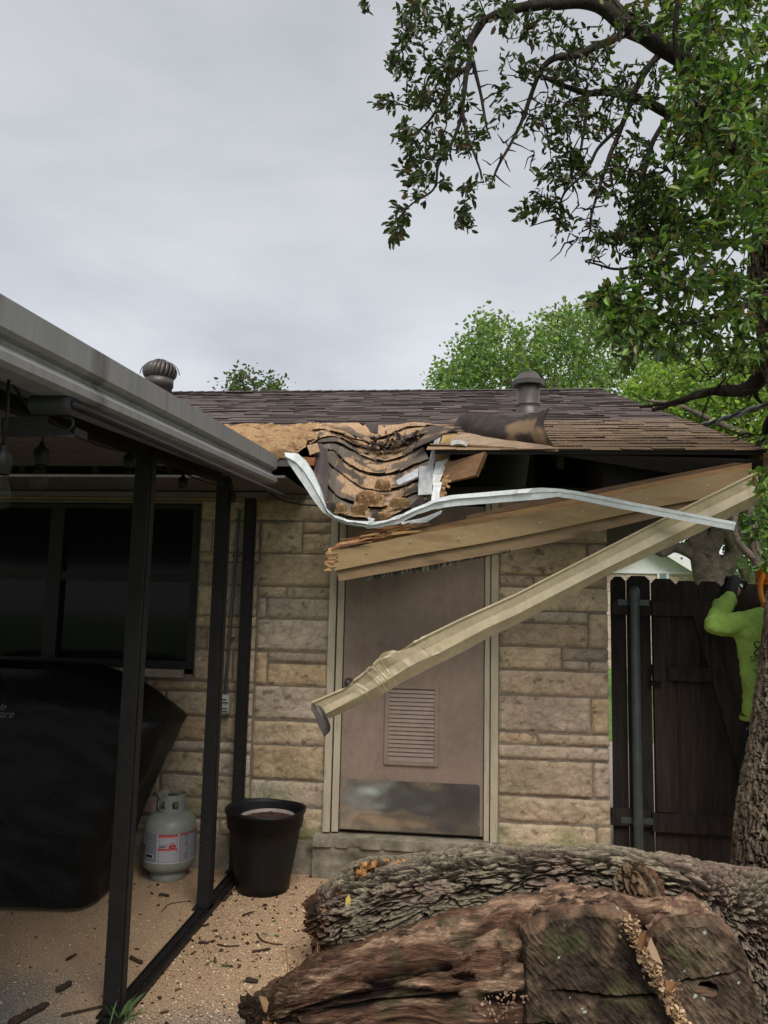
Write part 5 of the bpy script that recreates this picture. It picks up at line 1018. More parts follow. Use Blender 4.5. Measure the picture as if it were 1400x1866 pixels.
E0 = G[0]; cen = E0.mean(0); rt.grid(np.array([E0*(1-t)+cen*t-np.array([0.03*t, 0, 0]) for t in np.linspace(0, 1, 6)]), (0.05, 0.03, 0.02), wrap=True)
rt.build('rotten_stem', M['rot'], fall)
def cutblock(top, Yf, yb, name, xs=260, zs=170, seed=0, cracks=(), hole=None, tilt=0.10, back=0.35, bcol=(0.036, 0.025, 0.018), c2=(0.080, 0.055, 0.036)):
    Tp = lin(top, xs); u = np.linspace(0, 1, zs)[:, None]
    PX_ = np.repeat(Tp[:, 0][None], zs, 0); PY_ = Tp[:, 1][None]*(1-u)+yb*u
    G = np.zeros((zs, xs, 3))
    for i in range(zs):
        for j in range(xs): G[i, j] = PY(PX_[i, j], PY_[i, j], Yf+tilt*(1-u[i, 0])*0.5)
    q = G*np.array([1, 0.2, 1]); grain = fbm((q+seed)*np.array([9, 9, 9]), 3)
    hatch = fbm(np.stack([q[..., 0]*60+q[..., 2]*60, q[..., 2]*14-q[..., 0]*14, q[..., 0]*0+seed], -1), 3)
    edge = sst(np.minimum(np.minimum(np.linspace(0, 1, xs)[None]*1.0, 1-np.linspace(0, 1, xs)[None]), u*1.2)+0.012*fbm(q*20, 3), 0, 0.035)
    d = 0.014*grain+0.005*hatch+0.012*(np.floor(4*fbm(q*3.1+seed, 2))/4)-0.07*(1-edge)
    c = mixc(np.broadcast_to(bcol, G.shape), c2, sst(grain, -0.2, 0.5)); c = c*(1+0.6*hatch+0.35*fbm(q*40, 2))[..., None]; rr = np.sqrt((PX_-1095)**2+((PY_-1900)*1.1)**2); c = c*(1+0.10*np.sin(rr/3.1+2.5*grain))[..., None]; c = mixc(c, (0.20, 0.12, 0.075), sst(0.05-u+0.06*fbm(q*14+9, 3), 0, 0.06)*0.7)
    c = mixc(c, (0.07, 0.08, 0.03), sst(fbm(q*7+30+seed, 3), 0.28, 0.6)*0.4)
    f1, f2, idd = voro(np.stack([PX_/22, PY_/22, PX_*0+seed], -1)); c = mixc(c, (0.36, 0.42, 0.38), (f1 < 0.18)*(idd > 0.72)*0.85)
    for cr_ in cracks:
        pts = np.array(cr_[:-1], float); w_ = cr_[-1]; yy = np.interp(PX_, pts[:, 0], pts[:, 1]); ins = (PX_ > pts[0, 0])&(PX_ < pts[-1, 0])
        fade = np.clip(np.minimum(PX_-pts[0, 0], pts[-1, 0]-PX_)/30, 0.15, 1)
        m_ = ins*(1-sst(np.abs(PY_-yy-1.5*pn(np.stack([PX_/15, PY_*0, PX_*0], -1)))/(w_*fade), 0.5, 1.1)); d = d-0.05*m_; c = mixc(c, (0.008, 0.006, 0.005), m_)
    if hole:
        m_ = 1-sst(((PX_-hole[0])/hole[2])**2+((PY_-hole[1])/hole[3])**2+0.8*fbm(q*15, 2), 0.5, 1.1); d = d-0.08*m_; c = mixc(c, (0.01, 0.008, 0.006), m_)
    G = G-d[..., None]*np.array([0, 1, 0])
    b = MB(); b.grid(G, np.clip(c, 0.004, 1), flip=True)
    T0 = G[0]; ts = np.linspace(0, 1, 40)[:, None, None]; TG = T0[None]+ts*np.array([0.0, back, -0.05]); TG = TG+0.022*fbm(TG*np.array([8, 26, 20]), 3)[..., None]*np.array([0, 0.2, 1])*np.minimum(1, ts*6)
    cT = mixc(np.broadcast_to((0.14, 0.08, 0.055), TG.shape), (0.30, 0.20, 0.13), sst(fbm(TG*15+3, 3), -0.1, 0.4)); cT = mixc(cT, (0.03, 0.02, 0.015), sst(fbm(TG*22+8, 3), 0.2, 0.5)); b.grid(TG, cT)
    for k in (0, -1): Sd = G[:, k]; SG = Sd[None]+ts[::4]*np.array([0, back, 0.0]); b.grid(SG+0.01*fbm(SG*12, 2)[..., None], (0.05, 0.035, 0.025), flip=(k == 0))
    return b.build(name, M['cut'], fall)
cutblock([(950, 1702), (985, 1680), (1040, 1662), (1130, 1664), (1158, 1690), (1185, 1722), (1205, 1765), (1222, 1810), (1240, 1866), (1246, 1885)], 2.90, 1935, 'sawn_face', seed=2, cracks=[[(1000, 1806), (1060, 1812), (1100, 1820), (1160, 1817), (1215, 1816), 4.5], [(950, 1870), (990, 1866), (1040, 1868), 2.0]])
cutblock([(1192, 1712), (1215, 1690), (1245, 1682), (1310, 1682), (1345, 1705), (1362, 1735), (1370, 1780), (1385, 1825), (1396, 1870)], 2.94, 1945, 'sawn_face', seed=11, cracks=[[(1200, 1800), (1250, 1790), (1300, 1782), (1350, 1772), 3.0]], hole=(1292, 1806, 20, 17), bcol=(0.055, 0.038, 0.026), c2=(0.11, 0.078, 0.052))
# fresh chips in the seam between the sawn faces
ch = MB()
for i in range(650):
    t = random.random()**0.8; px_ = 1140+108*t+random.gauss(0, 9)*(1-0.4*t); py_ = 1672+200*t+random.gauss(0, 8); s = random.uniform(0.002, 0.0065); p = PY(px_, py_, 2.868+0.05*(1-t)+random.uniform(-0.012, 0.01))
    Mx = Matrix.Translation(p) @ Matrix.Rotation(random.uniform(0, 6), 4, (random.random(), random.random(), random.random()+0.1)); ch.box((-s*1.5, -s, -s*0.25), (s*1.5, s, s*0.25), random.choice([(0.42, 0.28, 0.15), (0.34, 0.2, 0.1), (0.22, 0.13, 0.07), (0.5, 0.36, 0.22), (0.12, 0.07, 0.04)]), Mx)
for i in range(70):
    px_ = random.gauss(920, 28); py_ = 1815+random.gauss(10, 16); p = PY(px_, py_, 2.93+random.uniform(-0.01, 0.02)); s = random.uniform(0.002, 0.005); Mx = Matrix.Translation(p) @ Matrix.Rotation(random.uniform(0, 6), 4, (random.random(), random.random(), random.random()+0.1)); ch.box((-s*1.5, -s, -s*0.25), (s*1.5, s, s*0.25), random.choice([(0.32, 0.22, 0.15), (0.26, 0.16, 0.09), (0.2, 0.1, 0.07)]), Mx)
tag(ch.build('wood_chips', M['sawdust'] if False else M['lumber'], fall), kind='stuff')

# ---------------------------------------------------------------- leaves
def leaves(mb, pos, d, size, wr, cols, rng, droop=0.4, fold=0.25):
    n = len(pos); d = d+rng.normal(size=(n, 3))*0.6+np.array([0, 0, -droop]); d /= np.linalg.norm(d, axis=1)[:, None]
    r = rng.normal(size=(n, 3)); s_ = np.cross(d, r); s_ /= np.linalg.norm(s_, axis=1)[:, None]; nn_ = np.cross(s_, d); L = (size*rng.uniform(0.45, 1.4, n))[:, None]; Wd = L*wr
    v = np.stack([pos, pos+d*L*0.33+s_*Wd*0.48+nn_*Wd*fold, pos+d*L*0.72+s_*Wd*0.42+nn_*Wd*fold, pos+d*L-nn_*Wd*0.1, pos+d*L*0.72-s_*Wd*0.42+nn_*Wd*fold, pos+d*L*0.33-s_*Wd*0.48+nn_*Wd*fold], 1)
    c = np.asarray(cols)[rng.integers(0, len(cols), n)]*rng.uniform(0.75, 1.25, (n, 1)); i0 = np.arange(n)[:, None]*6
    f = np.concatenate([i0+np.array([[0, 1, 2, 3]]), i0+np.array([[0, 3, 4, 5]])])
    mb.add(v.reshape(-1, 3), f, np.repeat(c, 6, 0))
def grow(nodes, attr, rng, tw=(0.004, 0.0015), sag=0.05, kink=0.03, mb=None, step=0.12):
    """join every attractor to the nearest branch so far with a kinked twig; returns twig point lists"""
    cap = len(nodes)+len(attr)*9; NA = np.zeros((cap, 3)); NA[:len(nodes)] = nodes; k = len(nodes)
    d0 = np.array([np.min(((NA[:k]-a)**2).sum(1)) for a in attr]); out_ = []
    for ai in np.argsort(d0):
        a = attr[ai]; dd = ((NA[:k]-a)**2).sum(1); j = int(np.argmin(dd)); p = NA[j]; L = sqrt(dd[j]); 
        if L < 1e-3: continue
        m_ = int(min(8, max(2, L/step))); t = np.linspace(0, 1, m_+1)[:, None]; pts = p*(1-t)+a*t; pts = pts+np.sin(t*pi)*np.array([0, 0, sag*L])+rng.normal(size=pts.shape)*kink*L*np.minimum(1, t*3)*(t < 0.999)
        for q_ in pts[1:]:
            if k < cap: NA[k] = q_; k += 1
        out_.append(pts)
        if mb is not None:
            r0 = min(tw[0]*(1+1.6*L), 0.02 if tw[0] < 0.02 else 0.1); mb.tube(pts, np.linspace(r0, tw[1], len(pts)), 4, caps=False)
    return out_
def ell(lst, rng, dens=1.0):
    o = []
    for (cx, cy, rx, ry, n, y0, y1) in lst:
        for _ in range(int(n*dens)):
            a = rng.uniform(0, 2*pi); r = sqrt(rng.uniform()); o.append(PY(cx+rx*r*cos(a), cy+ry*r*sin(a), rng.uniform(y0, y1)))
    return np.array(o)
rng = np.random.default_rng(11)
oak = thing('live_oak', 'big live oak with rough trunk at the right, leafy limbs hanging over the roof', 'tree', (1.78, 4.25, 0))
tp_ = [(1.72, 4.26, -0.1), PY(1427, 1560, 4.25), PY(1456, 1350, 4.22), PY(1486, 1100, 4.2), PY(1500, 900, 4.18), PY(1485, 700, 4.15), PY(1440, 500, 4.1), PY(1445, 380, 4.05), PY(1475, 200, 4.0), PY(1500, 0, 3.95)]
G, c, *_ = barktube([np.array(x) for x in tp_], [0.25, 0.212, 0.208, 0.205, 0.20, 0.20, 0.185, 0.15, 0.10, 0.04], 1050, 220, 3, cell=(0.075, 0.017), depth=0.019, lump=0.010, cols=((0.17, 0.135, 0.105), (0.15, 0.11, 0.09), (0.02, 0.014, 0.012)))
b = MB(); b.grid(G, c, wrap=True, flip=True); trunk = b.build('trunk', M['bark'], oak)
limbs = [([(1425, 400, 4.05), (1385, 260, 4.0), (1340, 170, 3.9), (1291, 125, 3.8), (1237, 105, 3.75), (1183, 70, 3.7), (1145, 52, 3.65), (1101, 16, 3.6), (1063, 3, 3.55), (1009, 8, 3.5), (955, 12, 3.45), (911, 24, 3.4), (879, 41, 3.4)], (0.055, 0.017)),
 ([(879, 41, 3.4), (857, 75, 3.38), (857, 108, 3.36), (849, 141, 3.35), (843, 200, 3.3), (850, 240, 3.3), (875, 310, 3.25)], (0.022, 0.004)),
 ([(857, 120, 3.36), (826, 140, 3.33), (812, 170, 3.3), (790, 210, 3.28), (765, 235, 3.25)], (0.013, 0.004)),
 ([(845, 190, 3.3), (830, 250, 3.28), (800, 300, 3.25), (790, 345, 3.22), (748, 372, 3.2), (716, 410, 3.18)], (0.009, 0.003)),
 ([(862, 110, 3.36), (880, 190, 3.4), (890, 240, 3.42)], (0.010, 0.004)),
 ([(1420, 330, 4.0), (1330, 250, 3.9), (1225, 210, 3.8), (1170, 185, 3.75), (1110, 168, 3.7), (1060, 168, 3.65), (990, 140, 3.6), (960, 130, 3.6)], (0.035, 0.006)),
 ([(1237, 105, 3.75), (1160, 60, 3.7), (1100, 80, 3.6), (1050, 100, 3.55), (1010, 105, 3.5), (985, 130, 3.5), (965, 180, 3.5), (945, 235, 3.45), (910, 300, 3.4), (895, 335, 3.4)], (0.024, 0.004)),
 ([(1200, 100, 3.75), (1165, 150, 3.65), (1130, 240, 3.6), (1105, 300, 3.55), (1085, 370, 3.5), (1075, 420, 3.5)], (0.018, 0.004)),
 ([(1225, 200, 3.8), (1190, 260, 3.75), (1170, 330, 3.7), (1150, 400, 3.65), (1110, 430, 3.6)], (0.016, 0.004)),
 ([(1130, 230, 3.6), (1090, 270, 3.6), (1070, 310, 3.55), (1030, 350, 3.5), (1010, 400, 3.45)], (0.010, 0.003)),
 ([(1070, 170, 3.65), (1065, 240, 3.65), (1050, 300, 3.6), (1020, 370, 3.55)], (0.010, 0.003)),
 ([(1425, 470, 4.0), (1370, 330, 3.7), (1335, 270, 3.5), (1300, 230, 3.4), (1250, 150, 3.3), (1230, 60, 3.2), (1240, -40, 3.1)], (0.03, 0.008)),
 ([(1432, 430, 4.05), (1360, 440, 3.9), (1290, 452, 3.8), (1200, 470, 3.7), (1130, 490, 3.65), (1066, 478, 3.6)], (0.016, 0.004)),
 ([(1430, 520, 4.0), (1350, 560, 3.7), (1240, 590, 3.5), (1150, 560, 3.4), (1090, 540, 3.4)], (0.016, 0.004)),
 ([(1237, 105, 3.75), (1270, 40, 3.9), (1265, -60, 4.0)], (0.04, 0.02)),
 ([(1183, 70, 3.7), (1080, -20, 3.9), (960, -60, 3.8), (850, -50, 3.6), (770, -10, 3.5), (740, 60, 3.4)], (0.03, 0.005)),
 ([(850, -50, 3.6), (700, -60, 3.4), (662, 12, 3.3)], (0.012, 0.003)),
 ([(1475, 200, 4.0), (1560, 120, 4.1), (1660, 60, 4.2), (1720, 60, 4.3)], (0.05, 0.01)), ([(1450, 420, 4.05), (1560, 330, 4.2), (1650, 260, 4.3)], (0.04, 0.01)), ([(1500, 0, 3.95), (1540, -80, 3.9)], (0.04, 0.01))]
nodes = []; lb_ = MB()
for pts, (r0, r1) in limbs:
    P = spl(pxs(pts), len(pts)*7); P = P+0.006*np.stack([pn(P*7), pn(P*7+9), pn(P*7+19)], -1); lb_.tube(P, np.linspace(r0, r1, len(P))*(1+0.12*pn(P*15)), 9); nodes.append(P)
# the dead limb reaching over the roof end
for pts, rr_ in (([(1470, 640, 4.2), (1400, 672, 4.4), (1372, 702, 4.5), (1340, 712, 4.6), (1300, 713, 4.7), (1262, 722, 4.8), (1225, 735, 4.9), (1188, 746, 5.0)], (0.055, 0.012)),
                 ([(1378, 700, 4.5), (1378, 722, 4.5), (1390, 735, 4.5)], (0.02, 0.008)), ([(1372, 705, 4.5), (1365, 730, 4.5)], (0.012, 0.005)), ([(1290, 713, 4.7), (1262, 724, 4.6), (1215, 735, 4.6), (1165, 744, 4.6)], (0.018, 0.006)), ([(1322, 690, 4.6), (1300, 712, 4.65), (1285, 740, 4.7), (1277, 770, 4.75)], (0.008, 0.003)),
                 ([(1480, 730, 4.3), (1404, 760, 4.4), (1392, 790, 4.4), (1388, 806, 4.45), (1372, 820, 4.5)], (0.025, 0.010)), ([(1388, 806, 4.45), (1365, 792, 4.5), (1340, 800, 4.5)], (0.009, 0.003)), ([(1395, 790, 4.4), (1360, 795, 4.4), (1330, 830-25, 4.4)], (0.007, 0.003)),
                 ([(1480, 560, 4.1), (1345, 640, 4.3), (1330, 660, 4.3), (1290, 690, 4.4)], (0.012, 0.004)), ([(1480, 760, 4.3), (1400, 835, 4.4), (1392, 870, 4.4), (1388, 905, 4.4)], (0.008, 0.003))):
    P = spl(pxs(pts), len(pts)*7); P = P+0.010*np.stack([pn(P*9), pn(P*9+9), pn(P*9+19)], -1); lb_.tube(P, np.linspace(rr_[0], rr_[1], len(P))*(1+0.2*pn(P*18)), 9); nodes.append(P[::2])
nodes = np.concatenate(nodes)
A1 = [(745, 45, 40, 45, 30, 3.1, 3.6), (790, 25, 45, 35, 22, 3.1, 3.6), (735, 100, 26, 24, 12, 3.1, 3.5), (722, 112, 14, 12, 5, 3.1, 3.4), (800, 115, 40, 30, 22, 3.1, 3.5), (765, 130, 40, 16, 12, 3.1, 3.5), (830, 75, 40, 45, 26, 3.1, 3.6), (705, 188, 22, 10, 10, 3.1, 3.4),
 (760, 180, 38, 18, 16, 3.1, 3.4), (810, 190, 45, 40, 26, 3.1, 3.5), (850, 250, 35, 30, 22, 3.1, 3.4), (738, 245, 18, 26, 16, 3.1, 3.4), (765, 275, 30, 26, 18, 3.1, 3.4), (800, 260, 30, 35, 20, 3.1, 3.4), (750, 315, 22, 18, 12, 3.1, 3.4), (790, 325, 30, 18, 11, 3.1, 3.4), (765, 355, 18, 8, 6, 3.1, 3.3), (727, 395, 16, 26, 15, 3.1, 3.3), (720, 425, 8, 8, 4, 3.1, 3.2), (845, 395, 12, 32, 14, 3.1, 3.3), (852, 350, 14, 15, 6, 3.1, 3.3), (890, 325, 12, 10, 3, 3.2, 3.4),
 (905, 15, 60, 22, 22, 3.2, 3.8), (960, 50, 60, 30, 22, 3.2, 3.8), (1010, 60, 50, 40, 22, 3.2, 3.8), (1060, 110, 50, 40, 32, 3.2, 3.8), (1000, 130, 40, 30, 14, 3.3, 3.7), (940, 125, 35, 35, 13, 3.3, 3.7), (1030, 190, 50, 45, 34, 3.2, 3.8), (990, 230, 40, 30, 14, 3.2, 3.7), (920, 190, 30, 40, 8, 3.2, 3.6), (1085, 215, 40, 40, 22, 3.2, 3.8), (1130, 180, 40, 60, 26, 3.3, 3.9), (1120, 50, 50, 50, 24, 3.3, 3.9), (1195, 30, 40, 40, 30, 3.3, 4.0), (1170, 150, 40, 50, 24, 3.3, 4.0),
 (1015, 260, 25, 18, 10, 3.3, 3.6), (1050, 300, 25, 30, 26, 3.3, 3.6), (1010, 320, 30, 30, 18, 3.3, 3.6), (960, 385, 20, 12, 7, 3.3, 3.5), (985, 360, 24, 20, 13, 3.3, 3.5), (1020, 400, 14, 25, 6, 3.3, 3.5), (1110, 330, 40, 40, 26, 3.4, 3.8), (1160, 300, 45, 55, 60, 3.4, 3.9), (1190, 380, 50, 60, 150, 3.4, 3.9), (1150, 430, 35, 30, 60, 3.4, 3.8), (660, 12, 8, 12, 5, 3.2, 3.4), (1050, 420, 50, 40, 12, 3.4, 3.7), (1095, 445, 40, 25, 10, 3.4, 3.7)]
A2 = [(1250, 60, 60, 80, 70, 3.0, 4.2), (1330, 60, 80, 80, 110, 2.9, 4.2), (1280, 170, 60, 70, 90, 2.9, 4.0), (1360, 180, 60, 80, 110, 2.8, 4.0), (1260, 270, 50, 60, 80, 2.9, 4.0), (1340, 300, 70, 70, 110, 2.8, 4.0), (1270, 380, 60, 60, 90, 2.9, 4.0), (1350, 400, 60, 60, 70, 2.9, 3.9), (1240, 470, 70, 50, 50, 3.0, 3.9), (1300, 500, 60, 40, 34, 3.0, 4.0), (1350, 540, 40, 60, 45, 3.1, 4.0),
 (1180, 500, 50, 35, 30, 3.2, 3.8), (1130, 545, 40, 25, 36, 3.2, 3.6), (1100, 545, 22, 18, 18, 3.2, 3.6), (1170, 580, 60, 35, 40, 3.2, 3.7), (1130, 600, 45, 25, 30, 3.2, 3.6), (1180, 625, 35, 16, 16, 3.2, 3.6), (1140, 650, 12, 18, 8, 3.2, 3.5), (1250, 570, 60, 40, 32, 3.2, 3.9), (1310, 600, 60, 40, 30, 3.4, 4.3), (1370, 620, 40, 50, 30, 3.4, 4.3), (1330, 650, 50, 30, 25, 3.6, 4.4), (1240, 640, 50, 25, 22, 3.6, 4.4),
 (1392, 890, 16, 40, 16, 3.8, 4.3), (1388, 955, 18, 40, 16, 3.8, 4.3), (1396, 1020, 10, 25, 6, 3.8, 4.2), (1396, 790, 10, 20, 3, 4, 4.3), (1460, 300, 60, 300, 90, 3.0, 4.4), (1560, 60, 110, 120, 110, 3.2, 4.6), (1640, 260, 100, 130, 100, 3.4, 4.8), (1560, 420, 80, 90, 60, 3.4, 4.6), (1700, 80, 90, 100, 60, 3.4, 4.8), (1100, -60, 300, 50, 60, 3.1, 4.0), (1350, -60, 120, 60, 70, 3, 4.2)]
twm = MB(); tw1 = grow(nodes, ell(A1, rng, 1.0), rng, (0.0042, 0.0014), 0.03, 0.06, twm, 0.05); tw2 = grow(nodes, ell(A2, rng, 0.78), rng, (0.0032, 0.0011), 0.03, 0.06, twm, 0.06)
# bare twiggy tangle under the limbs
bare = ell([(985, 260, 90, 110, 34, 3.3, 3.6), (1090, 400, 90, 60, 40, 3.4, 3.8), (1010, 150, 80, 60, 24, 3.3, 3.7), (1060, 470, 60, 30, 14, 3.4, 3.7), (960, 200, 60, 100, 22, 3.3, 3.6), (1060, 380, 110, 70, 60, 3.4, 3.8), (1130, 420, 80, 60, 50, 3.4, 3.8), (900, 300, 40, 50, 10, 3.3, 3.5), (1170, 380, 80, 90, 60, 3.4, 3.9), (1060, 250, 80, 80, 30, 3.4, 3.8), (870, 170, 60, 80, 16, 3.3, 3.5), (1340, 690, 60, 30, 22, 4.2, 4.7), (1280, 660, 60, 40, 20, 4, 4.6)], rng); grow(nodes, bare, rng, (0.0045, 0.0016), 0.02, 0.07, twm, 0.05)
lb_.build('limb', M['limb'], oak, smooth=True); tag(twm.build('twigs', M['limb'], oak), kind='stuff')
lf = MB()
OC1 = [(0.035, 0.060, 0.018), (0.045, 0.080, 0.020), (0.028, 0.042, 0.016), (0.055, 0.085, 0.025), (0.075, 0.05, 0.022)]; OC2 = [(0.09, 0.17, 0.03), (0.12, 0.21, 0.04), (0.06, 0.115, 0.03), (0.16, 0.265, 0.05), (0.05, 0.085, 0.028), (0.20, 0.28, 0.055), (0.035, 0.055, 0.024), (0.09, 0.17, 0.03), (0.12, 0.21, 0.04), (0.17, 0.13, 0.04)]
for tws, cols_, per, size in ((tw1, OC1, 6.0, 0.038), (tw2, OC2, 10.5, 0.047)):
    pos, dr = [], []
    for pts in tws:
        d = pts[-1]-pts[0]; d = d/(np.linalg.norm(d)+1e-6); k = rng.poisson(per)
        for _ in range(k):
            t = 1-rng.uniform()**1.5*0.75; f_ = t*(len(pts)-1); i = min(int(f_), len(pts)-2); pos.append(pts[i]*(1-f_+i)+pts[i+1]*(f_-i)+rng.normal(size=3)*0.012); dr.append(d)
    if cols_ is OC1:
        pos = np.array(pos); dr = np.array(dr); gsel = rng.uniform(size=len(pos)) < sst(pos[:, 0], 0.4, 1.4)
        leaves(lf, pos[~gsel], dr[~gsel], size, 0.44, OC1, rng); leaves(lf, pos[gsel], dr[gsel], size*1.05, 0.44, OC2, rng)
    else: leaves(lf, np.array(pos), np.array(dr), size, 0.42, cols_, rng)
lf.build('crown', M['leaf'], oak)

# ================================================================ BACKGROUND TREES AND HOUSE
def bgtree(name, label, trunkpts, rads, ells, cols_, lsize, per, tw, seed, dens=1.0, group='trees behind the house', barkm='farbark', wr=0.6):
    r_ = np.random.default_rng(seed); P0 = np.array(PY(*trunkpts[0][0])) if isinstance(trunkpts[0][0], tuple) else trunkpts[0][0]
    t = thing(name, label, 'tree', (P0[0], P0[1], -0.04), group); b = MB(); nd = []
    for pts, (r0, r1) in zip(trunkpts, rads):
        P = np.array([PY(*q) if len(q) == 3 and q[2] > 2 and q[1] > 5 and abs(q[0]) > 20 else q for q in pts]); P = spl(P, len(pts)*7); b.tube(P, np.linspace(r0, r1, len(P))*(1+0.08*pn(P*3)), 9); nd.append(P)
    nd = np.concatenate(nd); at = ell(ells, r_, dens); tm = MB(); tws = grow(nd, at, r_, tw, 0.03, 0.05, tm, 0.5)
    b.build('trunk', M[barkm], t, smooth=True); tag(tm.build('twigs', M[barkm], t), kind='stuff'); pos, dr = [], []
    for pts in tws:
        d = pts[-1]-pts[0]; d = d/(np.linalg.norm(d)+1e-6)
        for _ in range(r_.poisson(per)):
            tt = 1-r_.uniform()**2*0.6; f_ = tt*(len(pts)-1); i = min(int(f_), len(pts)-2); pos.append(pts[i]*(1-f_+i)+pts[i+1]*(f_-i)+r_.normal(size=3)*lsize*1.3); dr.append(d)
    l_ = MB(); leaves(l_, np.array(pos), np.array(dr), lsize, wr, cols_, r_, 0.2); l_.build('crown', M['farleaf'], t); return t
Y = 21.0; g0 = PY(1010, 760, Y); 
GA = [(0.18, 0.27, 0.085), (0.13, 0.21, 0.075), (0.24, 0.33, 0.10), (0.15, 0.235, 0.085)]
bgtree('pecan_tree', 'mid green tree with thin branches rising behind the roof ridge by the flue vent', [[(1010, 1106, Y), (1005, 900, Y), (1000, 760, Y), (1010, 690, Y)], [(1000, 790, Y), (930, 700, Y-1), (880, 650, Y-1), (840, 660, Y-1)], [(1005, 720, Y), (960, 650, Y), (940, 610, Y)], [(1010, 740, Y), (1060, 660, Y+1), (1080, 600, Y+1)], [(1020, 780, Y), (1110, 690, Y+1), (1150, 640, Y+1)]], [(0.35, 0.08), (0.13, 0.03), (0.08, 0.03), (0.10, 0.03), (0.12, 0.03)],
 [(825, 690, 40, 32, 60, Y-2, Y+1), (865, 640, 38, 40, 55, Y-2, Y+1), (900, 600, 32, 22, 34, Y-2, Y+1), (880, 680, 50, 36, 70, Y-2, Y+1), (950, 640, 50, 40, 62, Y-2, Y+2), (955, 690, 50, 30, 50, Y-2, Y+2), (1010, 590, 34, 24, 34, Y-1, Y+2), (1015, 640, 45, 34, 50, Y-1, Y+2), (1060, 580, 32, 24, 32, Y-1, Y+2), (1080, 640, 50, 60, 80, Y-1, Y+3), (1050, 700, 60, 30, 70, Y-1, Y+3), (1130, 600, 50, 50, 60, Y, Y+3), (1150, 680, 60, 40, 60, Y, Y+3), (1200, 640, 60, 60, 60, Y, Y+3)], GA, 0.13, 14, (0.012, 0.006), 21)
Y = 13.0
GB = [(0.20, 0.30, 0.06), (0.26, 0.37, 0.075), (0.16, 0.25, 0.055), (0.12, 0.20, 0.05), (0.31, 0.40, 0.09)]
bgtree('elm_tree', 'bright yellow green tree right of the roof, behind the dead limb', [[(1475, 1112, Y), (1470, 900, Y), (1440, 800, Y), (1380, 720, Y)], [(1445, 820, Y), (1330, 780, Y-1), (1240, 740, Y-1), (1180, 730, Y-1)], [(1450, 800, Y), (1400, 740, Y), (1330, 680, Y)]], [(0.3, 0.06), (0.07, 0.02), (0.07, 0.02)],
 [(1180, 715, 40, 22, 40, Y-1, Y+1), (1240, 700, 60, 35, 70, Y-1, Y+1), (1320, 680, 60, 40, 80, Y-1, Y+1), (1380, 690, 50, 50, 70, Y-1, Y+1), (1260, 750, 70, 30, 90, Y-1, Y+1), (1340, 760, 70, 50, 130, Y-1, Y+1), (1310, 800, 60, 25, 60, Y, Y+1), (1385, 810, 50, 40, 80, Y-1, Y+1), (1440, 760, 60, 100, 70, Y-1, Y+1), (1225, 665, 60, 25, 30, Y, Y+2), (1350, 840, 60, 15, 30, Y, Y+1)], GB, 0.085, 17, (0.007, 0.004), 22)
Y = 24.0
bgtree('small_treetop', 'sparse treetop peeking over the roof ridge next to the turbine vent', [[(455, 1106, Y), (455, 860, Y), (456, 745, Y), (440, 690, Y)], [(456, 745, Y), (475, 712, Y), (500, 705, Y)], [(450, 735, Y), (430, 705, Y)]], [(0.25, 0.03), (0.03, 0.02), (0.03, 0.02)],
 [(428, 702, 15, 16, 16, Y-1, Y+1), (440, 684, 14, 8, 9, Y-1, Y+1), (463, 692, 10, 8, 7, Y-1, Y+1), (492, 705, 22, 10, 22, Y-1, Y+1), (470, 712, 30, 8, 16, Y-1, Y+1), (425, 715, 14, 8, 10, Y-1, Y+1), (455, 740, 40, 14, 12, Y-1, Y+1)], [(0.07, 0.12, 0.035), (0.05, 0.09, 0.03), (0.09, 0.14, 0.04)], 0.14, 9, (0.02, 0.008), 23)
Y = 14.0
bgtree('gnarled_oak', 'gnarled grey oak with thick forked limbs behind the gate, in front of the pale house', [[(1297, 1165, Y), (1297, 1090, Y), (1294, 1055, Y), (1285, 1015, Y), (1278, 985, Y), (1268, 930, Y), (1250, 880, Y)], [(1292, 1050, Y), (1270, 1015, Y), (1248, 1002, Y), (1228, 998, Y), (1205, 1008, Y), (1180, 985, Y)], [(1300, 1055, Y), (1325, 1030, Y), (1338, 1005, Y), (1336, 965, Y), (1318, 950, Y), (1300, 930, Y)], [(1288, 1010, Y-0.1), (1305, 980, Y-0.2), (1308, 960, Y-0.2), (1315, 900, Y)], [(1375, 1110, Y), (1362, 1050, Y), (1345, 1020, Y), (1325, 975, Y-0.2), (1308, 958, Y-0.3), (1290, 930, Y)]], [(0.33, 0.16), (0.14, 0.05), (0.19, 0.1), (0.16, 0.08), (0.12, 0.06)],
 [(1255, 960, 60, 30, 40, Y+0.5, Y+2), (1345, 960, 50, 40, 70, Y+0.5, Y+2.5), (1290, 920, 80, 30, 60, Y+0.5, Y+2.5), (1350, 900, 60, 60, 80, Y+1, Y+3), (1115, 982, 20, 18, 26, Y, Y+2), (1160, 960, 50, 16, 20, Y, Y+2), (1375, 1000, 30, 40, 30, Y+1, Y+3)], [(0.06, 0.11, 0.03), (0.09, 0.16, 0.04), (0.13, 0.2, 0.05)], 0.10, 13, (0.012, 0.005), 24)
Y = 11.0
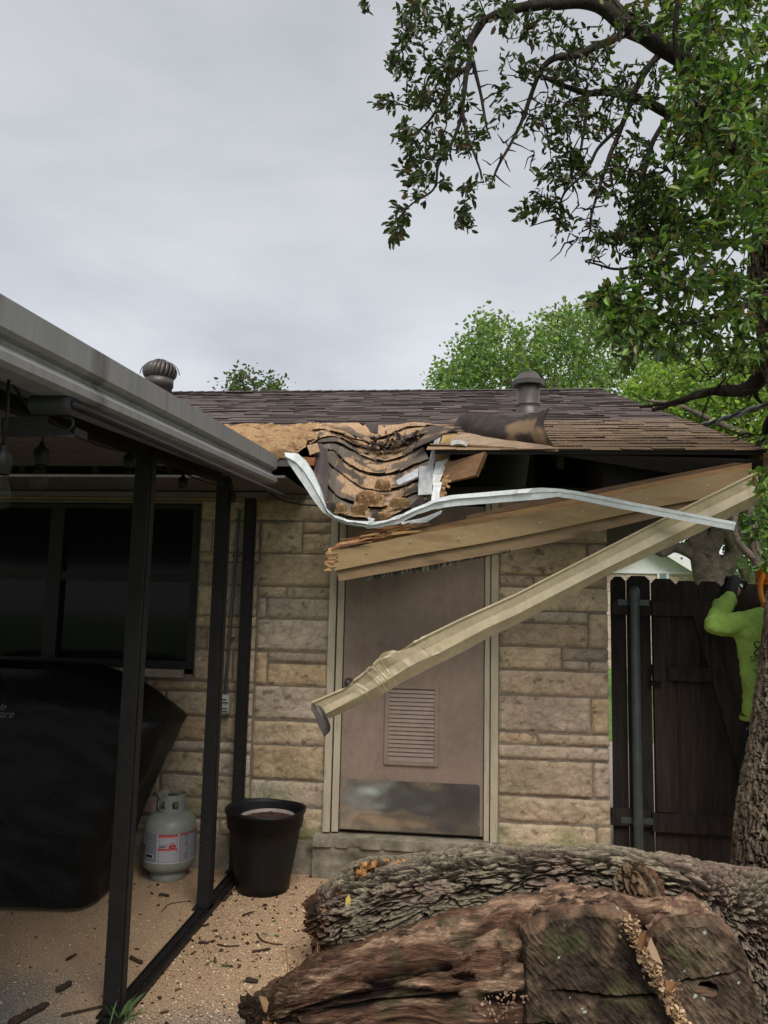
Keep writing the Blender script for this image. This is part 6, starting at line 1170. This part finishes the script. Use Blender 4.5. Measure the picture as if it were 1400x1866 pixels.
bgtree('slim_tree', 'slim grey tree with a forked stem behind the fence at the right edge', [[(1392, 1150, Y), (1388, 1060, Y), (1378, 1010, Y), (1372, 960, Y), (1366, 925, Y), (1360, 860, Y)], [(1379, 1020, Y), (1360, 1005, Y), (1345, 985, Y), (1338, 960, Y), (1345, 920, Y)]], [(0.085, 0.05), (0.06, 0.035)],
 [(1395, 990, 20, 30, 22, Y, Y+1), (1370, 1030, 25, 14, 14, Y+1, Y+2), (1390, 930, 30, 30, 26, Y, Y+1), (1350, 880, 50, 30, 24, Y, Y+1)], [(0.07, 0.14, 0.03), (0.11, 0.2, 0.05)], 0.07, 12, (0.006, 0.003), 25)
# shrubs and hedge mass beyond the lawn, closing the horizon
for i, (x, y, h, w_) in enumerate([(-16, 34, 6, 7), (-4, 38, 6.5, 8), (16, 40, 6, 7), (26, 36, 7, 8), (12, 34, 4, 5)]):
    r_ = np.random.default_rng(60+i); b = MB(); b.tube([(x, y, -0.1), (x, y, h*0.6)], [0.3, 0.1], 8); t = thing('broadleaf_tree', ['round tree far behind the house, left', 'broad tree far behind the house ridge', 'broad tree beyond the pale house', 'tall tree far right beyond the gate', 'low bushy tree behind the pale house'][i], 'tree', (x, y, -0.04), 'trees behind the house')
    b.build('trunk', M['farbark'], t); n_ = 5000; dirs = r_.normal(size=(n_, 3)); dirs /= np.linalg.norm(dirs, axis=1)[:, None]; rr = r_.uniform(0.45, 1, n_)**0.5*(1+0.35*fbm(dirs*2.5+i, 3)); pos = np.array([x, y, h*0.55])+dirs*rr[:, None]*np.array([w_*0.5, w_*0.5, h*0.45]); l_ = MB(); leaves(l_, pos, dirs, 0.35, 0.6, GA, r_, 0.2); l_.build('crown', M['farleaf'], t)
nh = thing('pale_brick_house', 'pale brick house with white gable and light grey roof beyond the gate', 'house', (6.0, 24, -0.04)); Yn = 24.0
def zz(px_, py_, Y=Yn): p = PY(px_, py_, Y); return p[0], p[2]
xl_, ze = zz(1080, 1040); xr_, _ = zz(1268, 1040); xp, zp = zz(1172, 984)
b = MB(); b.box((xl_, Yn, -0.1), (xr_, Yn+8, ze)); b.build('wall', M['brick'], nh)
b = MB(); b.add([(xl_, Yn+8, ze), (xr_, Yn+8, ze), (xp, Yn+8, zp)], [(0, 2, 1)]); b.build('gable', M['siding'], nh); b = MB(); b.add([(xl_, Yn-0.02, ze), (xr_, Yn-0.02, ze), (xp, Yn-0.02, zp)], [(0, 1, 2)]); b.box((xl_, Yn-0.05, ze-0.06), (xr_, Yn-0.021, ze+0.02))
for i in range(40):
    x = xl_+0.15+i*0.12
    if x < xr_-0.1: zt_ = ze+(zp-ze)*(1-abs(x-xp)/((xr_-xl_)/2)); b.box((x, Yn-0.028, ze+0.02), (x+0.02, Yn-0.0205, max(ze+0.03, zt_-0.05)))
b.build('gable', M['siding'], nh)
sl2 = (zp-ze)/((xr_-xl_)/2); b = MB()
for sgn, xe in ((1, xr_+0.35), (-1, xl_-0.35)):
    z_e = zp-sl2*abs(xe-xp)+0.05; v = [(xp, Yn-0.4, zp+0.05), (xe, Yn-0.4, z_e), (xe, Yn+8.4, z_e), (xp, Yn+8.4, zp+0.05)]; w8 = [(x, y, z+0.1) for x, y, z in v]; b.hexa(v+w8)
rfn = b.build('roof', M['greyroof'], nh)
b = MB()
for sgn, xe in ((1, xr_+0.35), (-1, xl_-0.35)):
    z_e = zp-sl2*abs(xe-xp)+0.05; b.add([(xp, Yn-0.43, zp-0.14), (xe, Yn-0.43, z_e-0.19), (xe, Yn-0.43, z_e+0.05), (xp, Yn-0.43, zp+0.10)], [(0, 1, 2, 3)])
b.build('bargeboard', M['siding'], nh, solid=0.04)
b = MB(); x0, _ = zz(1197, 1050); x1, _ = zz(1218, 1050); z1 = zz(1200, 1041)[1]; b.box((x0, Yn-0.06, z1-1.3), (x1, Yn-0.005, z1)); wnn = b.build('window', M['siding'], nh); b = MB(); b.box((x0+0.07, Yn-0.075, z1-1.22), (x1-0.07, Yn-0.062, z1-0.06)); b.build('pane', mat('blue_grey_pane', (0.16, 0.2, 0.21), 0.15), wnn)
# right wing, roof sloping to the viewer
xa, zb = zz(1258, 1040, Yn+1.2); xb, _ = zz(1560, 1040, Yn+1.2); b = MB(); b.box((xa, Yn+1.2, -0.1), (xb, Yn+7, zb)); b.build('wall', M['siding'], nh)
b = MB(); b.hexa([(xa-0.1, Yn+0.7, zb-0.02), (xb, Yn+0.7, zb-0.02), (xb, Yn+4.5, zb+0.95), (xa-0.1, Yn+4.5, zb+0.95), (xa-0.1, Yn+0.7, zb+0.08), (xb, Yn+0.7, zb+0.08), (xb, Yn+4.5, zb+1.05), (xa-0.1, Yn+4.5, zb+1.05)])
b.hexa([(xa-0.1, Yn+4.5, zb+0.95), (xb, Yn+4.5, zb+0.95), (xb, Yn+8.2, zb), (xa-0.1, Yn+8.2, zb), (xa-0.1, Yn+4.5, zb+1.05), (xb, Yn+4.5, zb+1.05), (xb, Yn+8.2, zb+0.1), (xa-0.1, Yn+8.2, zb+0.1)]); b.build('roof', M['greyroof'], nh)
for (pa, pb) in ((1262, 1276), (1333, 1346), (1420, 1440)):
    x0, _ = zz(pa, 1050, Yn+1.2); x1, _ = zz(pb, 1050, Yn+1.2); b = MB(); b.box((x0, Yn+1.12, zb-1.7), (x1, Yn+1.19, zb-0.12)); b.build('window', M['glass'], nh)

# overhead service cable, two strands twisted
cb3 = thing('service_cable', 'twisted grey overhead cable running from the roof end to the right', 'cable', tuple(PY(1265, 778, 5.6)))
n = 120; base = spl([PY(1262, 780, 6.0), PY(1300, 770, 5.6), PY(1340, 757, 5.2), PY(1400, 737, 4.8), PY(1500, 700, 4.2)], n); T, A, B = frame(base)
for ph, rad_, off in ((0, 0.010, 0.010), (pi, 0.012, 0.011)):
    a = np.linspace(0, 26, n)[:, None]+ph; b = MB(); b.tube(base+off*(A*np.cos(a)+B*np.sin(a)), rad_, 7); b.build('strand', mat('cable_grey', (0.17, 0.17, 0.18), 0.5) if ph else M['wirem'], cb3, smooth=True)

# ================================================================ WORKER AT THE GATE
def loft(rings, n=24):
    """rings: (centre, half width x, half depth y) -> closed tube of ellipses"""
    th = np.arange(n)*2*pi/n; return np.array([np.stack([c[0]+a*np.cos(th), c[1]+b_*np.sin(th), th*0+c[2]], -1) for c, a, b_ in rings])
def remeshed(mb, name, m, parent, vox=0.012, sm=8):
    o = mb.build(name, m, parent, smooth=True); r = o.modifiers.new('r', 'REMESH'); r.mode = 'VOXEL'; r.voxel_size = vox; r.use_smooth_shade = True; s_ = o.modifiers.new('s', 'SMOOTH'); s_.iterations = sm; s_.factor = 0.5; return o
tz_ = zx(1300, 1482, YF-0.03)[1]
TX = float(PY(1352, 1200, 4.66)[0])+0.20; TY = 4.70
per = thing('person', 'person in a lime green long sleeved shirt and black gloves looking over the gate', 'person', (TX, TY, float(tz_)))
shL = PY(1382, 1134, 4.70); elL = PY(1303, 1136, 4.68); wrL = PY(1330, 1088, 4.93); haL = PY(1343, 1074, 4.99)
shR = np.array([2*TX-shL[0], shL[1], shL[2]]); elR = np.array([2*TX-elL[0], elL[1], elL[2]]); wrR = np.array([2*TX-wrL[0]+0.04, wrL[1], wrL[2]]); haR = np.array([2*TX-haL[0]+0.05, haL[1], haL[2]])
hz = PY(1380, 1312, 4.7)[2]; sz = PY(1380, 1118, 4.7)[2]
def torso(k=1.0):
    R_ = [((TX, TY+0.01, hz-0.10), 0.165, 0.115), ((TX, TY+0.01, hz+0.02), 0.19, 0.125), ((TX, TY+0.01, hz+0.10), 0.178, 0.120), ((TX, TY, hz+0.22), 0.172, 0.118), ((TX, TY-0.005, hz+0.36), 0.190, 0.125), ((TX, TY-0.01, hz+0.48), 0.215, 0.130), ((TX, TY, sz-0.07), 0.215, 0.115), ((TX, TY+0.01, sz-0.02), 0.165, 0.09), ((TX, TY+0.02, sz+0.03), 0.075, 0.07), ((TX, TY+0.03, sz+0.05), 0.06, 0.06)]
    return loft([(c, a*k, b_*k) for c, a, b_ in R_])
def closed(mb, G, c=(1, 1, 1)):
    st = mb.n; n = G.shape[1]; mb.grid(G, c, wrap=True); mb.f.append([np.arange(n)[::-1]+st, np.arange(n)+st+(len(G)-1)*n])
hips = {}
bd = MB(); closed(bd, torso(0.93))
for s_, (a_, e_, w_, h_) in ((-1, (shL, elL, wrL, haL)), (1, (shR, elR, wrR, haR))):
    bd.tube(spl([a_+np.array([-s_*0.04, 0, -0.02]), a_, e_, w_, h_], 24), np.interp(np.linspace(0, 1, 24), [0, .3, .55, .8, 1], [0.06, 0.055, 0.045, 0.033, 0.035]), 14)
    hp = np.array([TX+s_*0.095, TY+0.01, hz-0.05]); kn_ = np.array([TX+s_*0.13, TY+0.06, hz-0.50+0.12]); an = np.array([TX+s_*0.12-0.03, TY+0.10, tz_+0.09]); kn_[2] = (hp[2]+an[2])/2; hips[s_] = (hp, kn_, an)
    bd.tube(spl([hp, kn_, an], 20), np.interp(np.linspace(0, 1, 20), [0, .5, 1], [0.085, 0.055, 0.042]), 14)
hc = np.array([TX+0.075, TY+0.13, sz+0.17]); bd.tube([(TX, TY+0.03, sz-0.02), (TX+0.01, TY+0.06, sz+0.07), hc], [0.06, 0.056, 0.055], 14)
th = np.linspace(0, pi, 16); closed(bd, np.array([[(hc[0]+0.078*sin(t)*cos(p_), hc[1]+0.098*sin(t)*sin(p_)*(1+0.05*sin(p_)), hc[2]-0.118*cos(t)+0.01) for p_ in np.linspace(0, 2*pi, 24, endpoint=False)] for t in np.clip(th, 0.05, pi-0.05)]))
# face: nose, brow, ears, chin (turned to the yard beyond)
bd.tube([(hc[0], hc[1]+0.09, hc[2]+0.02), (hc[0], hc[1]+0.125, hc[2]-0.02), (hc[0], hc[1]+0.09, hc[2]-0.03)], [0.008, 0.014, 0.008], 8)
bd.tube([(hc[0]-0.04, hc[1]+0.085, hc[2]+0.03), (hc[0]+0.04, hc[1]+0.085, hc[2]+0.03)], 0.012, 8)
for s_ in (-1, 1): bd.tube([(hc[0]+s_*0.078, hc[1], hc[2]+0.02), (hc[0]+s_*0.088, hc[1]-0.008, hc[2]), (hc[0]+s_*0.078, hc[1]+0.002, hc[2]-0.025)], [0.010, 0.016, 0.009], 8)
bd.tube([(hc[0]-0.02, hc[1]+0.075, hc[2]-0.085), (hc[0]+0.02, hc[1]+0.075, hc[2]-0.085)], 0.02, 8)
remeshed(bd, 'body', M['skin'], per, 0.011, 6)
shm = MB(); closed(shm, torso(1.04)[1:9])
for s_, (a_, e_, w_) in ((-1, (shL, elL, wrL)), (1, (shR, elR, wrR))):
    P = spl([a_+np.array([-s_*0.07, 0, -0.02]), a_+np.array([0, 0, -0.005]), (a_+e_)/2+np.array([0, 0, -0.012]), e_, (e_+w_)/2+np.array([0, 0, 0.006]), w_], 60); r_ = np.interp(np.linspace(0, 1, 60), [0, .2, .45, .6, .8, 1], [0.085, 0.080, 0.068, 0.058, 0.052, 0.041])
    r_ = r_*(1+0.07*np.sin(np.linspace(0, 55, 60))*np.linspace(0.1, 1, 60)); shm.tube(P, r_, 20)
v = shm.v; 
so2 = remeshed(shm, 'shirt', M['lime'], per, 0.009, 5)
tx_ = bpy.data.textures.new('folds', 'CLOUDS'); tx_.noise_scale = 0.09; tx_.noise_depth = 1; dm = so2.modifiers.new('d', 'DISPLACE'); dm.texture = tx_; dm.strength = 0.045; dm.mid_level = 0.5
hb = MB(); R_ = loft([((TX, TY+0.01, hz-0.005), 0.199, 0.133), ((TX, TY+0.01, hz+0.008), 0.203, 0.136), ((TX, TY+0.01, hz+0.02), 0.199, 0.133)]); hb.grid(R_, wrap=True); hb.build('hem', M['lime'], per, smooth=True, solid=0.004)
tr = MB(); closed(tr, loft([((TX, TY+0.01, hz-0.14), 0.17, 0.12), ((TX, TY+0.01, hz-0.05), 0.178, 0.122), ((TX, TY+0.01, hz+0.03), 0.17, 0.118)]))
for s_ in (-1, 1):
    hp, kn_, an = hips[s_]; tr.tube(spl([hp+np.array([0, 0, -0.03]), kn_, an], 30), np.interp(np.linspace(0, 1, 30), [0, .5, 1], [0.100, 0.072, 0.062]), 18)
remeshed(tr, 'trousers', M['jean'], per, 0.011, 4)
for s_ in (-1, 1):
    an = hips[s_][2]; b = MB(); b.tube([(an[0], an[1]-0.075, tz_+0.035), (an[0], an[1]-0.03, tz_+0.045), (an[0], an[1]+0.05, tz_+0.042), (an[0], an[1]+0.125, tz_+0.034), (an[0], an[1]+0.15, tz_+0.03)], [0.03, 0.042, 0.042, 0.040, 0.02], 14); b.tube([(an[0], an[1]-0.02, tz_+0.03), (an[0], an[1]-0.015, tz_+0.14)], [0.045, 0.05], 14); b.box((an[0]-0.042, an[1]-0.09, tz_+0.001), (an[0]+0.042, an[1]+0.155, tz_+0.018)); remeshed(b, 'boot', M['glove'], per, 0.008, 3)
ft = zx(1335, 1062)[1]       # top of the pickets
for s_, w_, h_ in ((-1, wrL, haL), (1, wrR, haR)):
    b = MB(); pw = np.array(w_); pal = np.array([h_[0], YF-0.035, ft+0.012]); b.tube([pw-np.array([0, 0.012, 0.022]), pw, (pw+pal)/2+np.array([0, 0, 0.012]), pal+np.array([0, -0.01, 0.008])], [0.042, 0.038, 0.037, 0.036], 14)
    for k in range(4):
        fx = pal[0]+(-0.033+0.022*k)*1.0; L_ = [0.9, 1.05, 1.1, 0.85][k]; b.tube(spl([(fx, YF-0.045, ft+0.016), (fx-0.002*k, YF-0.012, ft+0.034), (fx-0.002*k, YF+0.022, ft+0.020), (fx-0.003*k, YF+0.032, ft-0.024*L_), (fx-0.003*k, YF+0.026, ft-0.045*L_)], 12), np.linspace(0.0125, 0.0095, 12), 10)
    b.tube(spl([(pal[0]-s_*0.03, YF-0.05, ft+0.004), (pal[0]-s_*0.055, YF-0.035, ft+0.012), (pal[0]-s_*0.072, YF-0.016, ft+0.008), (pal[0]-s_*0.078, YF-0.008, ft-0.012)], 10), np.linspace(0.015, 0.011, 10), 10)
    remeshed(b, 'glove', M['glove'], per, 0.0055, 3)
b = MB(); hh_ = hc+np.array([0, -0.005, 0.035]); b.lathe([(0.112, -0.03), (0.116, 0.0), (0.112, 0.045), (0.092, 0.09), (0.05, 0.115), (0.001, 0.12)], hh_, 28)
b.lathe([(0.112, -0.032), (0.122, -0.035), (0.122, -0.030), (0.112, -0.024)], hh_, 28); b.build('hard_hat', M['orange'], per, smooth=True, solid=0.003)
b = MB(); x_, z_ = float(PY(1389, 1075, 4.80)[0]), 0; b.tube(spl([PY(1396, 1040, 4.78), PY(1387, 1060, 4.76), PY(1386, 1080, 4.75), PY(1392, 1098, 4.72), PY(1402, 1108, 4.70)], 20), [0.016]*20, 10); b.build('ear_muff_band', M['orange'], per, smooth=True)
yb_ = TY-0.150
for s, px_, py_, sz_ in (('SPEC', 1367, 1206, 0.048), ('WE', 1374, 1227, 0.034), ('R', 1381, 1238, 0.030)):
    p = PY(px_, py_, yb_); text(s, sz_, (p[0], yb_, p[2]), (pi/2, 0, 0), M['ink'], per, 'shirt_print')
p = PY(1380, 1182, yb_); b = MB(); a = np.linspace(0, 2.2*pi, 40)
b.tube([(p[0]+0.02*np.sin(2*t)+0.004, yb_, p[2]+0.038*np.cos(t)) for t in a], 0.004, 6); b.tube([(p[0]+0.045+0.02*np.sin(2*t), yb_, p[2]-0.01+0.035*np.cos(t+1)) for t in a], 0.004, 6); b.build('shirt_emblem', M['ink'], per)

# ================================================================ LITTER ON THE PATIO
def stick(pts, r, label, z=0.0, c=(0.055, 0.040, 0.032), name='twig', cat='twig'):
    P = np.array([PZ(x, y, r*0.9) for x, y in pts]); P[:, 2] = r*0.85+z; P = spl(P, 22); rr = r*(1+0.25*pn(P*60))*np.interp(np.linspace(0, 1, 22), [0, .06, .9, 1], [0.6, 1, 0.8, 0.45]); b = MB(); b.tube(P, rr, 8, c); return tag(b.build(name, M['bark'], None), label, cat, 'sticks dropped on the patio')
F5 = lambda x, y: (200+x/3.18, 1350+y/3.18); F6 = lambda x, y: (x/3.617, 1350+y/3.617)
for pts, r, lab in (([F5(288, 890), F5(316, 893), F5(345, 896)], 0.010, 'short dark stick just in front of the propane tank'), ([F5(298, 992), F5(340, 950), F5(400, 935), F5(475, 930)], 0.003, 'thin curved twig lying left of the middle post foot'), ([F5(515, 1168), F5(560, 1170), F5(612, 1156)], 0.008, 'stubby stick right of the floor track, near the plant pot'),
    ([F5(622, 1178), F5(680, 1190), F5(752, 1186)], 0.005, 'slim crooked twig end to end with the stubby stick'), ([F5(853, 1115), F5(880, 1155), F5(940, 1175), F5(1002, 1180)], 0.005, 'hooked twig between the pot and the log'), ([F5(825, 1222), F5(880, 1215), F5(930, 1203)], 0.008, 'straight bark covered stick just below the hooked twig'),
    ([F5(120, 1252), F5(155, 1270), F5(190, 1286)], 0.010, 'thick stub on the bare concrete beside the front post'), ([F5(770, 1015), F5(800, 1000), F5(838, 990)], 0.006, 'small stick in the sawdust below the plant pot'), ([F5(502, 1066), F5(540, 1072), F5(576, 1060)], 0.007, 'small dark stick right beside the middle of the floor track'),
    ([F5(790, 1382), F5(825, 1388), F5(860, 1392)], 0.012, 'stout dark chunk of branch in front of the log tip'), ([F6(402, 1812), F6(520, 1785), F6(692, 1746)], 0.007, 'long straight twig touching the foot of the front post'), ([F6(438, 1442), F6(470, 1424), F6(506, 1405)], 0.008, 'short stick alone on the dusty concrete in front of the grill'),
    ([F6(60, 1866), F6(130, 1828), F6(230, 1775), F6(320, 1728)], 0.017, 'broken thick branch at the bottom left corner'), ([F6(372, 1640), F6(420, 1620), F6(470, 1590)], 0.015, 'fat bark chunk on the concrete left of the front post'), ([F5(660, 925), F5(690, 890), F5(705, 870)], 0.010, 'curled bark piece at the foot of the plant pot')):
    stick(pts, r, lab)
rg_ = np.random.default_rng(5)
def onpatio(n, x0=-3.4, x1=0.3, y0=2.6, y1=4.93):
    return np.stack([rg_.uniform(x0, x1, n), rg_.uniform(y0, y1, n)], -1)
ck = MB()
for (x, y) in onpatio(2700):
    if rg_.uniform() > (0.85 if x > -1.4 else 0.22): continue
    s = rg_.uniform(0.0, 1)**2.2*0.015+0.0028*(1 if rg_.uniform() < 0.85 else 1.6); n = 7; a = np.sort(rg_.uniform(0, 2*pi, n)); el_ = rg_.uniform(0.35, 1); ro = rg_.uniform(0, pi); hgt = s*rg_.uniform(0.3, 0.9)
    r = s*rg_.uniform(0.6, 1.1, n); X = r*np.cos(a); Y_ = r*np.sin(a)*el_; xx, yy = x+X*cos(ro)-Y_*sin(ro), y+X*sin(ro)+Y_*cos(ro); c = [(0.055, 0.03, 0.022), (0.035, 0.022, 0.018), (0.10, 0.045, 0.03), (0.03, 0.024, 0.02), (0.075, 0.05, 0.035)][rg_.integers(5)]
    v = [(p, q_, 0.001) for p, q_ in zip(xx, yy)]+[(x+(p-x)*0.6, y+(q_-y)*0.6, hgt*rg_.uniform(0.6, 1.2)) for p, q_ in zip(xx, yy)]; ck.add(v, [tuple(range(n, 2*n))]+[(i, (i+1) % n, (i+1) % n+n, i+n) for i in range(n)], c)
tag(ck.build('bark_litter', M['bark']), 'dark bark crumbs scattered over the sawdust and concrete', 'bark litter', kind='stuff')
fk = MB(); P2 = onpatio(60000, -3.2, 0.6); keep = rg_.uniform(size=len(P2)) < np.clip(0.12+sst(P2[:, 1]+0.5*fbm(np.stack([P2[:, 0]*1.5, P2[:, 1]*1.5, P2[:, 0]*0], -1), 2), 2.9, 3.9)*np.where(P2[:, 0] > -1.38, 1.0, 0.30)+0.15*(P2[:, 0] > -1.38), 0, 1); P2 = P2[keep]
n = len(P2); s = rg_.uniform(0.0015, 0.0050, n); a = rg_.uniform(0, 2*pi, n); dx = np.stack([np.cos(a), np.sin(a), rg_.normal(0, 0.25, n)], -1)*s[:, None]; dy_ = np.stack([-np.sin(a), np.cos(a), rg_.normal(0, 0.3, n)], -1)*(s*rg_.uniform(0.3, 0.8, n))[:, None]
c0 = np.concatenate([P2, rg_.uniform(0.002, 0.006, n)[:, None]], 1); V = np.stack([c0-dx-dy_, c0+dx-dy_, c0+dx+dy_, c0-dx+dy_], 1); cc3 = np.array([(0.66, 0.46, 0.27), (0.50, 0.32, 0.17), (0.76, 0.58, 0.38), (0.34, 0.19, 0.10)])[rg_.integers(0, 4, n)]
fk.add(V.reshape(-1, 3), np.arange(n*4).reshape(n, 4), np.repeat(cc3, 4, 0)); tag(fk.build('sawdust_litter', M['lumber']), 'tan sawdust flakes strewn thickly over the patio floor', 'sawdust', kind='stuff')
gl_ = MB(); q_ = onpatio(55, -1.35, -0.3, 3.0, 4.9); leaves(gl_, np.concatenate([q_, np.full((len(q_), 1), 0.008)], 1), np.stack([np.cos(np.arange(55)), np.sin(np.arange(55)), np.zeros(55)], -1), 0.035, 0.5, [(0.06, 0.10, 0.04), (0.10, 0.13, 0.07), (0.12, 0.09, 0.03)], rg_, 0.0)
for v in gl_.v: v[:, 2] = np.clip(v[:, 2]*0.35+0.005, 0.003, 0.02)
tag(gl_.build('leaf_litter', M['leaf']), 'small green leaves fallen among the sawdust', 'leaf litter', kind='stuff')
b = MB(); p = PY(633, 1643, 3.575); b.add([p+np.array(v) for v in [(0, 0, -0.028), (0.014, -0.004, -0.012), (0.017, -0.003, 0.012), (0.006, 0, 0.032), (-0.006, -0.005, 0.014), (-0.008, -0.004, -0.012)]], [(0, 1, 2, 3), (0, 3, 4, 5)], (0.72, 0.55, 0.16)); tag(b.build('yellow_leaf', M['leaf'], None, solid=0.0006), 'single yellow leaf stuck to the dark end of the log', 'leaf')
# weed at the foot of the front post, dry stems by the log tip
wdm = MB(); rr_ = np.random.default_rng(4)
def blade(mb, p, d, L, w_, c, bend=0.3):
    t = np.linspace(0, 1, 7)[:, None]; d = np.array(d, float); d /= np.linalg.norm(d); s_ = np.cross(d, (0, 0.7, 0.7)); s_ /= np.linalg.norm(s_); C = np.array(p)+d*L*t+np.array([d[0]*0.5, d[1]*0.5, -1])*bend*L*t*t; wv = w_*np.sin(np.clip(t*0.9+0.1, 0, 1)*pi)**0.7; mb.grid(np.stack([C-s_*wv, C+np.array([0, 0, 0.15])*w_, C+s_*wv], 0), c)
p0 = PZ(218, 1862, 0)
for i in range(26): blade(wdm, p0+np.array([rr_.normal(0, 0.022), rr_.normal(0, 0.02), 0]), (rr_.normal(0.15, 0.5), rr_.normal(-0.1, 0.4), 1), rr_.uniform(0.05, 0.13), rr_.uniform(0.002, 0.004), (0.10, 0.16, 0.07))
for d, L in (((0.6, 0.1, 1), 0.17), ((0.35, -0.1, 1), 0.13), ((-0.5, 0, 1), 0.08), ((0.9, 0, 0.6), 0.12)): blade(wdm, p0, d, L, 0.0085, (0.13, 0.21, 0.08), 0.2)
tag(wdm.build('weed', M['leaf'], None), 'small green grassy weed at the foot of the front post', 'plant')
dm_ = MB(); q0 = PY(556, 1775, 3.2)
for i in range(14):
    a = q0+np.array([rr_.uniform(-0.09, 0.05), rr_.uniform(-0.05, 0.05), rr_.uniform(-0.05, 0.0)]); e_ = a+np.array([rr_.uniform(-0.07, 0.04), rr_.uniform(-0.03, 0.03), rr_.uniform(0.05, 0.12)]); dm_.tube(spl([a, (a+e_)/2+rr_.normal(0, 0.008, 3), e_], 8), np.linspace(0.0022, 0.0010, 8), 5, (0.22, 0.13, 0.07))
tag(dm_.build('dry_stems', M['lumber'], None), 'dry reddish stems sticking up beside the split log tip', 'dead plant')
lg = MB()
for i, (px_, py_, s) in enumerate([(452, 1835, 0.035), (470, 1850, 0.042), (490, 1838, 0.03), (505, 1852, 0.04), (520, 1822, 0.035), (535, 1835, 0.04), (512, 1800, 0.028), (525, 1795, 0.022), (545, 1812, 0.04), (540, 1790, 0.028)]):
    c0 = PY(px_, py_, 3.03+0.01*i); U, V = np.meshgrid(np.linspace(0, 2*pi, 26, endpoint=False), np.linspace(0.03, pi-0.03, 16)); D = np.stack([np.sin(V)*np.cos(U), np.sin(V)*np.sin(U), np.cos(V)], -1); Pq = c0+D*s*(1+0.55*fbm(D*2.5+i*7, 4))[..., None]; lg.grid(Pq, mixc(np.broadcast_to((0.03, 0.019, 0.014), Pq.shape), (0.22, 0.13, 0.06) if i > 3 else (0.06, 0.035, 0.02), sst(fbm(D*4+i, 3), 0.0, 0.5)), wrap=True, flip=True)
lg.build('crumbly_tip', M['rot'], fall)
dl_ = MB()
for i, (px_, py_, s) in enumerate([(486, 1845, 0.03), (494, 1858, 0.03), (500, 1862, 0.026), (478, 1860, 0.022), (1178, 1695, 0.03), (1186, 1708, 0.035), (1196, 1722, 0.03), (1232, 1790, 0.04)]):
    c0 = PY(px_, py_, 2.95 if px_ < 600 else 2.83); leaves(dl_, c0[None], np.array([[0.5, -0.3, -0.5 if px_ > 600 else 0.1]]), s*2, 0.5, [(0.40, 0.26, 0.14), (0.24, 0.11, 0.05)], rr_, 0.2)
tag(dl_.build('dead_leaves', M['leaf'], None), 'curled brown dead leaves caught on the fallen log', 'leaf litter', kind='stuff')
bpy.context.view_layer.update()
